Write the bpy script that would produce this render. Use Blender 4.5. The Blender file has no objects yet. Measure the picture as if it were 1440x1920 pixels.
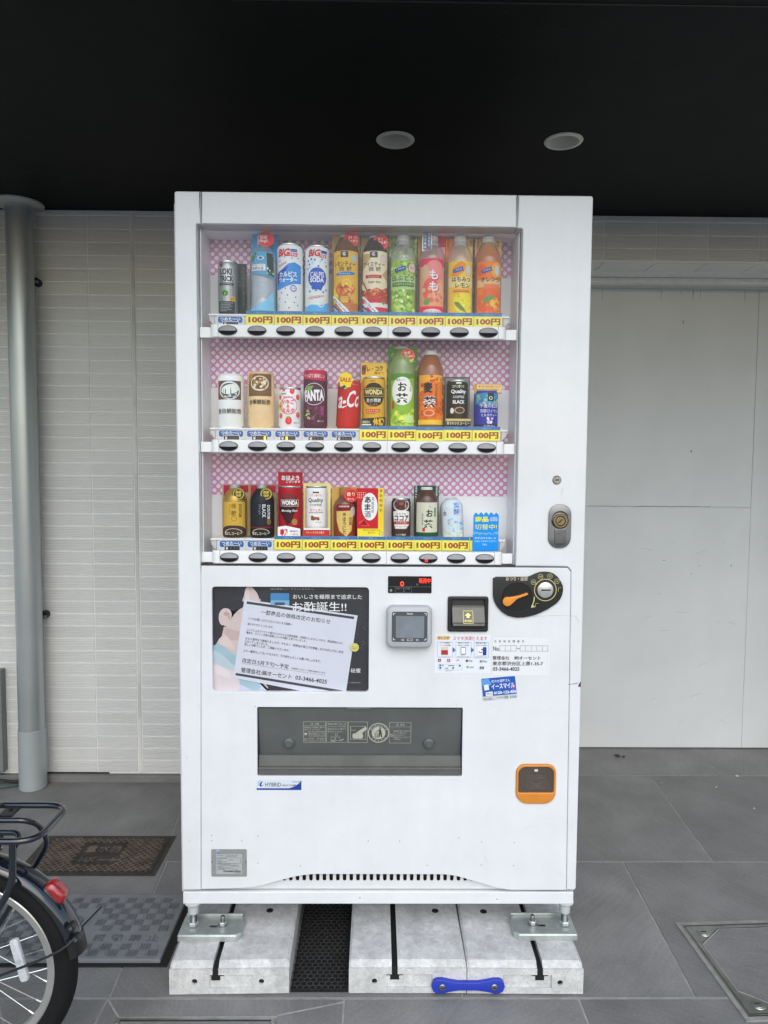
import bpy, bmesh, math, random
from mathutils import Vector, Matrix
random.seed(7)
SC = bpy.context.scene
COL = SC.collection
R = math.radians
PI = math.pi

# ------------------------------------------------------------------ camera, sky, sun, exposure
CAM = dict(x=-0.01394, y=-1.75655, z=1.27324, pitch=0.06457, yaw=0.01054, roll=0.00693)
def make_camera():
    p, y, r = CAM['pitch'], CAM['yaw'], CAM['roll']
    fwd = Vector((math.sin(y) * math.cos(p), math.cos(y) * math.cos(p), -math.sin(p)))
    right = Vector((math.cos(y), -math.sin(y), 0))
    down = fwd.cross(right)
    r2 = right * math.cos(r) - down * math.sin(r)
    d2 = right * math.sin(r) + down * math.cos(r)
    cd = bpy.data.cameras.new('camera')
    cd.sensor_fit = 'HORIZONTAL'; cd.sensor_width = 36; cd.lens = 1345 / 1440 * 36
    cd.clip_start = 0.05; cd.clip_end = 2000
    o = bpy.data.objects.new('camera', cd); COL.objects.link(o)
    m = Matrix((r2, -d2, -fwd)).transposed().to_4x4()
    m.translation = (CAM['x'], CAM['y'], CAM['z'])
    o.matrix_world = m
    SC.camera = o
make_camera()

SUN_ELEV, SUN_AZ = 43, 174       # degrees; azimuth measured clockwise from +Y (the wall side): sun stands behind the camera
W = bpy.data.worlds.new('World'); SC.world = W; W.use_nodes = True
nt = W.node_tree; nt.nodes.clear()
sky = nt.nodes.new('ShaderNodeTexSky'); sky.sky_type = 'NISHITA'; sky.sun_disc = False
sky.sun_elevation = R(SUN_ELEV); sky.sun_rotation = R(SUN_AZ)
sky.air_density = 1.3; sky.dust_density = 1.5; sky.ozone_density = 1.0
hs = nt.nodes.new('ShaderNodeHueSaturation'); hs.inputs['Saturation'].default_value = 1.0
bg = nt.nodes.new('ShaderNodeBackground'); bg.inputs['Strength'].default_value = 0.12
wo = nt.nodes.new('ShaderNodeOutputWorld')
nt.links.new(sky.outputs[0], hs.inputs['Color']); nt.links.new(hs.outputs[0], bg.inputs['Color']); nt.links.new(bg.outputs[0], wo.inputs[0])
sd = bpy.data.lights.new('sun', 'SUN'); sd.energy = 0.62; sd.angle = R(66); sd.color = (1.0, 0.998, 0.992)
so = bpy.data.objects.new('sun', sd); COL.objects.link(so)
sdir = Vector((math.sin(R(SUN_AZ)) * math.cos(R(SUN_ELEV)), math.cos(R(SUN_AZ)) * math.cos(R(SUN_ELEV)), math.sin(R(SUN_ELEV))))
so.rotation_euler = sdir.to_track_quat('Z', 'Y').to_euler(); so.location = sdir * 20
SC.view_settings.view_transform = 'Standard'; SC.view_settings.look = 'None'
SC.view_settings.exposure = 0.91; SC.view_settings.gamma = 1.0; SC.view_settings.use_curve_mapping = False
SC.render.engine = 'CYCLES'
SC.cycles.use_denoising = True
SC.cycles.max_bounces = 8; SC.cycles.diffuse_bounces = 5; SC.cycles.glossy_bounces = 4
SC.cycles.transmission_bounces = 6; SC.cycles.transparent_max_bounces = 12
SC.cycles.caustics_reflective = False; SC.cycles.caustics_refractive = False

# ------------------------------------------------------------------ materials
def lin(h):
    h = h.lstrip('#')
    o = []
    for i in (0, 2, 4):
        c = int(h[i:i + 2], 16) / 255
        o.append(c / 12.92 if c <= .04045 else ((c + .055) / 1.055) ** 2.4)
    return o
_M = {}
def M(col, rough=.5, metal=0., noise=.05, scale=40., bump=0., bscale=200., spec=.5, emit=0., coat=0., trans=0., ior=1.45):
    key = (col, rough, metal, noise, scale, bump, bscale, spec, emit, coat, trans, ior)
    if key in _M: return _M[key]
    m = bpy.data.materials.new('mat_' + col.lstrip('#')); m.use_nodes = True
    n = m.node_tree; b = n.nodes['Principled BSDF']
    c = lin(col) if col.startswith('#') else [float(x) for x in col.split(',')]
    tc = n.nodes.new('ShaderNodeTexCoord')
    if noise:
        nz = n.nodes.new('ShaderNodeTexNoise'); nz.inputs['Scale'].default_value = scale; nz.inputs['Detail'].default_value = 5
        n.links.new(tc.outputs['Object'], nz.inputs['Vector'])
        mr = n.nodes.new('ShaderNodeMapRange'); mr.inputs[1].default_value = .3; mr.inputs[2].default_value = .7
        mr.inputs[3].default_value = 1 - noise; mr.inputs[4].default_value = 1 + noise
        n.links.new(nz.outputs[0], mr.inputs[0])
        mx = n.nodes.new('ShaderNodeVectorMath'); mx.operation = 'SCALE'; mx.inputs[0].default_value = c
        n.links.new(mr.outputs[0], mx.inputs['Scale'])
        n.links.new(mx.outputs[0], b.inputs['Base Color'])
    else:
        b.inputs['Base Color'].default_value = (*c, 1)
    if bump:
        nb = n.nodes.new('ShaderNodeTexNoise'); nb.inputs['Scale'].default_value = bscale; nb.inputs['Detail'].default_value = 4
        n.links.new(tc.outputs['Object'], nb.inputs['Vector'])
        bp = n.nodes.new('ShaderNodeBump'); bp.inputs['Strength'].default_value = bump; bp.inputs['Distance'].default_value = .002
        n.links.new(nb.outputs[0], bp.inputs['Height']); n.links.new(bp.outputs[0], b.inputs['Normal'])
    b.inputs['Roughness'].default_value = rough; b.inputs['Metallic'].default_value = metal
    b.inputs['Specular IOR Level'].default_value = spec
    b.inputs['Coat Weight'].default_value = coat
    if trans:
        b.inputs['Transmission Weight'].default_value = trans; b.inputs['IOR'].default_value = ior
    if emit:
        b.inputs['Emission Color'].default_value = (*c, 1); b.inputs['Emission Strength'].default_value = emit
    _M[key] = m
    return m

def clear_mat(name, tint=(1, 1, 1), refl=1.0, rough=.02, tr_mix=1.0, diff=(.9, .9, .9)):
    """thin clear sheet: see-through, mirror by Fresnel, a little film of dust"""
    if name in _M: return _M[name]
    m = bpy.data.materials.new(name); m.use_nodes = True; n = m.node_tree; n.nodes.clear()
    out = n.nodes.new('ShaderNodeOutputMaterial')
    tr = n.nodes.new('ShaderNodeBsdfTransparent'); tr.inputs[0].default_value = (*tint, 1)
    df = n.nodes.new('ShaderNodeBsdfDiffuse'); df.inputs[0].default_value = (*diff, 1)
    m0 = n.nodes.new('ShaderNodeMixShader'); m0.inputs[0].default_value = 1 - tr_mix
    n.links.new(tr.outputs[0], m0.inputs[1]); n.links.new(df.outputs[0], m0.inputs[2])
    gl = n.nodes.new('ShaderNodeBsdfGlossy'); gl.inputs['Roughness'].default_value = rough
    lw = n.nodes.new('ShaderNodeLayerWeight')      # Schlick's Fresnel, the same from both sides of the sheet
    pw = n.nodes.new('ShaderNodeMath'); pw.operation = 'POWER'; pw.inputs[1].default_value = 5
    n.links.new(lw.outputs['Facing'], pw.inputs[0])
    mu = n.nodes.new('ShaderNodeMath'); mu.operation = 'MULTIPLY_ADD'; mu.inputs[1].default_value = .9 * refl; mu.inputs[2].default_value = .042 * refl
    n.links.new(pw.outputs[0], mu.inputs[0]); mu.use_clamp = True
    mx = n.nodes.new('ShaderNodeMixShader')
    n.links.new(mu.outputs[0], mx.inputs[0]); n.links.new(m0.outputs[0], mx.inputs[1]); n.links.new(gl.outputs[0], mx.inputs[2])
    n.links.new(mx.outputs[0], out.inputs[0])
    _M[name] = m
    return m

def nodes_of(m):
    n = m.node_tree
    return n, n.nodes['Principled BSDF'], n.nodes.new

# ------------------------------------------------------------------ objects
def link(name, me, parent=None, loc=None):
    o = bpy.data.objects.new(name, me); COL.objects.link(o)
    if parent is not None: o.parent = parent
    if loc is not None: o.location = loc
    return o
def tag(o, label=None, cat=None, group=None, kind=None):
    if label: o['label'] = label
    if cat: o['category'] = cat
    if group: o['group'] = group
    if kind: o['kind'] = kind
    return o
def thing(name, label, cat, loc=(0, 0, 0), rz=0, group=None):
    o = link(name, None); o.location = loc; o.rotation_euler = (0, 0, rz); o.empty_display_size = .05
    return tag(o, label, cat, group)
def copy_tree(o, parent=None):
    c = o.copy(); COL.objects.link(c)
    if parent is not None: c.parent = parent
    for ch in list(o.children): copy_tree(ch, c)
    return c

class B:
    """collects shapes for ONE mesh object"""
    def __init__(s): s.v = []; s.f = []; s.m = []; s.mats = []
    def mi(s, mat):
        if mat not in s.mats: s.mats.append(mat)
        return s.mats.index(mat)
    def add(s, vs, fs, mat):
        k = len(s.v); i = s.mi(mat)
        s.v += [tuple(v) for v in vs]
        for f in fs: s.f.append([a + k for a in f]); s.m.append(i)
        return s
    def box(s, x0, x1, y0, y1, z0, z1, mat, bev=0.):
        if bev:
            bm = bmesh.new(); bmesh.ops.create_cube(bm, size=1)
            for v in bm.verts:
                v.co = ((x0 + x1) / 2 + v.co.x * (x1 - x0), (y0 + y1) / 2 + v.co.y * (y1 - y0), (z0 + z1) / 2 + v.co.z * (z1 - z0))
            bmesh.ops.bevel(bm, geom=bm.edges[:], offset=bev, segments=2, affect='EDGES', profile=.6)
            s.frombm(bm, mat); bm.free(); return s
        vs = [(x0, y0, z0), (x1, y0, z0), (x1, y1, z0), (x0, y1, z0), (x0, y0, z1), (x1, y0, z1), (x1, y1, z1), (x0, y1, z1)]
        return s.add(vs, [(0, 3, 2, 1), (4, 5, 6, 7), (0, 1, 5, 4), (1, 2, 6, 5), (2, 3, 7, 6), (3, 0, 4, 7)], mat)
    def frombm(s, bm, mat):
        bm.verts.index_update()
        return s.add([v.co[:] for v in bm.verts], [[v.index for v in f.verts] for f in bm.faces], mat)
    def lathe(s, prof, mat, c=(0, 0, 0), axis='Z', n=28, a0=0., a1=2 * PI):
        full = abs(a1 - a0 - 2 * PI) < 1e-6
        cols = n if full else n + 1
        vs, fs = [], []
        for r_, z in prof:
            for i in range(cols):
                a = a0 + (a1 - a0) * i / n
                x, y = r_ * math.cos(a), r_ * math.sin(a)
                p = (x, y, z) if axis == 'Z' else ((x, -z, y) if axis == '-Y' else (z, x, y))
                vs.append((p[0] + c[0], p[1] + c[1], p[2] + c[2]))
        for k in range(len(prof) - 1):
            for i in range(cols if full else cols - 1):
                j = (i + 1) % cols
                fs.append((k * cols + i, k * cols + j, (k + 1) * cols + j, (k + 1) * cols + i))
        return s.add(vs, fs, mat)
    def tube(s, pts, r, mat, n=8, smooth=0, closed=False, cap=True):
        P = [Vector(p) for p in pts]
        if smooth: P = catmull(P, smooth, closed)
        m = len(P); vs, fs = [], []
        up = None
        for i in range(m):
            t = (P[(i + 1) % m] - P[i - 1]) if closed else (P[min(i + 1, m - 1)] - P[max(i - 1, 0)])
            if t.length < 1e-9: t = Vector((0, 0, 1))
            t.normalize()
            if up is None: up = t.orthogonal().normalized()
            up = (up - t * up.dot(t)); up.normalize()
            bi = t.cross(up)
            rr = r[i] if isinstance(r, (list, tuple)) else r
            for k in range(n):
                a = 2 * PI * k / n
                vs.append(P[i] + up * (rr * math.cos(a)) + bi * (rr * math.sin(a)))
        for i in range(m if closed else m - 1):
            i2 = (i + 1) % m
            for k in range(n):
                k2 = (k + 1) % n
                fs.append((i * n + k, i * n + k2, i2 * n + k2, i2 * n + k))
        if cap and not closed:
            fs.append(tuple(range(n - 1, -1, -1))); fs.append(tuple((m - 1) * n + k for k in range(n)))
        return s.add(vs, fs, mat)
    def loft(s, secs, mat, cap=(True, True), cmat=None):
        """secs: list of (outline2d[(x,z)], y); all the same length"""
        n = len(secs[0][0]); vs = []; fs = []
        for o, y in secs: vs += [(x, y, z) for x, z in o]
        for k in range(len(secs) - 1):
            for i in range(n):
                j = (i + 1) % n
                fs.append((k * n + i, (k + 1) * n + i, (k + 1) * n + j, k * n + j))
        s.add(vs, fs, mat)
        if cmat == 'fill':
            for y, o in ((secs[0][1], secs[0][0]), (secs[-1][1], secs[-1][0])):
                vs, fs = curve_geo([o]); s.add([(a, y, c) for a, c, _ in vs], fs, mat)
            return s
        for on, (o, y), flip in ((cap[0], secs[0], False), (cap[1], secs[-1], True)):
            if on:
                bm = bmesh.new(); vv = [bm.verts.new((x, y, z)) for x, z in o]
                f = bm.faces.new(vv if not flip else vv[::-1]); bmesh.ops.triangulate(bm, faces=[f]); s.frombm(bm, cmat or mat); bm.free()
        return s
    def plate(s, outline, mat, yf, thick, bev=0., holes=()):
        vs, fs = plate_geo(outline, holes, yf, thick, bev)
        return s.add(vs, fs, mat)
    def build(s, name, parent=None, smooth=False, ang=35, loc=None, kind=None):
        me = bpy.data.meshes.new(name); me.from_pydata(s.v, [], s.f)
        for m in s.mats: me.materials.append(m)
        me.polygons.foreach_set('material_index', s.m)
        bm = bmesh.new(); bm.from_mesh(me)
        bmesh.ops.remove_doubles(bm, verts=bm.verts, dist=1e-6)
        bmesh.ops.recalc_face_normals(bm, faces=bm.faces); bm.to_mesh(me); bm.free()
        if smooth:
            me.shade_smooth(); me.set_sharp_from_angle(angle=R(ang))
        o = link(name, me, parent, loc)
        if kind: o['kind'] = kind
        return o

def catmull(P, k, closed=False):
    out = []; m = len(P)
    for i in range(m if closed else m - 1):
        p0 = P[i - 1] if (i > 0 or closed) else P[0]
        p1, p2 = P[i], P[(i + 1) % m]
        p3 = P[(i + 2) % m] if (closed or i + 2 < m) else P[-1]
        for j in range(k):
            t = j / k
            out.append(.5 * ((2 * p1) + (p2 - p0) * t + (2 * p0 - 5 * p1 + 4 * p2 - p3) * t * t + (3 * p1 - p0 - 3 * p2 + p3) * t ** 3))
    if not closed: out.append(P[-1])
    return out

def curve_geo(splines, extrude=0., bevel=0.):
    cu = bpy.data.curves.new('c', 'CURVE'); cu.dimensions = '2D'; cu.fill_mode = 'BOTH'
    for pts in splines:
        sp = cu.splines.new('POLY'); sp.points.add(len(pts) - 1)
        for p, q in zip(sp.points, pts): p.co = (q[0], q[1], 0, 1)
        sp.use_cyclic_u = True
    cu.extrude = extrude; cu.bevel_depth = bevel; cu.bevel_resolution = 2; cu.offset = -bevel
    o = bpy.data.objects.new('c', cu)
    me = o.to_mesh()
    vs = [v.co[:] for v in me.vertices]; fs = [list(p.vertices) for p in me.polygons]
    o.to_mesh_clear(); bpy.data.objects.remove(o); bpy.data.curves.remove(cu)
    return vs, fs
def plate_geo(outline, holes, yf, thick, bev):
    vs, fs = curve_geo([outline, *holes], max(thick / 2 - bev, 1e-5), bev)
    return [(x, -z + yf + thick / 2, y) for x, y, z in vs], fs

def rrect(x0, x1, z0, z1, r=0., n=5):
    if r <= 0: return [(x0, z0), (x1, z0), (x1, z1), (x0, z1)]
    return rpoly([(x0, z0), (x1, z0), (x1, z1), (x0, z1)], r, n)
def rpoly(pts, r, n=5):
    out = []; m = len(pts)
    for i in range(m):
        rr = r[i] if isinstance(r, (list, tuple)) else r
        p = Vector(pts[i]); a = (Vector(pts[i - 1]) - p); b = (Vector(pts[(i + 1) % m]) - p)
        if rr <= 0: out.append(tuple(p)); continue
        la, lb = a.length, b.length; a.normalize(); b.normalize()
        ang = a.angle(b); d = min(rr / math.tan(ang / 2), la * .49, lb * .49); rr2 = d * math.tan(ang / 2)
        c = p + (a + b).normalized() * (rr2 / math.sin(ang / 2))
        s, e = p + a * d - c, p + b * d - c
        a0 = math.atan2(s.y, s.x); a1 = math.atan2(e.y, e.x); da = (a1 - a0 + PI) % (2 * PI) - PI
        for k in range(n + 1):
            t = a0 + da * k / n; out.append((c.x + rr2 * math.cos(t), c.y + rr2 * math.sin(t)))
    return out
def circ(x, z, rx, rz=None, n=28, a0=0., a1=2 * PI, end=False):
    rz = rz or rx
    return [(x + rx * math.cos(a0 + (a1 - a0) * i / n), z + rz * math.sin(a0 + (a1 - a0) * i / n)) for i in range(n + (1 if end else 0))]

# ------------------------------------------------------------------ flat print: lettering and shapes
_T = {}
def text_geo(s, bold):
    key = (s, bold)
    if key in _T: return _T[key]
    cu = bpy.data.curves.new('t', 'FONT'); cu.body = s; cu.resolution_u = 2; cu.offset = bold
    o = bpy.data.objects.new('t', cu); me = o.to_mesh()
    vs = [(v.co.x, v.co.y) for v in me.vertices]; fs = [list(p.vertices) for p in me.polygons]
    o.to_mesh_clear(); bpy.data.objects.remove(o); bpy.data.curves.remove(cu)
    _T[key] = (vs, fs)
    return vs, fs

HEAVY = {'100円', 'お', '茶', '麦', 'も', '休憩', '朝', '商品', '水'}
class Art:
    """a print laid out in units of s metres round the origin (ox, oy), y running down the sheet"""
    def __init__(s, ox=0., oy=0., sc=.001, bx=0., bz=0.):
        s.ox, s.oy, s.sc, s.bx, s.bz = ox, oy, sc, bx, bz; s.items = []
    def _t(s, p): return ((p[0] - s.ox) * s.sc + s.bx, (s.oy - p[1]) * s.sc + s.bz)
    def geo(s, vs, fs, mat): s.items.append(([s._t(v) for v in vs], fs, mat)); return s
    def poly(s, pts, mat):
        pts = [p for i, p in enumerate(pts) if i == 0 or (Vector(p) - Vector(pts[i - 1])).length > 1e-9]
        bm = bmesh.new(); vv = [bm.verts.new((p[0], p[1], 0)) for p in pts]
        f = bm.faces.new(vv); bmesh.ops.triangulate(bm, faces=[f])
        bm.verts.index_update()
        s.geo([v.co[:2] for v in bm.verts], [[v.index for v in f.verts] for f in bm.faces], mat); bm.free(); return s
    def rect(s, x0, y0, x1, y1, mat, r=0., rot=0.):
        p = rrect(x0, x1, y0, y1, r)
        if rot:
            cx, cy = (x0 + x1) / 2, (y0 + y1) / 2; c, d = math.cos(rot), math.sin(rot)
            p = [(cx + (x - cx) * c - (y - cy) * d, cy + (x - cx) * d + (y - cy) * c) for x, y in p]
        return s.poly(p, mat)
    def disc(s, x, y, rx, mat, ry=None, n=22, rot=0.):
        p = circ(0, 0, rx, ry or rx, n)
        if rot: p = [(a * math.cos(rot) - b * math.sin(rot), a * math.sin(rot) + b * math.cos(rot)) for a, b in p]
        return s.poly([(x + a, y + b) for a, b in p], mat)
    def ring(s, x, y, r0, r1, mat, n=28, a0=0., a1=2 * PI, ky=1.):
        vs, fs = [], []
        for i in range(n + 1):
            a = a0 + (a1 - a0) * i / n
            for r_ in (r0, r1): vs.append((x + r_ * math.cos(a), y + ky * r_ * math.sin(a)))
        for i in range(n): fs.append((2 * i, 2 * i + 1, 2 * i + 3, 2 * i + 2))
        return s.geo(vs, fs, mat)
    def line(s, pts, w, mat):
        for a, b in zip(pts, pts[1:]):
            d = Vector((b[0] - a[0], b[1] - a[1]))
            if d.length < 1e-9: continue
            n = Vector((-d.y, d.x)).normalized() * (w / 2)
            s.geo([(a[0] + n.x, a[1] + n.y), (a[0] - n.x, a[1] - n.y), (b[0] - n.x, b[1] - n.y), (b[0] + n.x, b[1] + n.y)], [(0, 1, 2, 3)], mat)
        return s
    def frame(s, x0, y0, x1, y1, w, mat):
        return s.line([(x0, y0), (x1, y0)], w, mat).line([(x0, y1), (x1, y1)], w, mat).line([(x0, y0), (x0, y1)], w, mat).line([(x1, y0), (x1, y1)], w, mat)
    def blob(s, pts, mat, n=5):
        return s.poly([(p.x, p.y) for p in catmull([Vector((a, b, 0)) for a, b in pts], n, True)], mat)
    def text(s, t, x, y, h, mat, w=None, bold=.012, rot=0., align='c', vert=False, shear=0.):
        """h: letter height; w: total width to fit; x, y: centre (align c), or left end (align l)"""
        if vert:
            for i, ch in enumerate(t): s.text(ch, x, y + (i - (len(t) - 1) / 2) * h * 1.12, h, mat, w=w, bold=bold)
            return s
        if bold > .006 and t not in HEAVY and any(0x4e00 <= ord(ch) < 0xa000 for ch in t): bold = .006   # keep dense characters open
        vs, fs = text_geo(t, bold)
        if not vs: return s
        xs = [v[0] for v in vs]; ys = [v[1] for v in vs]
        k = h / (max(ys) - min(ys)) if len(t) > 1 or ord(t[0]) < 0x3000 else h / max(max(ys) - min(ys), .72)
        kx = k if w is None else w / (max(xs) - min(xs))
        cx = (max(xs) + min(xs)) / 2 if align == 'c' else min(xs)
        cy = (max(ys) + min(ys)) / 2
        c, d = math.cos(rot), math.sin(rot); out = []
        for a, b in vs:
            px, py = (a - cx) * kx, -(b - cy) * k
            px -= shear * py
            out.append((x + px * c - py * d, y + px * d + py * c))
        return s.geo(out, [f[::-1] for f in fs], mat)
    def arc_text(s, t, x, y, r_, h, mat, a0, a1, inside=False):
        for i, ch in enumerate(t):
            a = a0 + (a1 - a0) * (i + .5) / len(t)
            s.text(ch, x + r_ * math.cos(a), y + r_ * math.sin(a), h, mat, rot=a + PI / 2 if not inside else a - PI / 2)
        return s
    def grain(s, x0, y0, x1, y1, n, rmin, rmax, mats, seed=1):
        g = random.Random(seed)
        for i in range(n):
            r_ = g.uniform(rmin, rmax)
            s.disc(g.uniform(x0, x1), g.uniform(y0, y1), r_, mats[i % len(mats)], n=10, ry=r_ * g.uniform(.7, 1.1))
        return s
    def build(s, name, parent, y=0., rad=None, d0=.0003, d=.00004, step=.0045, clip=None, cx=0., cy=0., zcuts=()):
        """flat at depth y (towards -Y), or wrapped round a can of radius rad(z) whose axis stands at (cx, cy)"""
        b = B()
        for i, (vs, fs, mat) in enumerate(s.items):
            off = d0 + d * i
            if clip is not None or rad is not None:
                bm = bmesh.new(); vv = [bm.verts.new((p[0], 0, p[1])) for p in vs]
                for f in fs:
                    try: bm.faces.new([vv[k] for k in f])
                    except ValueError: pass
                if clip is not None:
                    for co, no in clip:
                        bmesh.ops.bisect_plane(bm, geom=bm.verts[:] + bm.edges[:] + bm.faces[:], plane_co=(co[0], 0, co[1]), plane_no=(no[0], 0, no[1]), clear_outer=True)
                if rad is not None and bm.verts:
                    lo = min(v.co.x for v in bm.verts); hi = max(v.co.x for v in bm.verts)
                    k = math.ceil(lo / step)
                    while k * step < hi:
                        bmesh.ops.bisect_plane(bm, geom=bm.verts[:] + bm.edges[:] + bm.faces[:], plane_co=(k * step, 0, 0), plane_no=(1, 0, 0)); k += 1
                if rad is not None and bm.verts:
                    lo = min(v.co.z for v in bm.verts); hi = max(v.co.z for v in bm.verts)
                    for zc in zcuts:
                        if lo < zc < hi: bmesh.ops.bisect_plane(bm, geom=bm.verts[:] + bm.edges[:] + bm.faces[:], plane_co=(0, 0, zc), plane_no=(0, 0, 1))
                bm.verts.index_update()
                vs = [(v.co.x, v.co.z) for v in bm.verts]; fs = [[v.index for v in f.verts] for f in bm.faces]; bm.free()
            if not fs: continue
            if rad is None: out = [(p[0] + cx, y - off + cy, p[1]) for p in vs]
            else:
                out = []
                for px, pz in vs:
                    r_ = rad(pz) if callable(rad) else rad
                    th = px / r_
                    out.append((cx + (r_ + off) * math.sin(th), cy - (r_ + off) * math.cos(th), pz))
            b.add(out, fs, mat)
        me = bpy.data.meshes.new(name); me.from_pydata(b.v, [], b.f)
        for m in b.mats: me.materials.append(m)
        me.polygons.foreach_set('material_index', b.m)
        return link(name, me, parent)
# ------------------------------------------------------------------ materials of the place
def stone_mat():
    m = M('0.098,0.104,0.110', .55, noise=0); m = m.copy(); m.name = 'slate_slab'
    n, b, new = nodes_of(m); L = n.links.new
    tc = new('ShaderNodeTexCoord'); oi = new('ShaderNodeObjectInfo')
    mp = new('ShaderNodeVectorRotate'); mp.rotation_type = 'Z_AXIS'
    ml = new('ShaderNodeMath'); ml.operation = 'MULTIPLY'; ml.inputs[1].default_value = 3.1
    L(oi.outputs['Random'], ml.inputs[0]); L(ml.outputs[0], mp.inputs['Angle']); L(tc.outputs['Object'], mp.inputs['Vector'])
    wv = new('ShaderNodeTexNoise'); wv.inputs['Scale'].default_value = 2.2; wv.inputs['Detail'].default_value = 2
    L(mp.outputs[0], wv.inputs['Vector'])
    warp = new('ShaderNodeVectorMath'); warp.operation = 'MULTIPLY_ADD'; warp.inputs[1].default_value = (.16, .16, 0); L(wv.outputs['Color'], warp.inputs[0]); L(mp.outputs[0], warp.inputs[2])
    sc = new('ShaderNodeVectorMath'); sc.operation = 'MULTIPLY'; sc.inputs[1].default_value = (9, 120, 9); L(warp.outputs[0], sc.inputs[0])
    st = new('ShaderNodeTexNoise'); st.inputs['Scale'].default_value = 1; st.inputs['Detail'].default_value = 4; L(sc.outputs[0], st.inputs['Vector'])
    bl = new('ShaderNodeTexNoise'); bl.inputs['Scale'].default_value = 5; bl.inputs['Detail'].default_value = 6; L(tc.outputs['Object'], bl.inputs['Vector'])
    fn = new('ShaderNodeTexNoise'); fn.inputs['Scale'].default_value = 160; fn.inputs['Detail'].default_value = 3; L(tc.outputs['Object'], fn.inputs['Vector'])
    def mr(src, lo, hi, a=.3, c=.7):
        q = new('ShaderNodeMapRange'); q.inputs[1].default_value = a; q.inputs[2].default_value = c; q.inputs[3].default_value = lo; q.inputs[4].default_value = hi; L(src, q.inputs[0]); return q.outputs[0]
    def mul(a, c):
        q = new('ShaderNodeMath'); q.operation = 'MULTIPLY'; L(a, q.inputs[0]); L(c, q.inputs[1]); return q.outputs[0]
    k = mul(mul(mr(st.outputs[0], .93, 1.07), mr(bl.outputs[0], .74, 1.20)), mul(mr(fn.outputs[0], .9, 1.1), mr(oi.outputs['Random'], .86, 1.13, 0, 1)))
    v = new('ShaderNodeVectorMath'); v.operation = 'SCALE'; v.inputs[0].default_value = (0.206, 0.203, 0.197); L(k, v.inputs['Scale']); L(v.outputs[0], b.inputs['Base Color'])
    bp = new('ShaderNodeBump'); bp.inputs['Strength'].default_value = .25; bp.inputs['Distance'].default_value = .0012; L(st.outputs[0], bp.inputs['Height']); L(bp.outputs[0], b.inputs['Normal'])
    L(mr(bl.outputs[0], .48, .66), b.inputs['Roughness'])
    return m
STONE = stone_mat()
GROUT = M('#94948e', .9, noise=.22, scale=25, bump=.3)
CONC = M('0.20,0.20,0.19', .85, noise=.14, scale=7, bump=.3)
BLOCK = M('0.50,0.50,0.485', .85, noise=.22, scale=26, bump=.5, bscale=90)
def concrete_mat():
    m = M('0.50,0.50,0.485', .88, noise=0).copy(); m.name = 'cast_concrete'
    n, b, new = nodes_of(m); L = n.links.new
    tc = new('ShaderNodeTexCoord'); oi = new('ShaderNodeObjectInfo')
    ad = new('ShaderNodeVectorMath'); ad.operation = 'ADD'; L(tc.outputs['Object'], ad.inputs[0]); L(oi.outputs['Location'], ad.inputs[1])
    def nz(scale, det, rough=.6):
        q = new('ShaderNodeTexNoise'); q.inputs['Scale'].default_value = scale; q.inputs['Detail'].default_value = det; q.inputs['Roughness'].default_value = rough; L(ad.outputs[0], q.inputs['Vector']); return q.outputs[0]
    def mr(src, lo, hi, a=.3, c=.7):
        q = new('ShaderNodeMapRange'); q.inputs[1].default_value = a; q.inputs[2].default_value = c; q.inputs[3].default_value = lo; q.inputs[4].default_value = hi; L(src, q.inputs[0]); return q.outputs[0]
    def mul(a, c):
        q = new('ShaderNodeMath'); q.operation = 'MULTIPLY'; L(a, q.inputs[0]); L(c, q.inputs[1]); return q.outputs[0]
    vo = new('ShaderNodeTexVoronoi'); vo.inputs['Scale'].default_value = 75; L(ad.outputs[0], vo.inputs['Vector'])
    big, mid, fin = nz(14, 9, .72), nz(70, 8, .75), nz(420, 3)
    k = mul(mul(mr(big, .70, 1.22), mr(mid, .82, 1.16)), mul(mr(fin, .88, 1.10), mr(vo.outputs['Distance'], .55, 1, .06, .13)))
    v = new('ShaderNodeVectorMath'); v.operation = 'SCALE'; v.inputs[0].default_value = (.60, .60, .585); L(k, v.inputs['Scale']); L(v.outputs[0], b.inputs['Base Color'])
    bp = new('ShaderNodeBump'); bp.inputs['Strength'].default_value = .6; bp.inputs['Distance'].default_value = .0015; L(mul(mid, mr(vo.outputs['Distance'], .2, 1, .05, .14)), bp.inputs['Height']); L(bp.outputs[0], b.inputs['Normal'])
    return m
BLOCK = concrete_mat()
BLACKPAINT = M('0.0070,0.0077,0.0083', .6, noise=.18, scale=9, spec=.15, bump=.25, bscale=120)
TILEW = M('0.70,0.70,0.68', .32, noise=.04, scale=5, bump=.1, bscale=160, coat=.15)
def tile_tone(m):
    m = m.copy(); m.name = 'glazed_tile'; n, b, new = nodes_of(m); L = n.links.new
    oi = new('ShaderNodeObjectInfo'); q = new('ShaderNodeMapRange'); q.inputs[3].default_value = .97; q.inputs[4].default_value = 1.03; L(oi.outputs['Random'], q.inputs[0])
    src = b.inputs['Base Color'].links[0].from_socket; v = new('ShaderNodeVectorMath'); v.operation = 'SCALE'; L(src, v.inputs[0]); L(q.outputs[0], v.inputs['Scale']); L(v.outputs[0], b.inputs['Base Color'])
    return m
TILEW = tile_tone(TILEW)
TILEGROUT = M('0.86,0.86,0.84', .85, noise=.06)
ASPH = M('0.22,0.22,0.215', .9, noise=.2, scale=60, bump=.4)
STEEL = M('#8f9290', .38, 1., noise=.12, scale=30)
ZINC = M('#b7beba', .38, .55, noise=.12, scale=45)
BLACKPL = M('0.012,0.012,0.013', .42, noise=.05)
DARK = M('0.006,0.006,0.006', .7, noise=0)
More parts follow.
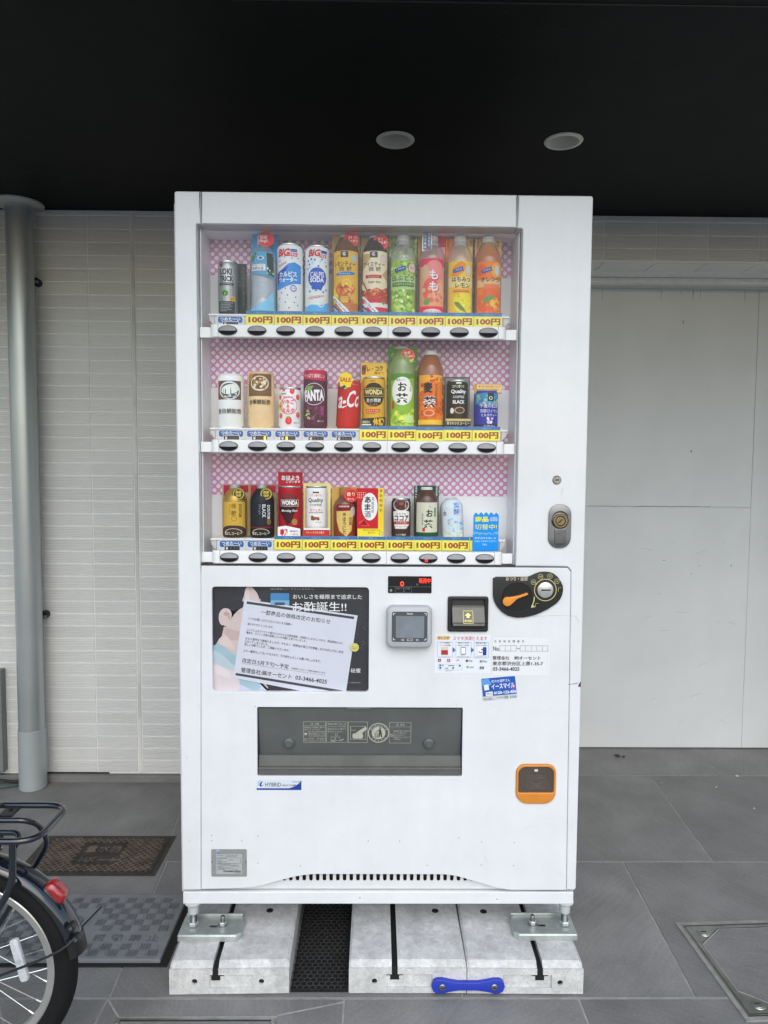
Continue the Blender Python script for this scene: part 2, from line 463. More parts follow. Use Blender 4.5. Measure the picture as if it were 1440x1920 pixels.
RUBBER = M('0.009,0.009,0.0095', .75, spec=.2, noise=.12, scale=60, bump=.3, bscale=300)

# ------------------------------------------------------------------ the setting: ground, paving, building
b = B(); b.add([(-400, -400, -.06), (400, -400, -.06), (400, 400, -.06), (-400, 400, -.06)], [(0, 1, 2, 3)], ASPH)
tag(b.build('ground'), kind='structure')
pave = link('pavement', None); tag(pave, kind='structure')
b = B(); b.box(-4.5, 4.5, -1.62, 1.60, -.05, -.0014, GROUT); b.build('joint_bed', pave)
def slab(q, g=.0024):
    c = Vector((sum(p[0] for p in q) / 4, sum(p[1] for p in q) / 4))
    def off(p):
        dx = g if p[0] < c.x else -g; dy = g if p[1] < c.y else -g
        return (p[0] + dx - c.x, p[1] + dy - c.y)
    o = [off(p) for p in q]; e = .0012
    i = [(x - e * (1 if x > 0 else -1), y - e * (1 if y > 0 else -1)) for x, y in o]
    b = B(); vs = [(x, y, -.02) for x, y in o] + [(x, y, -.0012) for x, y in o] + [(x, y, 0) for x, y in i]
    fs = [(8, 9, 10, 11)]
    for k in range(2):
        for a in range(4): fs.append((k * 4 + a, k * 4 + (a + 1) % 4, k * 4 + 4 + (a + 1) % 4, k * 4 + 4 + a))
    b.add(vs, fs, STONE); b.build('paving_slab', pave, loc=(c.x, c.y, random.uniform(-.0004, .0004)))
rows = [  # (near line y, far line y, joints as (x at near line, x at far line))
    (-1.62, -1.31, [-2.9, -1.78, -.648, .48, 1.60, 2.7]),
    (-1.31, -.715, [-2.9, -1.48, -.36, .77, 1.9, 2.9]),
    (-.715, -.118, [-2.9, -1.776, -1.212, -.648, -.084, .479, 1.045, 1.61, 2.7]),
    (-.118, .477, [-2.9, (-1.80, -1.84), (-.645, -.68), (.20, .21), (.762, .79), (1.49, 1.56), 2.9]),
    (.477, 1.127, [-2.9, (-1.62, -1.66), (-.695, -.76), (.10, .105), (1.084, 1.126), (1.72, 1.79), 2.9]),
    (1.127, 1.43, [(.55, .56), (1.43, 1.432), (2.03, 2.08), 2.9]),
]
for y0, y1, js in rows:
    js = [(j, j) if not isinstance(j, tuple) else j for j in js]
    for (a0, a1), (c0, c1) in zip(js, js[1:]): slab([(a0, y0), (c0, y0), (c1, y1), (a1, y1)])

CEIL, YW, YG = 2.243, 1.077, 1.41
CY0 = -.66      # front edge of the overhang, out of view, placed to shade the machine's top
b = B(); b.box(-4.5, 4.5, CY0, 1.62, CEIL, CEIL + .03, BLACKPAINT)
tag(b.build('ceiling'), kind='structure')
b = B(); b.box(-4.5, 4.5, CY0 - .02, 2.4, CEIL + .034, CEIL + 3.2, M('0.16,0.165,0.17', .6, noise=.05, scale=3))  # unseen storey above the ceiling, put in to block sky light
tag(b.build('upper_wall'), kind='structure')
b = B(); b.box(-4.5, .55, YW + .0012, 1.6, -.02, CEIL, TILEGROUT); b.box(.55, 4.5, YW + .0012, 1.30, 2.071, CEIL, TILEGROUT); b.box(1.95, 4.5, YW + .0012, 1.6, -.02, 2.07, TILEGROUT)
wall = b.build('tiled_wall')
tag(wall, 'white wall of long finely ribbed tiles under the black ceiling', 'wall')
# one ribbed tile: 6 ribs along its length
def rib_profile(h, nr):
    p = [(.0, .0)]
    st = h / nr
    for i in range(nr):
        z = i * st
        p += [(z + st * .10, -.0034), (z + st * .58, -.0034), (z + st * .70, -.0004), (z + st * .96, -.0004)]
    p += [(h, .0)]
    return p
def tile_mesh(w, h, nr=7):
    p = rib_profile(h, nr); m = len(p); vs = []; fs = []
    for x in (0, w): vs += [(x, y, z) for z, y in p]
    for i in range(m - 1): fs.append((i, i + m, i + m + 1, i + 1))
    vs += [(0, .007, 0), (0, .007, h), (w, .007, 0), (w, .007, h)]
    fs.append(tuple(range(m)) + (2 * m + 1, 2 * m)); fs.append(tuple(range(2 * m - 1, m - 1, -1)) + (2 * m + 2, 2 * m + 3))
    fs.append((0, 2 * m, 2 * m + 2, m)); fs.append((m - 1, 2 * m - 1, 2 * m + 3, 2 * m + 1))
    return vs, fs
_tm = {}
def tile(x0, x1, z0, z1):
    g = .0024; w, h = round(x1 - x0 - 2 * g, 4), round(z1 - z0 - .0042, 4)
    if h < .006: return
    if (w, h) not in _tm:
        me = bpy.data.meshes.new('tile'); vs, fs = tile_mesh(w, h, max(2, round(h / .0065))); me.from_pydata(vs, [], fs); me.materials.append(TILEW); _tm[(w, h)] = me
    o = link('tile', _tm[(w, h)], wall, (x0 + g, YW + random.uniform(-.0003, .0003), z0 + .0021))
ROW = .0498
zs = [.0319 + ROW * k for k in range(45)] + [CEIL - .001]
for x0, x1 in [(-1.532, -1.332), (-1.332, -1.132), (-1.132, -.968), (-.951, -.751)]:
    for z0, z1 in zip(zs, zs[1:]): tile(x0, x1, z0, z1)
for z0, z1 in zip([2.071, 2.1208, 2.1706, 2.2204], [2.1208, 2.1706, 2.2204, CEIL - .001]):
    for x0, x1 in zip([.662, .8635, 1.065, 1.267, 1.468, 1.669], [.8635, 1.065, 1.267, 1.468, 1.669, 1.871]): tile(x0, x1, z0, z1)
# tiles beyond the frame and behind the machine, joined
b = B()
for x0 in [-1.732 - .2 * k for k in range(3)] + [-.751 + .2 * k for k in range(6)]:
    for z0, z1 in zip(zs, zs[1:]):
        if z1 - z0 < .01: continue
        vs, fs = tile_mesh(.1952, round(z1 - z0 - .0042, 4), 7); b.add([(x + x0 + .0024, y + YW, z + z0 + .0021) for x, y, z in vs], fs, TILEW)
b.build('tile_field', wall, kind='stuff')
# expansion joint strip, soffit tiles under the lintel, plinth
b = B(); b.box(-.9655, -.9535, YW - .0030, YW + .0010, .03, CEIL - .001, M('0.66,0.65,0.62', .8, noise=.2, scale=6))
b.build('joint_strip', wall)
for x0, x1 in zip([.662, .8635, 1.065, 1.267, 1.468, 1.669], [.8635, 1.065, 1.267, 1.468, 1.669, 1.871]):
    b = B(); b.box(x0 + .002, x1 - .002, YW + .003, YW + .12, 2.066, 2.071, TILEW); b.build('soffit_tile', wall)
b = B(); b.box(.56, 1.95, YW + .125, 1.29, 2.067, 2.0705, M('0.75,0.75,0.73', .7, noise=.05)); b.build('lintel_soffit', wall)
b = B(); b.box(-4.5, .55, 1.052, YW - .002, -.02, .0268, CONC, bev=.002); b.build('plinth', wall)
b = B(); b.box(-1.34, -1.085, YW - .006, YW - .0015, .0262, .0312, M('0.012,0.012,0.012', .6)); b.build('seal_strip', wall)

# boarded opening at the right
GATEW = M('0.62,0.63,0.63', .42, noise=.035, scale=2.5, bump=.05, bscale=20)
def gate_mat():
    m = GATEW.copy(); n, bs, new = nodes_of(m); L = n.links.new
    tc = new('ShaderNodeTexCoord'); sc = new('ShaderNodeVectorMath'); sc.operation = 'MULTIPLY'; sc.inputs[1].default_value = (5, 5, 1.0); L(tc.outputs['Object'], sc.inputs[0])
    nz = new('ShaderNodeTexNoise'); nz.inputs['Scale'].default_value = 1; nz.inputs['Detail'].default_value = 5; L(sc.outputs[0], nz.inputs['Vector'])
    bl = new('ShaderNodeTexNoise'); bl.inputs['Scale'].default_value = 3.5; bl.inputs['Detail'].default_value = 7; L(tc.outputs['Object'], bl.inputs['Vector'])
    def mr(src, lo, hi):
        q = new('ShaderNodeMapRange'); q.inputs[1].default_value = .35; q.inputs[2].default_value = .65; q.inputs[3].default_value = lo; q.inputs[4].default_value = hi; L(src, q.inputs[0]); return q.outputs[0]
    k = new('ShaderNodeMath'); k.operation = 'MULTIPLY'; L(mr(nz.outputs[0], .985, 1.01), k.inputs[0]); L(mr(bl.outputs[0], .96, 1.03), k.inputs[1])
    v = new('ShaderNodeVectorMath'); v.operation = 'SCALE'; v.inputs[0].default_value = (.68, .695, .70); L(k.outputs[0], v.inputs['Scale']); L(v.outputs[0], bs.inputs['Base Color'])
    return m
GM = gate_mat()
gate = thing('boarded_doorway', 'pale grey painted boards closing the doorway beside the white machine', 'doorway', (1.25, YG, 0))
b = B(); b.box(-.70, .40, 0, .03, .006, 1.0995, GM, bev=.0015); b.build('board', gate)
b = B(); b.box(-.70, .3998, .0006, .03, 1.1002, 2.05, GM, bev=.0015); b.build('board', gate)
b = B(); b.box(.4008, .70, .0, .03, .006, 2.05, GM, bev=.0012); b.build('board', gate)
b = B(); b.box(-.70, .70, -.118, -.075, 2.045, 2.0665, M('0.75,0.75,0.73', .5, noise=.05), bev=.002); b.box(-.70, .70, -.074, .0, 2.049, 2.066, M('0.6,0.6,0.58', .5)); b.build('header', gate)
ch = M('#3a3a38', .8)
b = B()
for x, z, rx, rz in [(.0703, 1.9086, .0016, .008), (.1249, 1.3463, .003, .004), (.3223, .8387, .002, .0035), (.178, .838, .0025, .001), (.02, .86, .006, .001), (.145, .80, .004, .001)]:
    b.plate(circ(x, z, rx, rz, 8), ch, -.0006, .0006)
g = random.Random(3)
pts = [(-.33 + .55 * i / 22, 1.1003 + g.uniform(-.001, .0012)) for i in range(23)]
b.plate([(x, z - .0007) for x, z in pts] + [(x, z + .0008 + g.uniform(0, .0012)) for x, z in pts[::-1]], M('#77777a', .8), -.0005, .0005)
for i in range(16):
    x, z, l_, a = g.uniform(-.3, .38), g.uniform(.1, .95), g.uniform(.01, .06), g.uniform(-.5, .4)
    b.plate([(x, z), (x + l_ * math.cos(a), z + l_ * math.sin(a)), (x + l_ * math.cos(a), z + l_ * math.sin(a) + .0009), (x, z + .0009)], M('#9aa0a4', .7), -.0004, .0004)
for i in range(7):
    x = g.uniform(-.3, .35); l_ = g.uniform(.02, .07)
    b.plate([(x, 2.044), (x + .0014, 2.044), (x + .0011, 2.044 - l_), (x + .0004, 2.044 - l_)], M('#8b8a84', .8), -.0004, .0004)
b.build('scuff_marks', gate, kind='stuff')

# downlights in the ceiling
def downlight(x, y, label):
    t = thing('ceiling_downlight', label, 'downlight', (x, y, CEIL), 0, 'round downlights in the black ceiling')
    wh = M('#e6e5da', .45, noise=.03)
    b = B(); b.lathe([(.0445, -.0005), (.0565, -.0005), (.0572, -.002), (.055, -.0045), (.046, -.006), (.0445, -.0045), (.0445, -.0005)], wh, n=40); b.build('trim_ring', t, smooth=True)
    b = B(); b.lathe([(.0444, -.0045), (.0432, .004), (.0385, .016), (.0312, .0265), (.0302, .0265), (.0302, .066)], M('#dbdacf', .35, noise=.02), n=40); b.build('reflector', t, smooth=True)
    b = B(); b.lathe([(.0, .052), (.020, .052), (.0285, .060), (.0285, .0655), (.0, .0655)], M('0.012,0.012,0.012', .4), n=24); b.build('lamp_hole', t, smooth=True)  # near-black colour stands in for the shade inside the lamp opening
# the ceiling needs real holes for them
def cut_ceiling():
    c = bpy.data.objects['ceiling']; TH = .07; cm = c.data; cm.clear_geometry()
    x0, x1, y0, y1 = -4.5, 4.5, CY0, 1.62
    hs_ = [circ(.0355, .447, .0446, n=40), circ(.5365, .442, .0446, n=40)]
    vs, fs = curve_geo([[(x0, y0), (x1, y0), (x1, y1), (x0, y1)], *hs_], TH / 2)
    cm.from_pydata([(x, y, z + CEIL + TH / 2) for x, y, z in vs], [], fs); cm.update()
cut_ceiling()
fb = bpy.data.objects['upper_wall'].data
for v in fb.vertices:
    if v.co.z < 3: v.co.z = CEIL + .074
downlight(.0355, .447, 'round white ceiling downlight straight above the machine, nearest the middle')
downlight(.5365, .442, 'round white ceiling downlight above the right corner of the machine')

b = B(); b.box(-4.4, 4.4, -.1925, -.1885, CEIL - .0012, CEIL - .0002, M('0.02,0.021,0.022', .6)); b.build('panel_joint', bpy.data.objects['ceiling'])
# drain pipe by the wall
pipe = thing('downpipe', 'thick silver grey metal pipe running from paving to ceiling', 'pipe', (-1.359, 1.008, 0))
PIPE = M('#b2b7b7', .30, .55, noise=.07, scale=4, bump=.04, bscale=40)
b = B(); b.lathe([(.0478, .0), (.0478, CEIL - .012), (.044, CEIL - .012)], PIPE, n=48); b.build('shaft', pipe, smooth=True)
b = B(); b.lathe([(.0482, .004), (.0508, .004), (.0508, .236), (.0482, .2375)], M('#b4babb', .42, .35, noise=.06, scale=5), n=48); b.build('sleeve', pipe, smooth=True)
b = B(); prof = [(.048, CEIL - .012), (.080, CEIL - .010), (.088, CEIL - .007), (.088, CEIL - .0008)]
b.lathe(prof, M('#c2c5c0', .45, .2, noise=.05), n=48)
b.v = [(x, min(y, .066), z) for x, y, z in b.v]; b.build('flange', pipe, smooth=True)
for z in (1.966, .677):
    b = B(); b.lathe([(0, .0), (.0135, .0), (.0155, -.004), (.0155, -.03), (.0, -.03)], BLACKPL, c=(.037, .036, z), axis='-Y', n=20)
    b.lathe([(0, .0), (.006, .0), (.006, .008), (0, .008)], STEEL, c=(.047, .032, z - .004), axis='-Y', n=10)
    b.tube([(.03, .05, z), (.0, .068, z)], .008, BLACKPL); b.build('bracket', pipe, smooth=True)

# utility box at the far left with cables
ub = thing('utility_box', 'low grey metal box with dark front beside the pipe', 'utility box', (-1.49, 1.04, 0))
b = B(); b.box(-.35, -.0, -.004, .034, .045, .458, M('#7e8280', .5, .2, noise=.06), bev=.003); b.build('casing', ub)
b = B(); b.box(-.335, -.012, -.0065, -.0042, .12, .40, M('#1a1a1e', .5), bev=.001); b.build('front_cover', ub)
def cable(name, pts, r, mat, label):
    b = B(); b.tube(pts, r, mat, n=8, smooth=6); tag(b.build(name, smooth=True), label, 'cable', 'cables on the ground by the pipe')
cable('cable', [(-1.75, 1.02, .05), (-1.52, 1.01, .03), (-1.44, 1.03, .012), (-1.36, 1.05, .014), (-1.30, 1.066, .022)], .0055, M('#16171a', .5), 'black cable along the foot of the tiled wall behind the pipe')
cable('cable', [(-1.8, .98, .02), (-1.55, .985, .012), (-1.46, .99, .009), (-1.40, 1.03, .006)], .004, M('#3d5c56', .5), 'thin dark green cable lying left of the pipe')

# ------------------------------------------------------------------ covers in the paving
def cover_box(t, x0, x1, y0, y1, z, mat, name, h=.01, bev=.0015):
    b = B(); b.box(x0, x1, y0, y1, z - h, z, mat, bev=bev); return b.build(name, t)
RUST = M('0.130,0.102,0.078', .8, noise=.4, scale=22, bump=.5, bscale=120)
t = thing('meter_cover', 'rusty brown iron meter cover with raised lattice behind the bicycle', 'cover', (-.905, .512, 0))
q = [(-.235, .122), (.205, .122), (.218, -.126), (-.175, -.126)]
b = B(); b.box(-.225, .212, -.118, .121, -.01, .0012, M('0.05,0.045,0.04', .9, noise=.3)); b.build('frame', t)
b = B(); b.box(-.208, .196, -.105, .104, .0, .0032, M('0.044,0.036,0.030', .85, noise=.4, scale=22), bev=.001); b.build('lid', t)
b = B(); st = .0215
ink = lambda x, y: (-.07 < x < .07 and -.06 < y < .07)
for s in (1, -1):
    for k in range(-14, 15):
        c = k * st
        # bar along x - s*y = c inside the lid
        seg = []
        n_ = 60
        for i in range(n_ + 1):
            y = -.098 + .195 * i / n_; x = c + s * y
            seg.append((x, y))
        run = []
        for x, y in seg + [(9, 9)]:
            if abs(x) < .19 and abs(y) < .099 and not ink(x, y): run.append((x, y))
            else:
                if len(run) > 3: b.tube([(run[0][0] - .004, run[0][1], .0040), (run[-1][0] - .004, run[-1][1], .0040)], .0030, RUST, n=4)
                run = []
b.build('lattice', t, kind='stuff')
A = Art(0, 0, 1); A.text('量水器', 0, -.032, .040, RUST, w=.115, bold=.01); A.text('MX', -.03, .032, .026, RUST, w=.05, bold=.02)
A.line([(.005, .032), (.06, .032)], .005, RUST); A.poly([(.045, .020), (.066, .032), (.045, .044)], RUST)
def lay(A, name, parent, z, d=.00005, thick=None):
    b = B()
    for i, (vs, fs, mat) in enumerate(A.items): b.add([(x, y, z + d * i) for x, y in vs], fs, mat)
    o = b.build(name, parent)
    if thick:
        md = o.modifiers.new('thickness', 'SOLIDIFY'); md.thickness = thick; md.offset = 1 if True else -1
    return o
lay(A, 'lettering', t, .0036, thick=.0022)
HING = M('0.07,0.058,0.045', .8, noise=.3)
for x in (-.13, .115):
    b = B(); b.box(x, x + .035, .075, .108, .003, .0055, HING, bev=.001); b.build('hinge', t)

BLUEG = M('0.200,0.208,0.217', .55, noise=.12, scale=18, bump=.15)
BLUEG2 = M('0.130,0.138,0.148', .6, noise=.12, scale=18)
t = thing('utility_cover', 'blue grey chamber cover with check tread pattern left of the concrete block', 'cover', (-.83, .142, 0))
b = B(); b.box(-.42, .292, -.153, .145, -.01, .004, M('0.012,0.012,0.013', .8), bev=.001); b.build('frame', t)
b = B(); b.box(-.40, .272, -.142, .137, .0, .014, BLUEG, bev=.004); b.build('lid', t)
b = B(); cs = .0256
for i in range(-14, 10):
    for j in range(-5, 5):
        x, y = i * cs + .012, j * cs * .97 + .004
        if -.075 < y < -.045 and .03 < x: continue
        if -.02 < x < .05 and -.06 < y < .06: continue
        if (i + j) % 2 == 0:
            for k in range(4):
                xx = x - cs * .40 + k * cs * .27
                b.box(xx, xx + cs * .15, y - cs * .42, y + cs * .42, .0135, .0162, BLUEG2)
        else: b.box(x - cs * .36, x + cs * .36, y - cs * .36, y + cs * .36, .0135, .0152, BLUEG)
b.build('tread_pattern', t, kind='stuff')
A = Art(0, 0, 1)
for i, chh in enumerate('積載禁止'): A.text(chh, .085 + .048 * i, .0605, .026, BLUEG2, w=.030, bold=.03)
A.ring(-.005, -.012, .014, .019, BLUEG2); A.text('a', -.005, -.012, .014, BLUEG2, bold=.03)
A.text('m', -.005, .06, .014, BLUEG2, w=.02, bold=.03)
lay(A, 'lettering', t, .0143, thick=.0016)
b = B(); b.add([(.038, .075, .0150), (.043, .075, .0150), (.012, -.068, .0150), (.007, -.068, .0150)], [(0, 1, 2, 3)], DARK); b.build('lifting_slot', t)

SS = M('#a3a49f', .33, 1., noise=.16, scale=22, bump=.05)
t = thing('inspection_cover', 'steel framed paving cover with corner bolts at the right', 'cover', (.842, .152, 0), R(2.6))
b = B()
for a in [(-.013, .0, -.345, .013), (.0, .62, .0, .013), (.0, .62, -.345, -.332)]: b.box(*a, -.012, .0035, M('#8c8b86', .8, noise=.2), bev=.001)
b.build('mortar_edge', t)
def flat_poly(name, pts, z, mat, parent, h=.006, holes=()):
    vs, fs = curve_geo([pts, *holes], h / 2); b = B(); b.add([(x, y, zz + z - h / 2) for x, y, zz in vs], fs, mat); return b.build(name, parent)
flat_poly('frame', [(.0, -.001), (.61, -.001), (.61, -.331), (.0, -.331)], .0045, SS, t, holes=[[(.0035, -.0045), (.6065, -.0045), (.6065, -.3275), (.0035, -.3275)]])
out = [(.0062, -.0072), (.604, -.0072), (.604, -.325), (.0062, -.325)]
inn = [(.093, -.018), (.515, -.018), (.588, -.085), (.588, -.25), (.515, -.314), (.092, -.314), (.018, -.255), (.018, -.078)]
flat_poly('lid_frame', out, .0040, SS, t, holes=[inn])
c_ = lambda k: [(x + (1 if x < .3 else -1) * k, y + (-1 if y > -.165 else 1) * k) for x, y in inn]
flat_poly('mortar_line', c_(.001), .0030, M('#a09f99', .8, noise=.15), t)
flat_poly('paving_insert', c_(.004), .0038, STONE, t)
for x, y in ((.045, -.034), (.042, -.297), (.565, -.034), (.565, -.297)):
    b = B(); b.lathe([(.0, .0066), (.013, .0066), (.0135, .0058), (.0165, .0058), (.018, .0038)], SS, c=(x, y, 0), n=28)
    b.box(x - .008, x + .008, y - .0012, y + .0012, .0066, .0070, DARK); b.build('bolt', t, smooth=True)

t = thing('inspection_cover', 'steel edged paving cover partly cut off below the left concrete block', 'cover', (-.42, -.36, 0))
flat_poly('frame', [(-.182, .178), (.182, .178), (.182, -.178), (-.182, -.178)], .0040, SS, t, holes=[[(-.176, .172), (.176, .172), (.176, -.172), (-.176, -.172)]])
flat_poly('paving_insert', [(-.171, .167), (.171, .167), (.171, -.167), (-.171, -.167)], .0035, STONE, t)
for x in (-.176, .176):
    b = B(); b.box(x - .004, x + .004, .160, .174, .001, .0055, SS, bev=.001); b.build('corner_lug', t)
b = B()
for p in [[(-.085, -.131), (-.236, -.172)], [(-.646, -.121), (-.60, -.178)], [(-.60, -.178), (-.236, -.176)]]:
    (x0, y0), (x1, y1) = p; d = Vector((x1 - x0, y1 - y0)).normalized(); n = Vector((-d.y, d.x)) * .0022
    b.add([(x0 + n.x, y0 + n.y, .001), (x0 - n.x, y0 - n.y, .001), (x1 - n.x, y1 - n.y, .001), (x1 + n.x, y1 + n.y, .001)], [(0, 1, 2, 3)], M('#a3a29c', .9, noise=.2))
b.build('mortar_line', pave)
# litter
b = B(); g = random.Random(11)
for x, y, r_, mt in [(1.141, 1.052, .009, '#8f8a78'), (1.484, 1.119, .008, '#cfccc4'), (1.349, 1.015, .004, '#d6d4cc'), (1.407, .837, .004, '#d8d8d4'), (1.055, 1.323, .012, '#3a3a3a'), (1.08, 1.315, .008, '#3f3e3c'), (-.62, -.30, .003, '#8a887e'), (-.2, -.45, .003, '#999'*2)]:
    bm = bmesh.new(); bmesh.ops.create_icosphere(bm, subdivisions=1, radius=r_)
    for v in bm.verts: v.co = Vector((v.co.x * g.uniform(.7, 1.2) + x, v.co.y * g.uniform(.7, 1.2) + y, max(0, v.co.z * .55 * g.uniform(.6, 1.1) + .003)))
    b.frombm(bm, M(mt if mt.startswith('#') and len(mt) == 7 else '#999999', .9)); bm.free()
tag(b.build('litter'), 'small pale crumbs and a dead leaf on the paving at the right', 'litter', kind='stuff')

# ------------------------------------------------------------------ black honeycomb mat and concrete blocks
MAT = M('0.008,0.008,0.008', .75, noise=.25, scale=20); MATL = M('0.055,0.055,0.052', .85, noise=.35, scale=30)
t = thing('honeycomb_mat', 'black honeycomb rubber mat in the gap between the concrete blocks', 'mat', (-.146, .14, 0))
b = B(); b.box(-.068, .070, -.238, .40, .0006, .003, MAT); b.build('base', t)
b = B(); hr = .0088; dx = hr * math.sqrt(3); dy = hr * 1.5
for j in range(48):
    for i in range(9):
        cx = -.062 + i * dx + (dx / 2 if j % 2 else 0); cy = -.23 + j * dy
        if cx > .064 or cy > .39: continue
        P = [(cx + hr * math.cos(R(30 + 60 * k)), cy + hr * math.sin(R(30 + 60 * k))) for k in range(6)]
        Q = [(cx + hr * .86 * math.cos(R(30 + 60 * k)), cy + hr * .86 * math.sin(R(30 + 60 * k))) for k in range(6)]
        vs = [(x, y, .0065) for x, y in P] + [(x, y, .0065) for x, y in Q] + [(x, y, .003) for x, y in Q]
        fs = [(k, (k + 1) % 6, 6 + (k + 1) % 6, 6 + k) for k in range(6)] + [(6 + k, 6 + (k + 1) % 6, 12 + (k + 1) % 6, 12 + k) for k in range(6)]
        b.add(vs, fs[:6], MATL); b.add(vs, fs[6:], MAT)
b.build('honeycomb_cells', t, kind='stuff')

def block(x0, x1, xs, yf, holes, rec, label, rz=0., dots=()):
    """concrete base block with a T slot along its top; xs: slot, holes: front bolt holes, rec: recess (x0, x1)"""
    cx = (x0 + x1) / 2; w = (x1 - x0) / 2
    t = thing('concrete_block', label, 'concrete block', (cx, yf, 0), rz, 'concrete base blocks under the machine')
    s = xs - cx; g = .0072
    def sec(zt, c):
        return [(-w, .002), (-w, zt - c), (-w + c, zt), (s - g, zt), (s - g, .050), (s - .02, .050), (s - .02, .043), (s - .011, .043), (s - .011, .032), (s + .011, .032), (s + .011, .043), (s + .02, .043), (s + .02, .050), (s + g, .050), (s + g, zt), (w - c, zt), (w, zt - c), (w, .002)]
    b = B(); b.loft([(sec(.064, .006), .005), (sec(.0755, .006), .017), (sec(.0755, .006), .86)], BLOCK, cmat='fill'); b.build('body', t)
    b = B(); b.box(s - g + .0002, s + g - .0002, .0075, .85, .034, .062, DARK); b.box(s - .019, s + .019, .0055, .0075, .0435, .0495, DARK); b.box(s - .0105, s + .0105, .0052, .0073, .0325, .0433, DARK); b.box(s - g + .0004, s + g - .0004, .0056, .0074, .0497, .0635, DARK); b.build('slot_dark_fill', t)  # black fill put in for the shade deep in the slot
    r0, r1 = rec[0] - cx, rec[1] - cx
    b = B()
    for q in ((-w, s - g, .0495, .064), (s + g, w, .0495, .064), (-w, w, .002, .017)): b.plate(rrect(*q), BLOCK, .0, .005)
    for q0, q1 in ((-w, r0), (r1, w)):
        b.plate(rrect(q0, q1, .017, .0495), BLOCK, .0, .005, holes=[circ(h[0] - cx, h[1], .0068, n=16) for h in holes if q0 < h[0] - cx < q1])
    b.build('face', t)
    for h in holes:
        b = B(); b.lathe([(.0, .0), (.0066, .0)], DARK, c=(h[0] - cx, .0046, h[1]), axis='-Y', n=16)  # dark disc set in for the shade inside the hole
        b.build('bolt_hole_shade', t)
    for x, y, r_, dk in dots:
        b = B()
        if dk: b.lathe([(0, .0762), (r_, .0762), (r_ * 1.05, .0755)], DARK, c=(x - cx, y - yf, 0), n=18)  # flat dark disc drawn for the shade of an open hole
        else: b.lathe([(r_ * .86, .0757), (r_ * .9, .0764), (r_, .0757)], BLOCK, c=(x - cx, y - yf, 0), n=20)
        b.build('bolt_hole_shade' if dk else 'cast_ring', t)
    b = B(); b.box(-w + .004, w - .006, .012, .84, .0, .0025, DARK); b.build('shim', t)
    return t
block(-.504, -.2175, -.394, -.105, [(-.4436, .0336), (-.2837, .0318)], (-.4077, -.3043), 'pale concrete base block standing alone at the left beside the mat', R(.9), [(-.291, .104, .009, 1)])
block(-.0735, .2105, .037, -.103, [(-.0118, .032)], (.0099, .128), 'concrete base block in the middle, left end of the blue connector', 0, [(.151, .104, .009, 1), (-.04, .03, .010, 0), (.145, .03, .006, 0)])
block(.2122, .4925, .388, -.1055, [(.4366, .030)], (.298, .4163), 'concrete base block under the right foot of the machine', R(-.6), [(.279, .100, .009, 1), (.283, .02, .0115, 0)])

BL = M('0.022,0.045,0.42', .42, noise=.05, scale=60, bump=.1, bscale=400)
t = thing('connector_bar', 'blue plastic bar bolted across two concrete blocks', 'connector', (.2135, -.109, .0262))
o = []
for i in range(41):
    u = -1 + 2 * i / 40; x = u * .0885
    k = abs(u); hh = .0098 + .0075 * max(0, min(1, (k - .25) / .45)) ** 1.2
    e = max(0, (k - .80) / .20); hh *= math.sqrt(max(0, 1 - e ** 2.2))
    o.append((x, hh))
pts = [(x, -h) for x, h in o] + [(x, h) for x, h in o[::-1]]
pts = [p for i, p in enumerate(pts) if i == 0 or (Vector(p) - Vector(pts[i - 1])).length > 1e-5]
if (Vector(pts[0]) - Vector(pts[-1])).length < 1e-5: pts.pop()
b = B(); b.plate(pts, BL, -.006, .012, .0018); b.build('bar', t, smooth=True)
for x in (-.0625, .0625):
    b = B(); b.lathe([(.0, .0038), (.0062, .0038), (.0082, .0022), (.0082, .0)], STEEL, c=(x, -.006, 0), axis='-Y', n=20)
    b.box(x - .004, x + .004, -.0102, -.0098, -.0006, .0006, DARK); b.build('screw', t, smooth=True)

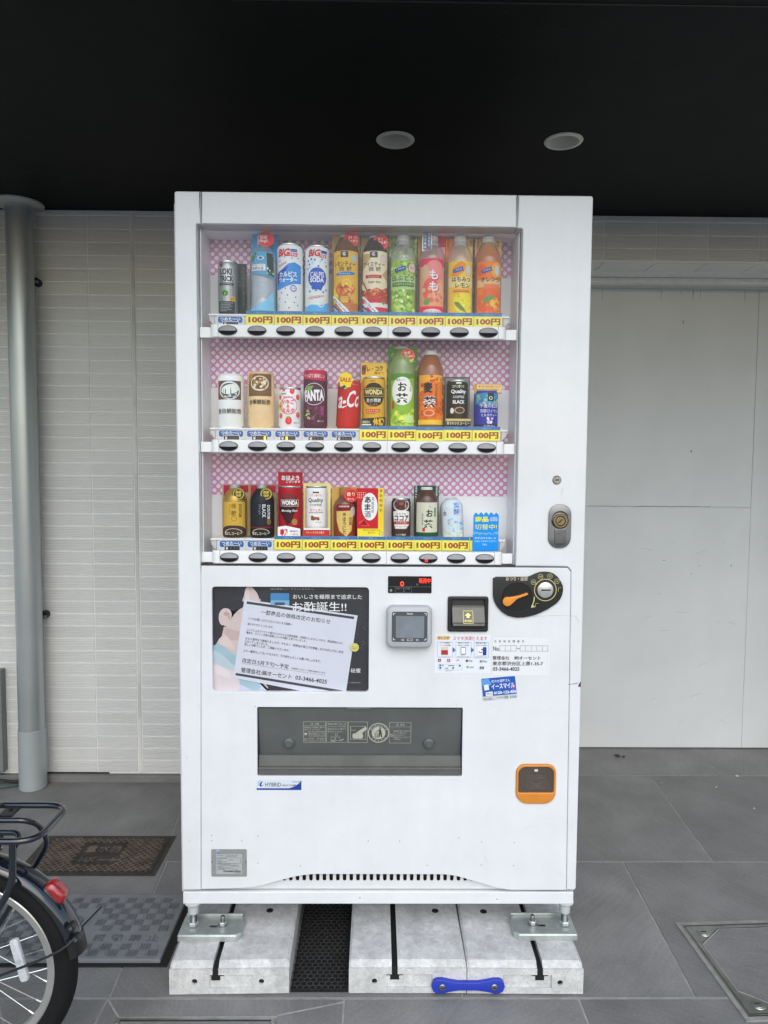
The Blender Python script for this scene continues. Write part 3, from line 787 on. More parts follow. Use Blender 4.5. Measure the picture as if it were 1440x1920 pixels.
def anchor(x0, x1, xb, xf, yb, label):
    """galvanised tray plate: xb clamp bolt, xf machine foot"""
    cx = (x0 + x1) / 2; t = thing('anchor_plate', label, 'anchor plate', (cx, yb, .0757), 0, 'galvanised anchor plates')
    s = 1 if xb > xf else -1
    y0, y1 = -.030, .052
    a, e = (x0 - cx, x1 - cx) if s > 0 else (cx - x1, cx - x0)
    pl = [(a, y0), (e - .012, y0), (e, y0 + .012), (e, y1 - .012), (e - .012, y1), (a, y1)]
    if s < 0: pl = [(-x, y) for x, y in pl][::-1]
    pl = rpoly(pl, .004, 3)
    slx = xb - cx
    sl = rrect(min(slx - s * .034, slx), max(slx - s * .034, slx), .001, .0115, .005, 4)
    def inset(k):
        o = []
        for i in range(len(pl)):
            p, q, r_ = Vector(pl[i - 1]), Vector(pl[i]), Vector(pl[(i + 1) % len(pl)])
            d = (q - p).normalized() + (r_ - q).normalized(); d.normalize(); nn = Vector((-d.y, d.x)) * k
            o.append((q.x + nn.x, q.y + nn.y))
        return o
    area = sum(pl[i - 1][0] * pl[i][1] - pl[i][0] * pl[i - 1][1] for i in range(len(pl)))
    sg = 1 if area > 0 else -1
    vs, fs = curve_geo([inset(sg * .0048), sl], .0008)
    b = B(); b.add([(x, y, z + .0157) for x, y, z in vs], fs, ZINC); b.build('plate', t)
    b = B(); n = len(pl); rings = [(0, .0)] + [(.005 * (1 - math.cos(R(90) * i / 5)), .0115 + .005 * math.sin(R(90) * i / 5)) for i in range(6)]
    vs = [(x, y, z) for k, z in rings for x, y in inset(sg * k)]
    fs = [(k * n + i, k * n + (i + 1) % n, (k + 1) * n + (i + 1) % n, (k + 1) * n + i) for k in range(len(rings) - 1) for i in range(n)]
    b.add(vs, fs, ZINC)
    # raised rear rim
    b.box(min(pl, key=lambda p: p[0])[0] + .004, max(pl, key=lambda p: p[0])[0] - .008, y1 - .006, y1 - .002, .016, .0235, ZINC, bev=.0015)
    b.build('rim', t, smooth=True)
    b = B(); x, y = xb - cx, .006
    b.lathe([(0, .019), (.0125, .019), (.0125, .0172)], ZINC, c=(x, y, 0), n=24)
    b.lathe([(0, .0215), (.0108, .0215), (.0108, .019)], STEEL, c=(x, y, 0), n=20)
    b.lathe([(0, .030), (.0085, .030), (.0098, .0285), (.0098, .0215)], ZINC, c=(x, y, 0), n=6)
    b.lathe([(0, .044), (.0045, .044), (.0055, .0425), (.0055, .030)], STEEL, c=(x, y, 0), n=14); b.build('bolt', t, smooth=True)
anchor(-.5085, -.349, -.401, -.477, .008, 'galvanised anchor plate bolted on the left concrete block')
anchor(.342, .5035, .395, .479, .012, 'galvanised anchor plate bolted on the right concrete block')
# ------------------------------------------------------------------ the vending machine
def white_paint():
    m = M('0.80,0.81,0.82', .38, noise=0, coat=.45).copy(); m.name = 'white_enamel'
    n, bs, new = nodes_of(m); L = n.links.new
    tc = new('ShaderNodeTexCoord')
    a = new('ShaderNodeTexNoise'); a.inputs['Scale'].default_value = 6; a.inputs['Detail'].default_value = 8; a.inputs['Roughness'].default_value = .65; L(tc.outputs['Object'], a.inputs['Vector'])
    sc = new('ShaderNodeVectorMath'); sc.operation = 'MULTIPLY'; sc.inputs[1].default_value = (40, 40, 2.5); L(tc.outputs['Object'], sc.inputs[0])
    s = new('ShaderNodeTexNoise'); s.inputs['Scale'].default_value = 1; s.inputs['Detail'].default_value = 4; L(sc.outputs[0], s.inputs['Vector'])
    v = new('ShaderNodeTexVoronoi'); v.inputs['Scale'].default_value = 26; L(tc.outputs['Object'], v.inputs['Vector'])
    def mr(src, i0, i1, lo, hi):
        q = new('ShaderNodeMapRange'); q.inputs[1].default_value = i0; q.inputs[2].default_value = i1; q.inputs[3].default_value = lo; q.inputs[4].default_value = hi; L(src, q.inputs[0]); return q.outputs[0]
    def mul(x, y):
        q = new('ShaderNodeMath'); q.operation = 'MULTIPLY'; L(x, q.inputs[0]); L(y, q.inputs[1]); return q.outputs[0]
    k = mul(mul(mr(a.outputs[0], .3, .7, .935, 1.03), mr(s.outputs[0], .3, .7, .988, 1.008)), mr(v.outputs['Distance'], .012, .03, .80, 1.0))
    w = new('ShaderNodeVectorMath'); w.operation = 'SCALE'; w.inputs[0].default_value = (.77, .785, .80); L(k, w.inputs['Scale']); L(w.outputs[0], bs.inputs['Base Color'])
    L(mr(a.outputs[0], .3, .7, .32, .46), bs.inputs['Roughness'])
    bp = new('ShaderNodeBump'); bp.inputs['Strength'].default_value = .12; bp.inputs['Distance'].default_value = .003
    bz = new('ShaderNodeTexNoise'); bz.inputs['Scale'].default_value = 4; L(tc.outputs['Object'], bz.inputs['Vector']); L(bz.outputs[0], bp.inputs['Height']); L(bp.outputs[0], bs.inputs['Normal'])
    return m
WHITE = white_paint()
WPL = M('0.83,0.84,0.84', .35, noise=.02, scale=8)
INNER = M('0.93,0.93,0.94', .5, noise=.03, scale=8)
LGREY = M('0.55,0.56,0.57', .45, noise=.04)
vm = thing('vending_machine', 'tall white drinks vending machine standing on concrete blocks', 'vending machine', (0, 0, 0))

b = B(); x0, x1, y0, y1, z0, z1 = -.517, .490, .056, .72, .158, 1.913
t_ = .02
b.box(x0, x0 + t_, y0, y1, z0, z1, WHITE, bev=.004); b.box(x1 - t_, x1, y0, y1, z0, z1, WHITE, bev=.004)
b.box(x0 + t_ + .001, x1 - t_ - .001, y1 - .02, y1, z0, z1, WHITE); b.box(x0 + t_ + .001, x1 - t_ - .001, y0 + .002, y1 - .021, z1 - .02, z1 - .001, WHITE)
b.box(x0 + t_ + .001, x1 - t_ - .001, y0 + .12, y0 + .14, z0 + .03, z1 - .022, LGREY)
b.build('cabinet', vm)
b = B(); b.box(-.4995, .4957, .004, .71, .1578, .1897, WHITE, bev=.0025); b.build('base_skirt', vm)
DT = .05
Z0d, Z1d = .1963, 1.9216
# door members, butted with a 1.5 mm seam between them
b = B(); b.plate(rpoly([(-.4995, Z0d), (-.4532, Z0d), (-.4452, 1.0), (-.4467, 1.030), (-.4487, 1.846), (-.4382, 1.8455), (-.4376, Z1d), (-.4997, Z1d)], [.006, .002, 0, 0, .004, 0, .001, .006]), WHITE, 0, DT, .003)
b.build('door_stile', vm)
b = B(); b.plate(rpoly([(-.4361, 1.8448), (.3181, 1.8440), (.3178, Z1d - .0003), (-.4360, Z1d - .0003)], .001), WHITE, .0004, DT, .0025); b.build('header_panel', vm)
b = B(); b.plate(rpoly([(.3312, 1.0268), (.4605, 1.0268), (.4690, 1.0165), (.4765, Z0d), (.5003, Z0d), (.5003, Z1d - .0006), (.3195, Z1d - .0006), (.3195, 1.8440), (.3330, 1.8430)], [.002, .008, .008, .001, .008, .006, .001, 0, .005]), WHITE, .0002, DT, .003)
b.build('lock_stile', vm)
# lower front panel with its curved bottom edge and openings
def interp(pts, n=8):
    P = catmull([Vector((x, 0, z)) for x, z in pts], n); return [(p.x, p.z) for p in P]
low = interp([(-.36, .2010), (-.343, .2025), (-.3046, .2075), (-.2584, .2205), (-.2161, .2319), (-.18, .2375), (-.1584, .2389)], 5) + interp([(.1606, .2385), (.18, .2365), (.202, .2322), (.2484, .2182), (.2948, .2042), (.3275, .1983), (.345, .1975)], 5)
outl = [(-.4517, .1990)] + low + [(.4752, .1975), (.4678, 1.0135), (.4605, 1.0240), (-.4443, 1.0240)]
hole_poster = rrect(-.4187, -.0309, .7089, .9726, .009)
hole_port = rrect(-.3086, .2052, .4937, .6700, .004)
hole_ret = rpoly([(.3417, .4251), (.4422, .4251), (.4422, .5263), (.3417, .5263)], [.03, .03, .022, .022], 8)
hole_bill = rrect(.1648, .2634, .8649, .9511, .006)
b = B(); b.plate(outl, WHITE, .0, .012, .0012, holes=[hole_poster, hole_port, hole_ret, hole_bill]); b.build('front_panel', vm)
b = B(); b.box(-.452, .474, .030, .049, .216, 1.020, M('0.02,0.02,0.022', .6)); b.build('door_core', vm)
# small black punch holes, dent and chip
b = B(); PN = M('0.01,0.01,0.01', .6)
for x, z in [(-.4245, .340), (-.424, .326), (-.3486, .326), (-.3083, .338), (-.3083, .268), (.2575, .3235), (.3405, .3222), (.2575, .2632), (.3395, .2620), (.05, .326), (-.0295, .326), (.2, .3345), (-.3134, .6715), (-.2, .26), (.12, .262)]:
    b.plate(circ(x, z, .00115, n=8), PN, -.00025, .0005)
for x, z in [(-.05, .1745), (.30, .171)]: b.plate(circ(x, z, .0014, n=8), PN, .0035, .0005)
b.build('punch_holes', vm, kind='stuff')
b = B(); b.plate([(.4925, .7255), (.4994, .7240), (.4996, .7395), (.4955, .7330)], M('0.05,0.045,0.04', .8), -.0004, .0006)
b.plate([(.468, .7312), (.489, .7345), (.4925, .737), (.49, .7322), (.468, .7300)], M('#8d8f90', .6), -.0003, .0005)
b.build('paint_chip', vm)
g = random.Random(5); b = B()
for i in range(26):
    x, z = g.uniform(-.49, .49), g.uniform(.22, .70); 
    if -.32 < x < .22 and .48 < z < .68: continue
    l_, a = g.uniform(.003, .022), g.uniform(-PI, PI); w_ = g.uniform(.0002, .0005)
    b.plate([(x, z), (x + l_ * math.cos(a), z + l_ * math.sin(a)), (x + l_ * math.cos(a) + w_, z + l_ * math.sin(a) + w_), (x + w_, z + w_)], M('#a9adb0', .6), -.00018, .0003)
b.plate(interp([(.36, .9), (.43, .9045), (.475, .9035), (.485, .899), (.4905, .886)], 6) + interp([(.4912, .886), (.4857, .8996), (.475, .9041), (.43, .9051), (.36, .9006)], 6), M('#b4b8bc', .6), -.0004, .0004)
b.plate([(.4395, 1.205), (.4402, 1.205), (.4445, 1.222), (.444, 1.2225)], M('#9a9da0', .6), -.0002, .0003)
b.build('scratches', vm, kind='stuff')

# grille behind the curved cut
GR = M('0.70,0.71,0.71', .45, noise=.03)
slots = [rrect(-.3000 + .01715 * k, -.3000 + .01715 * k + .0092, .2135, .2372, .0045, 4) for k in range(36)]
b = B(); b.plate(rrect(-.40, .40, .1925, .2480), GR, .0135, .002, holes=slots); b.build('vent_grille', vm)
b = B(); b.box(-.40, .40, .026, .028, .192, .248, DARK); b.build('grille_backing', vm)

# display case
DX0, DX1, DZ0, DZ1 = -.4465, .3315, 1.0275, 1.8445
b = B(); e = .0
b.box(DX0 - .004, DX0 - .0005, .0505, .1225, DZ0, DZ1, INNER); b.box(DX1 + .0005, DX1 + .004, .0505, .1225, DZ0, DZ1, INNER)
b.box(DX0 - .004, DX1 + .004, .05, .1225, DZ1 + .0005, DZ1 + .006, INNER); b.box(DX0 - .004, DX1 + .004, .0131, .1225, DZ0 - .0085, DZ0 - .003, LGREY)
b.box(DX0 - .012, DX1 + .012, .1230, .1265, DZ0 - .01, DZ1 + .01, INNER)
b.build('display_case', vm)
b = B(); b.box(DX0, DX1, .007, .030, DZ0 - .0025, DZ0 + .0005, M('0.03,0.03,0.032', .35)); b.build('gasket', vm)
def dots_mat():
    m = M('0.62,0.30,0.46', .6, noise=0).copy(); m.name = 'pink_dotted_film'
    n, bs, new = nodes_of(m); L = n.links.new
    tc = new('ShaderNodeTexCoord'); sp = new('ShaderNodeSeparateXYZ'); L(tc.outputs['Object'], sp.inputs[0])
    P = .0208
    def cell(axis, off):
        a = new('ShaderNodeMath'); a.operation = 'MULTIPLY_ADD'; a.inputs[1].default_value = 1 / P; a.inputs[2].default_value = off; L(sp.outputs[axis], a.inputs[0])
        f = new('ShaderNodeMath'); f.operation = 'FRACT'; L(a.outputs[0], f.inputs[0])
        s = new('ShaderNodeMath'); s.operation = 'SUBTRACT'; s.inputs[1].default_value = .5; L(f.outputs[0], s.inputs[0])
        p = new('ShaderNodeMath'); p.operation = 'POWER'; p.inputs[1].default_value = 2; q = new('ShaderNodeMath'); q.operation = 'ABSOLUTE'; L(s.outputs[0], q.inputs[0]); L(q.outputs[0], p.inputs[0])
        return p.outputs[0]
    def dist(o):
        a = new('ShaderNodeMath'); a.operation = 'ADD'; L(cell('X', o), a.inputs[0]); L(cell('Z', o), a.inputs[1])
        r = new('ShaderNodeMath'); r.operation = 'SQRT'; L(a.outputs[0], r.inputs[0]); return r.outputs[0]
    mn = new('ShaderNodeMath'); mn.operation = 'MINIMUM'; L(dist(0), mn.inputs[0]); L(dist(.5), mn.inputs[1])
    r = new('ShaderNodeMapRange'); r.inputs[1].default_value = .235; r.inputs[2].default_value = .275; r.inputs[3].default_value = 1; r.inputs[4].default_value = 0; L(mn.outputs[0], r.inputs[0])
    mx = new('ShaderNodeMix'); mx.data_type = 'RGBA'; mx.inputs[6].default_value = (.66, .31, .50, 1); mx.inputs[7].default_value = (.93, .84, .91, 1)
    L(r.outputs[0], mx.inputs[0]); L(mx.outputs[2], bs.inputs['Base Color'])
    return m
DOTS = dots_mat()
for z0, z1 in [(1.757, 1.90), (1.4715, 1.640), (1.195, 1.362)]:
    for a, e in ((-.4595, -.058), (-.0572, .3445)):
        b = B(); b.box(a, e, .1180, .1200, z0, min(z1, 1.845), DOTS); b.build('dotted_panel', vm)
for z0, z1 in [(1.6405, 1.7565), (1.3625, 1.471), (1.032, 1.1945)]:
    b = B(); b.box(-.4595, .3445, .1187, .1205, z0, z1, INNER); b.build('light_panel', vm)
SIDE = M('0.82,0.82,0.83', .35, noise=.05)
for x in (DX0 + .0003, DX1 - .0033):
    b = B(); b.box(x, x + .003, .026, .1175, DZ0, DZ1, SIDE); b.build('side_panel', vm)

# shelves, selection rails, buttons
BSHEEN = M('0.27,0.27,0.28', .35, noise=.15, scale=300); BDARK = M('0.008,0.008,0.009', .30, noise=0); BRIM = M('0.06,0.06,0.063', .4)  # upper-half grey holds the reflected sky in its colour
def button_mesh():
    b = B(); rx, rz = .0232, .0121
    def rg(k, y): return [(rx * k * math.cos(a), y, rz * k * math.sin(a)) for a in [2 * PI * i / 32 for i in range(32)]]
    rings = [rg(1, .0), rg(.985, -.0024), rg(.90, -.0024), rg(.89, -.0018)]
    vs = [p for r_ in rings for p in r_]
    fs = []
    for k in range(3):
        for i in range(32): fs.append((k * 32 + i, k * 32 + (i + 1) % 32, k * 32 + 32 + (i + 1) % 32, k * 32 + 32 + i))
    b.add(vs, fs, BRIM)
    # upper facet tilts up, grey in place of reflected sky; lower bowl is black
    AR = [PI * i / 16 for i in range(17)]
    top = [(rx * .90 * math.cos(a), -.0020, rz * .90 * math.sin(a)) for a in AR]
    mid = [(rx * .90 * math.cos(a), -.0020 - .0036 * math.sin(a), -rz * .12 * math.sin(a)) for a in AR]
    b.add(top + mid, [(i, i + 1, 18 + i, 17 + i) for i in range(16)], BSHEEN)
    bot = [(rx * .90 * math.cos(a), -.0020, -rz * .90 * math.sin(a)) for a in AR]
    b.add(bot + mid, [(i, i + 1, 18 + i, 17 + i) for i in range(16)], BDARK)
    return b
BX = [-.3747 + .06983 * k for k in range(10)]
proto_btn = None
for rz_, sh, gap in [(1.5950, 1.6415, 0), (1.3175, 1.3640, 1), (1.0453, 1.0893, 2)]:
    b = B()
    # rail: rounded bar in plan and section
    def bar(x0, x1, mat):
        n = 9; secs = []
        hz, hy = .0168, .013
        prof = [(-hy * math.cos(a) * .9, hz * math.sin(a)) for a in [PI * (-.5 + i / 12) for i in range(13)]]
        prof = [(min(0, -.0105 if abs(z) < hz * .80 else -.0105 * math.sqrt(max(0, 1 - ((abs(z) - hz * .8) / (hz * .2)) ** 2))), z) for _, z in [(0, hz * (-1 + i / 12)) for i in range(25)]]
        xs = []
        for side, xe in ((1, x0), (-1, x1)): xs.append((xe, side))
        vs, fs = [], []
        stations = [(x0 + .014 * (1 - math.cos(PI / 2 * i / 6)), math.sin(PI / 2 * i / 6)) for i in range(7)] + [(x1 - .014 * (1 - math.cos(PI / 2 * (6 - i) / 6)), math.sin(PI / 2 * (6 - i) / 6)) for i in range(7)]
        m = len(prof)
        for x, k in stations:
            for y, z in prof: vs.append((x, .016 + (y - .016) * max(k, .02) if False else .014 + (y - .004) * max(k, .05), rz_ + z))
        for i in range(len(stations) - 1):
            for j in range(m - 1): fs.append((i * m + j, i * m + j + 1, (i + 1) * m + j + 1, (i + 1) * m + j))
        b.add(vs, fs, mat)
    bar(-.4185, .2982, WPL)
    rail = b.build('selection_rail', vm, smooth=True, ang=50)
    b = B(); b.box(DX0, -.419, .016, .024, rz_ - .014, rz_ + .0112, WPL, bev=.001); b.build('rail_arm', rail); b = B(); b.box(.299, DX1 - .006, .016, .024, rz_ - .014, rz_ + .0112, WPL, bev=.001); b.build('rail_arm', rail)
    for x in (-.3985, .0108, .2775): b = B(); b.box(x, x + .0008, -.0014, .004, rz_ - .0165, rz_ + .0165, M('#9a9d9e', .6)); b.build('rail_seam', rail)
    for k in range(10):
        if proto_btn is None:
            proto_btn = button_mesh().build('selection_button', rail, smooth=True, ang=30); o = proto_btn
        else:
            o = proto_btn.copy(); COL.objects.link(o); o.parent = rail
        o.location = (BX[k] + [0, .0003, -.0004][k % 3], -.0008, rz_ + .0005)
    if gap == 2:
        b = B(); b.plate(rrect(BX[7] - .0085, BX[7] - .001, rz_ - .0075, rz_ - .001), M('#d8203a', .4, emit=.6), -.0075, .0004); b.build('sold_out_light', rail)
    b = B(); b.box(-.4278, .3095, .031, .114, sh - .0045, sh, WPL, bev=.0008); s_ = b.build('shelf', vm)
    for x in (-.4265, .2955):
        b = B(); b.loft([([(x, sh - .0048), (x, sh - .0145), (x + .0125, sh - .030), (x + .0125, sh - .0048)] if x < 0 else [(x, sh - .0048), (x, sh - .030), (x + .0125, sh - .0145), (x + .0125, sh - .0048)], .034), ([(x, sh - .0048), (x, sh - .0145), (x + .0125, sh - .030), (x + .0125, sh - .0048)] if x < 0 else [(x, sh - .0048), (x, sh - .030), (x + .0125, sh - .0145), (x + .0125, sh - .0048)], .108)], LGREY)
        b.build('bracket', s_)
    b = B(); b.box(-.413, .294, .034, .036, sh - .036, sh - .0055, M('0.66,0.67,0.68', .4)); b.build('price_strip', s_)

# glass
GLASS = clear_mat('clear_acrylic', (.975, .98, .98), .55, .03, .997)
b = B(); b.box(DX0 - .004, DX1 + .004, .0240, .0255, DZ0 + .002, DZ1 - .001, GLASS)
b.f = b.f[2:3]; b.m = b.m[:1]
b.build('display_glass', vm)

# price displays with the cold label
LBL = M('0.70,0.71,0.72', .45, noise=0); BLUE = M('#1f5fa8', .45, noise=.03); WHT = M('#f2f2f2', .5, noise=0); LED = M('0.02,0.022,0.022', .25, noise=0); LEDOFF = M('#4a4a48', .5, noise=0); LEDY = M('#ffe01e', .4, noise=0, emit=1.2)
def price_display(k, sh, lit=None):
    x = BX[k] + .0005
    b = B(); b.plate(rrect(x - .033, x + .033, sh - .0335, sh - .0055), LBL, .0315, .002)
    o = b.build('price_display', vm)
    A = Art(0, 0, .001, x, sh - .0055)
    A.rect(-31, 1.2, 29, 16.5, BLUE, r=5); A.text('つめた〜い', -1, 7.0, 9.0, WHT, w=49, bold=.02)
    A.rect(-20, 12.5, 20, 26.5, WHT); A.rect(-19, 13.5, 19, 26, LED); A.text('¥', -13, 19.5, 8, WHT, bold=.02)
    for i in range(3): A.text('8', -3 + 8 * i, 19.5, 9, LEDY if lit == i else LEDOFF, bold=0)
    A.build('lettering', o, y=.0315)
for k, sh, lit in [(0, 1.6415, None), (0, 1.364, None), (1, 1.364, 2), (2, 1.364, 0), (3, 1.364, None), (4, 1.364, None), (0, 1.0893, None), (1, 1.0893, None)]:
    price_display(k, sh, lit)

# locks
CHR = M('#9b9c9a', .28, 1., noise=.1, scale=60); BRASS = M('#8f8267', .35, 1., noise=.1, scale=60)
b = B(); b.lathe([(0, .0035), (.0088, .0035), (.0105, .002), (.0108, 0)], CHR, c=(.4279, 0, 1.241), axis='-Y', n=28); b.box(.4232, .4326, -.0041, -.0036, 1.2395, 1.2425, DARK); b.build('key_lock', vm, smooth=True)
b = B(); b.plate(rpoly([(.4092, 1.0735), (.4650, 1.0735), (.4650, 1.1815), (.4092, 1.1815)], .0255, 10), M('#8b8d90', .35, 1., noise=.12, scale=30), -.0045, .0045, .0015); lk = b.build('lock_plate', vm, smooth=True)
b = B(); b.lathe([(.0185, .0046), (.0205, .0062), (.0225, .0046)], CHR, c=(.4368, 0, 1.143), axis='-Y', n=36); b.build('collar', lk, smooth=True)
b = B(); b.lathe([(0, .0105), (.0105, .0105), (.0118, .0085), (.0128, .011), (.0165, .011), (.0178, .0095), (.0178, .0046)], BRASS, c=(.4368, 0, 1.141), axis='-Y', n=32)
bb = B(); bb.box(-.0065, .0065, -.0112, -.0107, -.0012, .0012, DARK); c45 = math.cos(.75), math.sin(.75)
bb.v = [(.4368 + x * c45[0] - z * c45[1], y, 1.141 + x * c45[1] + z * c45[0]) for x, y, z in bb.v]; b.add(bb.v, bb.f, DARK); b.build('key_cylinder', lk, smooth=True)
b = B(); b.plate(rpoly([(.4238, 1.0815), (.4522, 1.0815), (.4522, 1.1215), (.4238, 1.1215)], [.007, .007, .002, .002]), M('#7e8184', .3, 1., noise=.15, scale=80), -.0068, .0025, .0006); b.build('handle', lk, smooth=True)

# coin panel
CP = [(.2747, .9975), (.2818, 1.0015), (.3605, 1.0019), (.3690, 1.0052), (.3782, 1.0100), (.3900, 1.0140), (.4032, 1.0152), (.4150, 1.0138), (.4248, 1.0103), (.4350, 1.0020), (.4428, .9904), (.4478, .9800), (.4486, .9691), (.4465, .9570), (.4425, .9477), (.4340, .9370), (.4230, .9289), (.4100, .9205), (.3941, .9127), (.3800, .9068), (.3661, .9032), (.3520, .9003), (.3374, .8995), (.3240, .9015), (.3121, .9051), (.3000, .9125), (.2906, .9216), (.2840, .9300), (.2793, .9389), (.2765, .9480), (.2750, .9576)]
CPM = M('0.016,0.016,0.017', .5, noise=.05, bump=.08, bscale=500)
b = B(); b.plate(CP, CPM, -.006, .006, .0015); cp = b.build('coin_panel', vm, smooth=True)
CREAM = M('#e3dcae', .5, noise=0); GOLDL = M('#c9c07e', .45, noise=0)
b = B(); b.lathe([(.036, .0062), (.0375, .0075), (.039, .0062)], CPM, c=(.3347, 0, .9506), axis='-Y', n=40); b.lathe([(0, .0064), (.0355, .0064)], M('0.010,0.010,0.011', .3), c=(.3347, 0, .9506), axis='-Y', n=40); b.build('dial', cp, smooth=True)
b = B(); o = circ(.3090, .9420, .0115, n=18, a0=R(70), a1=R(310), end=True)
arm = o + [(.3230, .9390), (.3335, .9490), (.3450, .9535), (.3585, .9590), (.3598, .9625), (.3560, .9637), (.3380, .9575), (.3230, .9545)]
b.plate(arm, M('#e89433', .4, noise=.03), -.0185, .010, .0022); b.build('return_lever', cp, smooth=True)
b = B(); b.lathe([(0, .0100), (.0080, .0095), (.0150, .0085), (.0190, .0075), (.0200, .0062)], M('#d3d3d0', .25, .6, noise=.1, scale=80), c=(.4042, 0, .9697), axis='-Y', n=36); b.box(.3938, .4160, -.0106, -.0082, .9684, .9714, DARK); b.build('coin_slot', cp, smooth=True)
A = Art(0, 0, .001, .4042, .9697)
A.ring(0, 0, 26.0, 27.8, GOLDL, n=48)
for a, s in ((-147, '500'), (-111, '100'), (-73, '50'), (-38, '10')):
    x, y = 35.5 * math.cos(R(a)), 35.5 * math.sin(R(a)); A.ring(x, y, 5.5, 6.4, GOLDL, n=20); A.text(s, x, y, 4.6, GOLDL, w=7.5 if len(s) == 3 else 5.4)
A.text('おつり・返却', -71.5, 21.5 - 49, 10, CREAM, w=53, bold=.02)
A.ring(-69.5, 19.2, 41, 43.5, GOLDL, a0=-.05, a1=.55, n=12); A.poly([(-32, 36), (-24, 42), (-35, 45)], GOLDL)
for x, y in ((35.5, -1), (-20, 38)): A.rect(x - 3.5, y - 4.5, x + 3.5, y + 4.5, DARK); A.line([(x - 3.5, y - 4.5), (x + 3.5, y - 4.5)], .8, GOLDL); A.line([(x - 3.5, y - 4.5), (x - 3.5, y + 4.5)], .8, GOLDL)
A.build('lettering', cp, y=-.006)

# LED panel
b = B(); b.plate(rrect(.0157, .1234, .9592, 1.0014, .002), M('0.012,0.012,0.013', .22, noise=0), -.002, .002, .0005); lp = b.build('display_panel', vm)
RED = M('#ff3b22', .5, noise=0, emit=1.2); GRY = M('#8d8d8d', .6, noise=0)
A = Art(65, 75, .0003585, .0157, 1.0012)
A.text('販売中', 318, 105, 34, RED, w=78, bold=0); A.ring(162, 127, 8, 13, RED, ky=1.25); A.line([(70, 147), (360, 147)], 1.2, GRY); A.text('円', 266, 132, 12, GRY)
A.disc(86, 173, 11, M('#5d5d5d', .5)); A.disc(86, 173, 7, M('#8c8c8c', .5)); A.frame(115, 151, 172, 186, 1.2, GRY); A.frame(176, 151, 228, 186, 1.2, GRY)
A.text('1枚ずつ', 143, 161, 9, GRY, w=36); A.text('千円札', 201, 161, 9, GRY, w=34)
A.build('lettering', lp, y=-.002)

# payment terminal
TG = M('#b3b7ba', .4, noise=.03); TD = M('#4d5257', .35, noise=.03)
def rr_sec(x0, x1, z0, z1, r, y): return (rrect(x0, x1, z0, z1, r, 7), y)
b = B(); b.loft([rr_sec(.0185, .1170, .8350, .9270, .012, -.0310), rr_sec(.0150, .1205, .8310, .9300, .0145, -.0290), rr_sec(.0122, .1240, .8262, .9325, .017, -.0215), rr_sec(.0118, .1255, .8215, .9300, .017, -.0005)], TG); pt = b.build('payment_terminal', vm, smooth=True, ang=40)
b = B(); b.plate(rrect(.0250, .1122, .8445, .9190, .005), TD, -.0318, .0016, .0005); b.build('bezel', pt)
b = B(); b.plate(rrect(.0350, .1040, .8545, .9085, .0015), M('#7f868d', .22, noise=.10, scale=35), -.0326, .0009); b.build('screen', pt)
A = Art(85, 310, .000343, .0248, .9190)
for x, y, sx, sy in ((97, 322, 1, 1), (330, 322, -1, 1), (97, 512, 1, -1), (330, 512, -1, -1)):
    A.line([(x, y), (x + 14 * sx, y)], 3.5, WHT); A.line([(x, y), (x, y + 14 * sy)], 3.5, WHT)
A.text('Yamar', 213, 324, 11, WHT, w=46, bold=.02); A.frame(196, 505, 234, 518, 2, WHT)
A.line([(172, 506), (152, 512), (172, 518), (172, 506)], 2, WHT); A.line([(260, 506), (280, 512), (260, 518), (260, 506)], 2, WHT)
A.build('lettering', pt, y=-.0318)

# bill slot
b = B(); b.plate(rrect(.1638, .2644, .8639, .9521, .006), BLACKPL, -.006, .0065, .002, holes=[rrect(.1745, .2550, .8720, .9440, .004)])
bs_ = b.build('bill_slot', vm, smooth=True)
b = B(); b.box(.1735, .256, .0005, .004, .912, .945, M('0.03,0.03,0.03', .5)); b.build('slot_hood', bs_)
sm = M('#5c5b55', .30, noise=.12, scale=60)
b = B(); b.add([(.1750, -.001, .9270), (.2545, -.001, .9270), (.2545, -.0165, .8900), (.1750, -.0165, .8900), (.2545, -.0165, .8840), (.1750, -.0165, .8840), (.2545, -.003, .8790), (.1750, -.003, .8790)], [(0, 1, 2, 3), (3, 2, 4, 5), (5, 4, 6, 7)], sm)
b.add([(.1750, -.001, .9270), (.1750, -.0165, .8900), (.1750, -.0165, .8840), (.1750, -.003, .8790)], [(0, 1, 2, 3)], sm); b.add([(.2545, -.001, .9270), (.2545, -.0165, .8900), (.2545, -.0165, .8840), (.2545, -.003, .8790)], [(0, 1, 2, 3)], sm)
b.box(.176, .2535, -.0185, -.016, .8825, .8850, M('#8d8c86', .3)); b.box(.176, .2535, -.004, .003, .9265, .9290, M('#77766f', .3)); b.box(.1745, .255, -.006, .004, .873, .8795, M('0.02,0.02,0.02', .4)); b.build('bill_tray', bs_)
A = Art(583, 312, .000362, .2018, .9165); YL = M('#d8cf6e', .5, noise=0, emit=.25)
A.frame(583, 312, 648, 392, 2.5, YL); A.poly([(615, 323), (638, 342), (625, 342), (625, 356), (605, 356), (605, 342), (592, 342)], YL); A.text('¥1000', 615, 376, 16, YL, w=52)
mp_ = A.build('lettering', bs_, y=0)
for v in mp_.data.vertices:
    k = (.9270 - v.co.z) / .037; v.co.y += -.001 - .0155 * k - .0004

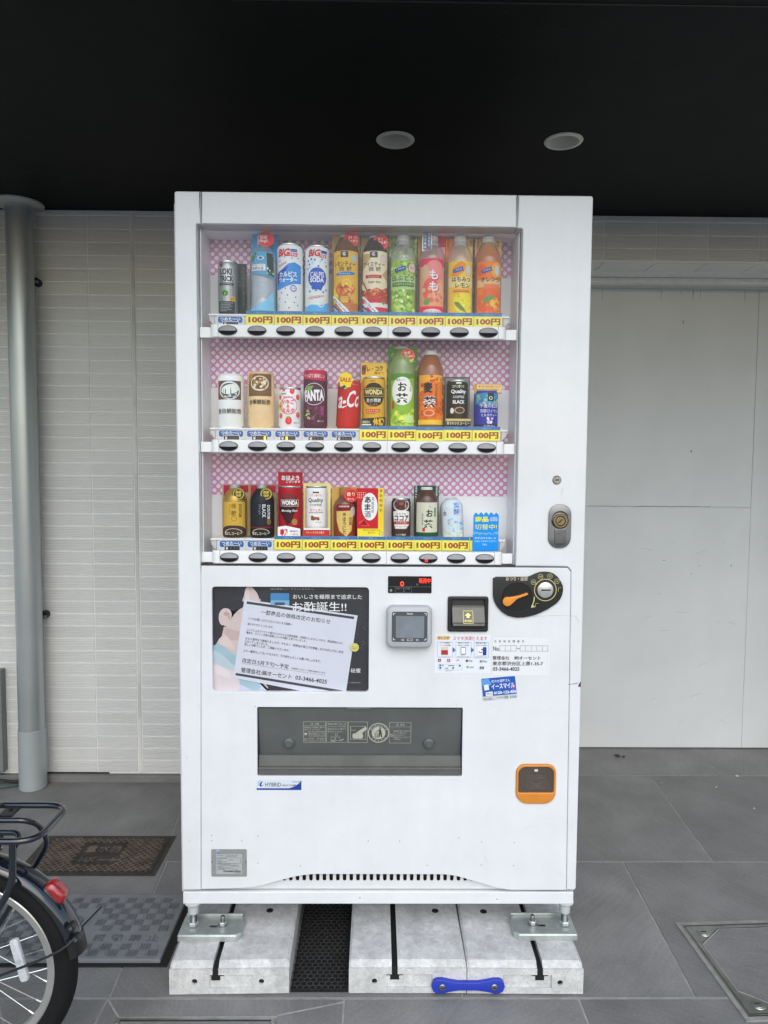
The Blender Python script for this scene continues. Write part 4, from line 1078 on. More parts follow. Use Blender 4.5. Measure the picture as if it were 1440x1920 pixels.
# paper labels on the panel (stickers)
PAP = M('0.78,0.80,0.84', .5, noise=0); INK = M('#23252a', .6, noise=0); INKG = M('#6d7178', .6, noise=0); REDI = M('#c43a34', .6, noise=0); NAVY = M('#1b3a8c', .6, noise=0)
def sticker(name, outline, mat, y=-.0003, th=.0003):
    b = B(); b.plate(outline, mat, y, th); return b.build(name, vm)
o = sticker('payment_sticker', rrect(.1338, .2715, .7588, .8552), M('0.78,0.81,0.86', .5, noise=0))
A = Art(30, 35, .0002135, .1338, .8552); TAN = M('#e5bf86', .5, noise=0); LB = M('#9db9d2', .5, noise=0)
A.rect(48, 47, 208, 96, TAN, r=22); A.text('おしらせ', 128, 72, 28, INK, w=125, bold=.03); A.text('スマホ決済使えます', 437, 76, 50, REDI, w=400, bold=.02)
for i, x in enumerate((57, 272, 484)):
    for e in (0, 1): A.frame(x + e, 118 + e, x + (180 if i < 2 else 172) - e, 304 - e, 3, LB)
    for j, y in enumerate((130, 158)): A.text(['スマホ画面の', 'アプリを起動', '商品ボタンを押す', '決済コードを表示', '読み取り部に', 'かざしてください'][i * 2 + j], x + 88, y, 15, INK, w=130, bold=.01)
    A.text(['アプリをご用意ください', '画面の案内に従い操作', '商品をお受け取りください'][i], x + 88, 292, 10, INKG, w=140)
for x in (236, 450): A.poly([(x, 178), (x + 32, 212), (x, 246)], M('#2f6aa8', .5, noise=0))
A.rect(102, 172, 180, 268, M('#e2c9c4', .5, noise=0)); A.rect(102, 214, 180, 268, M('#a8312c', .5, noise=0)); A.rect(330, 175, 388, 268, M('#8e979f', .5, noise=0)); A.rect(336, 186, 382, 256, WHT)
A.rect(525, 178, 590, 272, WHT); A.rect(585, 178, 628, 272, NAVY, r=8); A.ring(560, 225, 14, 22, NAVY, a0=.3, a1=3.2); A.disc(575, 205, 9, NAVY)
for x, c in ((84, '#7d2b2c'), (190, '#b6414c')): A.rect(x - 17, 318, x + 17, 350, M(c, .5, noise=0), r=4); A.text('d' if x < 100 else 'P', x, 334, 18, WHT, bold=.03)
A.ring(296, 340, 10, 17, M('#c34c5c', .5, noise=0), a0=PI, a1=2 * PI); A.disc(403, 338, 14, M('#7c1f2a', .5, noise=0)); A.text('Pay', 448, 340, 22, INK, w=44); A.text('Pay', 612, 345, 28, INKG, w=56); A.rect(556, 332, 574, 358, INKG)
A.frame(66, 378, 350, 446, 2, LB)
for x, y, c in ((92, 392, '#3f78c2'), (94, 422, '#24508f'), (243, 424, '#355f8e'), (320, 396, '#22384e'), (412, 410, '#4fa35f')): A.disc(x, y, 11, M(c, .5, noise=0))
for x, y, w in ((122, 392, 26), (222, 395, 70), (168, 426, 36), (460, 412, 48)): A.rect(x - w / 2, y - 4, x + w / 2, y + 4, INKG)
A.rect(555, 405, 600, 432, INK); A.text('iD', 576, 418, 18, WHT); A.text('※一部ご利用になれない機種', 190, 456, 9, INKG, w=80)
A.build('print', o, y=-.0003)
o = sticker('owner_label', rrect(.2772, .4197, .7526, .8505), M('0.795,0.805,0.82', .42, noise=0))
A = Art(720, 50, .0002165, .2760, .8510)
A.line([(722, 52), (1360, 52)], 2, M('#c3c8cf', .6, noise=0)); A.line([(1360, 52), (1360, 505)], 2, M('#c3c8cf', .6, noise=0)); A.line([(722, 505), (1360, 505)], 2, M('#c3c8cf', .6, noise=0))
for i, chh in enumerate('自販機管理番号'): A.text(chh, 755 + 53 * i, 103, 27, INKG)
A.text('No.', 768, 188, 52, INK, w=72)
for x, n_ in ((806, 3), (1042, 5)):
    for i in range(n_ + 1): A.line([(x + 64 * i, 152), (x + 64 * i, 216)], 3, INKG)
    A.line([(x, 152), (x + 64 * n_, 152)], 3, INKG); A.line([(x, 216), (x + 64 * n_, 216)], 3, INKG)
A.line([(1005, 184), (1036, 184)], 6, INK)
A.text('管理会社', 728, 296, 46, INK, w=190, align='l'); A.text('㈱オーセント', 978, 296, 44, INK, w=300, align='l'); A.text('東京都渋谷区上原1-35-7', 728, 360, 48, INK, w=580, align='l'); A.text('03-3466-4025', 732, 424, 44, INK, w=305, align='l')
A.build('lettering', o, y=-.0003)

# poster in the window
b = B(); b.box(-.423, -.027, .014, .016, .7045, .977, M('0.022,0.024,0.030', .45, noise=.05)); po = b.build('poster', vm)
A = Art(68, 122, .0003115, -.4187, .9726)
SK = M('#d4c2be', .55, noise=.03, scale=30); SK2 = M('#bf9f98', .55, noise=0); HAIR = M('#23242b', .5, noise=.1, scale=80); CLO = M('#a3c0cc', .6, noise=.05, scale=25); CLO2 = M('#c9cfe0', .6, noise=.04); CLO3 = M('#dfd3d6', .6, noise=.04)
A.blob([(60, 590), (130, 540), (160, 440), (330, 300), (330, 700), (500, 980), (60, 980)], SK)
A.blob([(60, 575), (110, 590), (240, 690), (330, 800), (480, 960), (490, 980), (60, 980)], CLO2)
A.blob([(60, 575), (110, 590), (260, 700), (250, 770), (60, 690)], CLO); A.blob([(220, 850), (420, 890), (430, 960), (360, 960), (210, 880)], CLO)
A.blob([(60, 700), (240, 790), (260, 980), (60, 980)], CLO3)
A.blob([(60, 115), (350, 115), (330, 170), (320, 240), (280, 300), (200, 330), (150, 330), (135, 400), (145, 480), (120, 540), (60, 580)], HAIR)
A.blob([(330, 140), (360, 122), (395, 150), (430, 200), (440, 245), (310, 250), (315, 200)], SK); A.blob([(380, 122), (430, 125), (450, 200), (440, 230), (410, 160)], HAIR)
A.blob([(112, 390), (118, 340), (150, 305), (195, 310), (215, 350), (205, 400), (175, 440), (150, 445), (125, 430)], SK); A.blob([(150, 350), (170, 330), (195, 345), (200, 375), (205, 400), (190, 385), (180, 365), (165, 365)], SK2)
A.blob([(140, 440), (165, 490), (220, 520), (180, 460)], HAIR)
for k, c in enumerate(('#cdb9b4', '#c6afab')): A.blob([(150 + 12 * k, 455 + 10 * k), (215, 470 + 8 * k), (300 - 20 * k, 500), (260 - 10 * k, 560), (170 + 10 * k, 545)], M(c, .55, noise=.03, scale=30))
A.blob([(120, 545), (160, 520), (200, 560), (240, 640), (160, 610), (110, 585)], M('#dfccc8', .55, noise=.03, scale=30)); A.blob([(325, 160), (350, 150), (360, 240), (322, 245)], M('#e0cfcb', .55, noise=0))
A.blob([(60, 640), (160, 700), (240, 790), (200, 800), (60, 730)], M('#bccfd8', .6, noise=.06, scale=25)); A.blob([(70, 760), (180, 810), (200, 870), (80, 830)], M('#e6dcdf', .6, noise=0))
for i in range(14): A.line([(80 + 14 * i, 130 + 6 * (i % 4)), (110 + 13 * i, 220), (150 + 9 * i, 300 - 3 * i)], 1.2, M('#383a44' if i % 2 else '#15161b', .5, noise=0))
for p in ([(215, 245), (250, 225), (310, 215)], [(210, 300), (250, 330), (285, 350)]): A.line(p, 1.5, M('#5a5a62', .5))
A.rect(527, 178, 676, 275, M('#3d84bd', .5, noise=.1, scale=30), r=10); A.rect(527, 236, 676, 275, M('#79b3d6', .5)); A.rect(560, 252, 640, 275, M('#3c4f5c', .5))
A.text('(毎日美味しい・クラフトビネガー)', 525, 145, 17, M('#b9b9ba', .5, noise=0), w=345, align='l'); A.text('おいしさを極限まで追求した', 705, 205, 37, WHT, w=550, align='l', bold=.01); A.text('お酢誕生!!', 702, 285, 78, WHT, w=430, align='l', bold=.03)
A.text('・秘蜜', 1195, 803, 36, WHT, w=105, bold=.02); A.text('© × 黒酢研究所', 1195, 902, 11, M('#a0a0a0', .5, noise=0), w=105)
A.grain(1200, 400, 1315, 620, 60, .8, 2.2, [M('#70747c', .5, noise=0), M('#a9abb0', .5, noise=0)], 4); A.grain(1170, 300, 1315, 960, 40, .8, 1.8, [M('#5a5e66', .5, noise=0)], 5); A.grain(500, 920, 1100, 960, 30, .8, 1.6, [M('#5a5e66', .5, noise=0)], 6)
A.disc(1200, 610, 34, M('#d2ca6e', .5, noise=0)); A.text('おいしさ', 1200, 604, 11, INK, w=44); A.text('長持ち', 1200, 620, 10, INK, w=34)
W0 = (-.4215, -.028, .7055, .9755)
A.build('print', po, y=.014, clip=[((W0[0], 0), (-1, 0)), ((W0[1], 0), (1, 0)), ((0, W0[2]), (0, -1)), ((0, W0[3]), (0, 1))])
nt_ = thing('notice', 'white printed price notice slipped askew over the dark poster', 'notice', (0, 0, 0))
b = B(); a_ = math.atan2(1222 - 318, 355 - 228)
clipb = [((0, .7062), (0, -1))]
A = Art(68, 122, .0003115, -.4187, .9726); A.poly([(318, 228), (1222, 355), (1122, 1040), (225, 866)], M('#d9dce8', .55, noise=.03, scale=12))
sh_ = A.build('sheet', nt_, y=.0122, clip=clipb)
A = Art(68, 122, .0003115, -.4187, .9726); rt = math.atan2(127, 904); u = Vector((math.cos(rt), math.sin(rt))); v_ = Vector((-100, 634)).normalized()
def P(s, t): q = Vector((318, 228)) + u * s + v_ * t; return (q.x, q.y)
BAR = M('#3d3e44', .6, noise=0)
A.poly([P(22, 14), P(888, 14), P(888, 34), P(22, 34)], BAR)
A.poly([P(22, 602), P(888, 622), P(888, 642), P(22, 622)], BAR)
def line_(s, t, txt, h, w, bold=.008, col=INK): p = P(s, t); A.text(txt, p[0], p[1], h, col, w=w, rot=rt, bold=bold, align='l')
line_(146, 82, '一部商品の価格改定のお知らせ', 40, 560, .022)
line_(56, 148, 'いつもお買い上げいただいております皆様へ', 22, 352); line_(56, 192, '誠にありがとうございます。', 20, 208)
line_(56, 240, 'ロシアによるウクライナ進行やコロナによる景気減退、円安等々によるところから、商品原価および、', 20, 778); line_(56, 264, '電気代、ガソリン代等の営業コストが大幅に上昇いたしました。', 20, 485)
line_(56, 312, 'かなり限界まで頑張りましたが、やむなく一部商品の値上げを実施しなければいけない状況', 22, 792); line_(56, 336, 'になってしまいました。', 20, 190); line_(56, 360, '苦しい決断でしたが、ご理解くださいませ。', 21, 362)
line_(56, 412, 'より一層努力してまいりますので、引き続きよろしくお願い申し上げます。', 21, 625)
line_(58, 492, '改定日:5月下旬〜予定', 38, 376, .018); line_(455, 500, '※自販機ごとのルート作業の日程になります。', 13, 280)
p0, p1 = P(58, 518), P(735, 518); A.line([p0, p1], 1.6, INKG)
line_(60, 570, '管理会社:㈱オーセント', 42, 408, .018); line_(500, 570, '03-3466-4025', 34, 256, .012)
A.build('lettering', nt_, y=.0120, clip=clipb)
b = B(); b.box(-.4205, -.029, .0095, .0105, .7075, .9742, clear_mat('poster_cover', (.97, .97, .97), .8, .03, .99)); b.f = b.f[2:3]; b.m = b.m[:1]; b.build('poster_cover', vm)

# delivery port
PG = M('0.105,0.112,0.110', .32, noise=.10, scale=14); PG2 = M('0.125,0.128,0.118', .35, noise=.12, scale=16)
b = B()
b.box(-.3095, .2061, .0075, .029, .4925, .4945, PG); b.box(-.3095, .2061, .0126, .029, .6695, .6715, DARK)
b.box(-.3095, -.3080, .0126, .029, .4945, .6695, BLACKPL); b.box(.2046, .2061, .0126, .029, .4945, .6695, BLACKPL)
pp = b.build('delivery_port', vm)
b = B(); b.add([(-.3065, .0060, .6665), (.2031, .0060, .6665), (.2031, .0240, .5440), (-.3065, .0240, .5440)], [(0, 1, 2, 3)], PG); b.add([(-.3065, .0240, .5440), (.2031, .0240, .5440), (.2031, .0140, .5425), (-.3065, .0140, .5425)], [(0, 1, 2, 3)], PG)
fl = b.build('flap', pp)
b = B(); b.add([(-.3065, .0142, .5420), (.2031, .0142, .5420), (.2031, .0105, .5150), (-.3065, .0105, .5150)], [(0, 1, 2, 3)], PG2); b.box(-.3065, .2031, .0010, .0108, .5105, .5148, PG2, bev=.001); b.box(-.3065, .2031, .004, .012, .4950, .5100, PG, bev=.001); b.build('sill', pp)
b = B(); b.box(-.085, -.025, .002, .009, .6640, .6690, M('#5f6464', .4), bev=.001); b.build('finger_grip', pp)
for x in (-.2317, .1224):
    b = B(); b.lathe([(0, .012), (.0075, .012), (.0085, .0095), (.0125, .008), (.0155, .0)], M('#5a5e5e', .35, noise=.06), c=(x, .0205, .5720), axis='-Y', n=28); b.build('knob', pp, smooth=True)
CRM = M('#b9b8aa', .55, noise=0)
A = Art(362, 150, .000401, -.1937, .6295)
for x0, y0, x1, y1 in ((360, 150, 500, 290), (503, 150, 638, 290), (642, 150, 762, 291), (900, 153, 1036, 293)): A.frame(x0, y0, x1, y1, 2.2, CRM)
def tri(x, y, s): A.line([(x, y - s), (x + s, y + s * .8), (x - s, y + s * .8), (x, y - s)], 1.6, CRM); A.text('!', x, y + 1, s, CRM)
tri(415, 163, 8); A.text('注意', 445, 163, 14, CRM, w=28, bold=.02); A.line([(360, 175), (500, 175)], 1.5, CRM)
for i, s in enumerate(['商品は1本毎に取り', '出してください']): A.text(s, 366, 187 + 15 * i, 12, CRM, w=[126, 104][i], align='l', bold=.02)
for i, s in enumerate(['特に熱い商品の場合', '数回の連続によっては', 'やけどがあります', '飲み残し・空き容器を', '入れないでください']): A.text(s, 390, [217, 231, 246, 264, 279][i], 11, CRM, w=105, align='l', bold=.015)
A.disc(374, 232, 9, CRM); A.ring(374, 271, 7, 9.5, CRM)
for i, s in enumerate(['商品の取り出しは', 'カップになってからお取り', '商品は片方に寄せて', '取り出してください']): A.text(s, 512, 164 + 17 * i, 12, CRM, w=[118, 118, 118, 96][i], align='l', bold=.018)
for x, y, w_, h_ in ((545, 262, 22, 22), (575, 263, 26, 24), (567, 236, 14, 16)): A.frame(x - w_ / 2, y - h_ / 2, x + w_ / 2, y + h_ / 2, 2, CRM)
A.line([(530, 279), (560, 280)], 5, CRM); A.line([(590, 278), (612, 265)], 5, CRM)
A.frame(656, 178, 752, 268, 2.2, CRM); A.line([(652, 178), (660, 205), (690, 205)], 2, CRM); A.rect(668, 226, 735, 262, CRM, r=12); A.poly([(690, 222), (712, 205), (752, 180), (760, 196), (735, 218), (712, 246), (700, 240), (706, 226), (694, 230)], CRM)
A.ring(832, 222, 61, 67, CRM, n=44); A.disc(832, 222, 43, CRM, n=32)
DKP = M('#3c4140', .5, noise=0)
A.disc(842, 190, 6, DKP); A.poly([(832, 200), (848, 198), (852, 225), (856, 252), (848, 252), (843, 230), (838, 252), (830, 252), (835, 220)], DKP); A.line([(834, 204), (818, 214)], 4, DKP)
for i in range(4): A.line([(808, 222 + 8 * i), (828, 222 + 8 * i)], 2.4, DKP)
A.line([(808, 220), (811, 252), (826, 252), (829, 220)], 2.4, DKP)
A.arc_text('あんぜんに捨てる', 832, 222, 52, 14, CRM, R(-160), R(-20)); 
for i, chh in enumerate('リサイクル'):
    a = R(150 - 24 * i - 12); A.text(chh, 832 + 52 * math.cos(a), 222 + 52 * math.sin(a), 15, CRM, rot=a - PI / 2)
tri(950, 166, 8); A.text('警告', 982, 166, 14, CRM, w=28, bold=.02); A.line([(900, 180), (1036, 180)], 1.5, CRM)
for i, s in enumerate(['缶飲料を揺さぶり取りだ', 'さ、上に乗らない', '手を入れない', '取出口によじのぼって', 'ください']): A.text(s, 926, 208 + 14 * i, 10.5, CRM, w=[106, 84, 70, 104, 46][i], align='l', bold=.015)
A.ring(914, 237, 7, 9.5, CRM); A.line([(908, 232), (920, 243)], 2, CRM)
fo = A.build('lettering', fl, y=0)
for v in fo.data.vertices: v.co.y += .0060 + (.6665 - v.co.z) / .1225 * .018 - .0004

o = sticker('heat_pump_sticker', rrect(-.3107, -.1984, .4583, .4842), M('0.66,0.71,0.78', .4, noise=0))
A = Art(68, 498, .000406, -.3107, .4842); DB = M('#173f94', .45, noise=0)
A.poly([(68, 551), (268, 551), (300, 541), (330, 520), (345, 500), (345, 562), (68, 562)], DB); A.text('HYBRID', 122, 528, 25, M('#5b5f66', .5, noise=0), w=98, align='l'); A.text('HEAT PUMP', 226, 533, 13, M('#6d727a', .5, noise=0), w=86, align='l')
A.disc(98, 526, 11, DB, ry=15, rot=.4); A.disc(104, 524, 4, WHT, ry=10, rot=.5); A.ring(96, 524, 17, 20, M('#7f9bc9', .5, noise=0), a0=2.6, a1=5.2, n=14); A.text('natural', 312, 509, 7, DB, w=44)
A.build('print', o, y=-.0003)

# change return cup
OR = M('#d98a34', .42, noise=.05)
b = B(); b.plate(hole_ret, OR, -.005, .007, .0025, holes=[rpoly([(.3475, .4540), (.4364, .4540), (.4364, .5200), (.3475, .5200)], [.004, .004, .018, .018], 6)]); cr = b.build('change_return', vm, smooth=True)
b = B(); b.box(.346, .438, .0135, .016, .44, .522, M('#a08a74', .5, noise=.2, scale=30)); b.box(.346, .438, .003, .0135, .4515, .4545, M('#b08a60', .5)); b.build('cup', cr)  # inner browns with an orange glow put into the colour
b = B(); b.plate(rpoly([(.3480, .4545), (.4359, .4545), (.4359, .5195), (.3480, .5195)], [.004, .004, .018, .018], 6), clear_mat('smoky_flap', (.62, .58, .53), 1.1, .08, .93, (.6, .58, .55)), -.0022, .0006); fp = b.build('clear_flap', cr)
b = B(); b.plate(rrect(.387, .396, .5085, .5145, .0015), M('#cfc9bf', .4), -.0035, .0012); b.build('tab', cr)
A = Art(0, 0, .001, .3925, .492); EM = M('#6f6a62', .5, noise=0)
A.text('ここを押す', 0, 0, 8, EM, w=36); A.line([(-18, 10), (-6, 16), (6, 16), (18, 10)], 1.5, EM); A.text('つり銭口', 0, 22, 7.5, EM, w=34); A.frame(-22, -7, 22, 27, .8, EM)
A.build('lettering', fp, y=-.0024)
# rating plate
o = sticker('rating_plate', rrect(-.4258, -.3361, .2326, .3042, .003), M('#9a9e9d', .45, .3, noise=.05), -.0008, .0008)
A = Art(175, 105, .0000835, -.4258, .3042); KI = M('#3b3e40', .6, noise=0)
A.rect(330, 115, 430, 240, M('#a5b0c4', .5, noise=0)); A.rect(345, 172, 420, 235, M('#274a8c', .5, noise=0)); A.text('F', 382, 203, 42, WHT, bold=.03); A.rect(330, 255, 1105, 880, M('#adb1b0', .5, noise=0))
for y, x0, x1, h in ((300, 365, 545, 26), (288, 600, 980, 20), (325, 600, 950, 22), (390, 390, 650, 24), (430, 390, 480, 14), (430, 700, 850, 22), (462, 390, 500, 16), (492, 390, 650, 20), (525, 390, 510, 16), (565, 365, 750, 20), (600, 500, 980, 20), (630, 365, 500, 22), (630, 740, 1040, 18), (660, 365, 700, 16), (694, 365, 840, 20), (726, 365, 580, 20), (726, 860, 980, 16), (840, 880, 1070, 18)):
    A.text('型式電気定格周波数冷媒製造番号消費電力量'[:max(3, int((x1 - x0) / 28))], (x0 + x1) / 2, y, h, KI, w=x1 - x0)
A.frame(360, 362, 1060, 545, 6, KI)
x = 540; g = random.Random(2)
while x < 1055: w_ = g.choice((6, 9, 16)); A.rect(x, 758, x + w_, 808, KI); x += w_ + g.choice((6, 8, 12))
A.build('lettering', o, y=-.0008)
for x in (-.4235, -.3384):
    b = B(); b.lathe([(0, .0022), (.0014, .0018), (.0019, .0008)], STEEL, c=(x, 0, .2705), axis='-Y', n=10); b.build('rivet', o, smooth=True)

# levelling feet
for x, y in ((-.477, .018), (.479, .022)):
    b = B()
    b.lathe([(0, .1577), (.022, .1577), (.022, .1545), (.019, .151), (.0, .151)], LGREY, c=(x, y, 0), n=24)
    b.lathe([(.0135, .151), (.0135, .128), (.0125, .126)], LGREY, c=(x, y, 0), n=20)
    b.lathe([(.0085, .127), (.0085, .097)], STEEL, c=(x, y, 0), n=16)
    z = .127
    while z > .10: b.lathe([(.0085, z), (.0094, z - .001), (.0085, z - .002)], STEEL, c=(x, y, 0), n=14); z -= .0024
    b.lathe([(.0, .104), (.0125, .104), (.0140, .1022), (.0140, .0945), (.0, .0945)], ZINC, c=(x, y, 0), n=6)
    b.build('levelling_foot', vm, smooth=True)

# magnet advert
mg = thing('magnet_card', 'small blue advert magnet with white foot stuck askew on the machine', 'magnet', (0, 0, 0))
MGP = [(.2553, .6874), (.3420, .6970), (.3348, .7531), (.2490, .7452)]
b = B(); b.plate(rpoly(MGP, .003), M('#cfd2d4', .4, noise=0), -.0009, .0009); b.build('sheet', mg)
e1 = Vector((.3348 - .2490, .7531 - .7452)); e2 = Vector((.2553 - .2490, .6874 - .7452))
rt2 = -math.atan2(e1.y, e1.x)
A = Art(0, 0, 1); A.oy = 0
def Q(s, t): q = Vector((.2490, .7452)) + e1 * s + e2 * t; return (q.x, -q.y)
MB = M('#1c56b0', .4, noise=.15, scale=60); MB2 = M('#5d9bdc', .4, noise=0)
A.poly([Q(.01, .06), Q(.03, .015), Q(.97, .015), Q(.99, .06), Q(.99, .80), Q(.01, .80)], MB)
A.poly([Q(.02, .05), Q(.22, .03), Q(.30, .30), Q(.14, .40), Q(.02, .3)], MB2); A.poly([Q(.72, .72), Q(.9, .55), Q(.98, .6), Q(.98, .79), Q(.7, .79)], M('#2f74cf', .4))
def mt(t, s, q, h, w, col, bold=.02): p = Q(s, q); A.text(t, p[0], p[1], h, col, w=w, rot=rt2, bold=bold)
mt('町の水道屋さん', .57, .17, .0078, .046, WHT); mt('イースマイル', .62, .40, .0135, .058, WHT, .03); mt('0120-123-456', .66, .68, .0075, .056, WHT, .03); mt('24時間', .90, .52, .006, .012, M('#e0527e', .4, noise=0))
A.poly([Q(.10, .62), Q(.30, .60), Q(.30, .79), Q(.10, .79)], M('#e6e8ea', .4, noise=0)); A.poly([Q(.06, .30), Q(.20, .28), Q(.21, .52), Q(.07, .54)], M('#e6e8ea', .4, noise=0)); mt('受付', .2, .70, .005, .012, INK)
mt('水まわりの修理', .14, .88, .003, .022, INKG); mt('お気軽にお電話ください', .18, .94, .003, .028, INKG); mt('イースマイル', .52, .89, .0038, .022, INK); mt('2135', .88, .91, .0055, .016, INKG); A.poly([Q(.63, .83), Q(.74, .83), Q(.74, .97), Q(.63, .97)], M('#a9c0a6', .5, noise=0)); mt('24', .685, .9, .005, .008, INKG)
A.build('print', mg, y=-.0010)
# ------------------------------------------------------------------ drinks on the shelves
ALU = M('#b9bcbe', .25, .9, noise=.05)
CAPW = M('0.74,0.74,0.74', .4, noise=.02)
def F(c, r_=.5):      # printing ink, saturated and brightened to make up for the dim display
    v = [int(c[i:i + 2], 16) / 255 for i in (1, 3, 5)]; g_ = sum(v) / 3
    v = [min(.96, max(.03, (g_ + (x - g_) * 1.22) * 1.10)) for x in v] if g_ > .16 else v
    return M('#%02x%02x%02x' % tuple(round(x * 255) for x in v), r_, noise=.03, scale=60, spec=.25)
BLK = F('#15161a'); CRE = F('#e9dfc2'); GOLD = F('#b9923f'); REDL = F('#b3202a'); SILV = M('#a9abab', .32, .55, noise=.05)
YC = .067
GRP = ['drinks on the top shelf', 'drinks on the middle shelf', 'drinks on the bottom shelf']
SHZ = [1.6417, 1.3642, 1.0895]
SCL = [.0002956, .000298, .0003013]
BASEY = [801, 724, 706]
def can(row, x, r_, h, mat, label, art=None, cx=0, name='drink_can', lid=ALU, base_lip=True, y=YC, rz=0., tilt=0.):
    t = thing(name, label, 'drink can', (x, y, SHZ[row]), rz, GRP[row])
    if tilt: t.rotation_euler = (0, tilt, rz)
    b = B(); b.lathe([(0, .0005), (r_ * .86, .0), (r_ * .90, .003), (r_, .008), (r_, h - .010), (r_ * .93, h - .0045)], mat, n=40); b.build('body', t, smooth=True)
    b = B(); b.lathe([(r_ * .93, h - .0045), (r_ * .955, h - .0015), (r_ * .94, h), (r_ * .90, h - .0005), (r_ * .87, h - .004), (0, h - .004)], lid, n=40); b.build('lid', t, smooth=True)
    if art:
        A = Art(cx, BASEY[row], SCL[row]); art(A); A.build('print', t, rad=lambda z: min(r_, r_ * .90 + r_ * .10 * max(0, z - .003) / .005 if z < .008 else (r_ if z < h - .010 else r_ * (1 - .07 * (z - h + .010) / .0055))), zcuts=(.003, .008, h - .010), clip=[((0, h - .0046), (0, 1)), ((0, .001), (0, -1))])
    return t
def bottle_r(r_, h, sh=.66, nk=.013):
    zs_ = [(0, r_ * .90), (.005, r_ * .985), (.009, r_), (h * sh, r_), (h * (sh + .05), r_ * .965), (h * (sh + .12), r_ * .82), (h * (sh + .19), r_ * .60), (h * (sh + .235), nk * 1.08), (h * .905, nk)]
    def f(z):
        for (a, ra), (c, rc) in zip(zs_, zs_[1:]):
            if z <= c: return ra + (rc - ra) * max(0, z - a) / (c - a)
        return zs_[-1][1]
    return f, [(rr, z) for z, rr in zs_]
def bottle(row, x, r_, h, mat, cap, label, art=None, cx=0, sh=.66, nk=.013, name='drink_bottle', caph=.021, capr=.0158, y=YC, ribs=None):
    t = thing(name, label, 'drink bottle', (x, y, SHZ[row]), 0, GRP[row])
    f, prof = bottle_r(r_, h, sh, nk)
    if ribs:
        z0, z1, n_ = ribs; st = (z1 - z0) / n_
        extra = []
        for i in range(n_): extra += [(r_, z0 + st * i), (r_ * .955, z0 + st * (i + .35)), (r_ * .955, z0 + st * (i + .65))]
        prof = [p for p in prof if p[1] < z0 or p[1] > z1]; k = max(i for i, p in enumerate(prof) if p[1] < z0) + 1; prof = prof[:k] + extra + [(r_, z1)] + prof[k:]
    b = B(); b.lathe([(0, .001)] + prof, mat, n=40); b.build('body', t, smooth=True, ang=50)
    b = B(); n_ = 48; vs = []; zc = h - caph
    for z, kk in ((zc, 1), (h - .002, .97), (h, .88)):
        for i in range(n_): a = 2 * PI * i / n_; rr = capr * kk * (1 - (.035 if i % 2 else 0) * (z < h - .001)); vs.append((rr * math.cos(a), rr * math.sin(a), z))
    fs = [(k * n_ + i, k * n_ + (i + 1) % n_, (k + 1) * n_ + (i + 1) % n_, (k + 1) * n_ + i) for k in range(2) for i in range(n_)] + [tuple(2 * n_ + i for i in range(n_))]
    b.add(vs, fs, cap); b.lathe([(capr * 1.02, zc - .0035), (capr * 1.02, zc - .0005)], cap, n=32); b.build('cap', t, smooth=True, ang=20)
    if art:
        A = Art(cx, BASEY[row], SCL[row]); art(A); A.build('print', t, rad=f, zcuts=[p[1] for p in bottle_r(r_, h, sh, nk)[1]], clip=[((0, .0012), (0, -1))])
    return t
def backing(t, row, cx, x0, x1, y0, y1, art=None, y=.036, r=0, mat=None, name='backing_card'):
    """printed card standing behind a drink, corners in sheet units"""
    A = Art(cx, BASEY[row], SCL[row])
    p0, p1 = A._t((x0, y1)), A._t((x1, y0))
    b = B(); b.plate(rrect(p0[0], p1[0], max(0, p0[1]), p1[1], r), mat, y, .0006); o = b.build(name, t)
    if art: art(A); A.build('print', o, y=y)
    return o
def hang_tag(t, row, cx, outline, mat, art=None, y=-.035, name='tag'):
    A = Art(cx, BASEY[row], SCL[row])
    b = B(); b.plate([A._t(p) for p in outline], mat, y, .0006); o = b.build(name, t)
    if art: art(A); A.build('print', o, y=y)
    return o
T_ = lambda A, *a, **k: A.text(*a, **k)

# ---- top shelf
def a(A):
    A.rect(215, 400, 385, 790, SILV)
    for i in range(13): A.rect(228 + i * 11, 560, 231 + i * 11, 690, M('#7d8080', .4))
    T_(A, 'LOKI', 296, 447, 52, BLK, w=98, bold=.035); T_(A, 'TRICK', 301, 505, 46, BLK, w=118, bold=.035)
    A.rect(240, 537, 362, 559, F('#2a2b2b')); T_(A, 'ENERGY DRINK', 301, 548, 9, SILV, w=100)
    A.disc(287, 622, 30, F('#5f8f3c'), ry=27); A.disc(287, 625, 18, F('#22301c'), ry=15); A.disc(290, 628, 9, F('#cfe3b4')); A.disc(355, 670, 24, F('#c9a13a'), ry=22); A.disc(353, 672, 13, F('#6b521b')); A.disc(255, 388, 16, F('#6a3236'), ry=20)
    A.rect(228, 690, 372, 795, F('#3b3d3f'))
    for i in range(6): A.rect(246, 702 + 13 * i, 246 + (110, 92, 104, 80, 96, 60)[i], 707 + 13 * i, F('#8d8f90'))
t = can(0, -.3868, .0245, .1325, SILV, 'silver energy drink can with black lettering and a dark side strip', a, 300)
backing(t, 0, 300, 226, 453, 356, 800, lambda A: (T_(A, 'サッカリン不使用エナジー', 425, 560, 26, F('#5c6b52'), w=20, vert=True)), .006, mat=F('#26282a'))

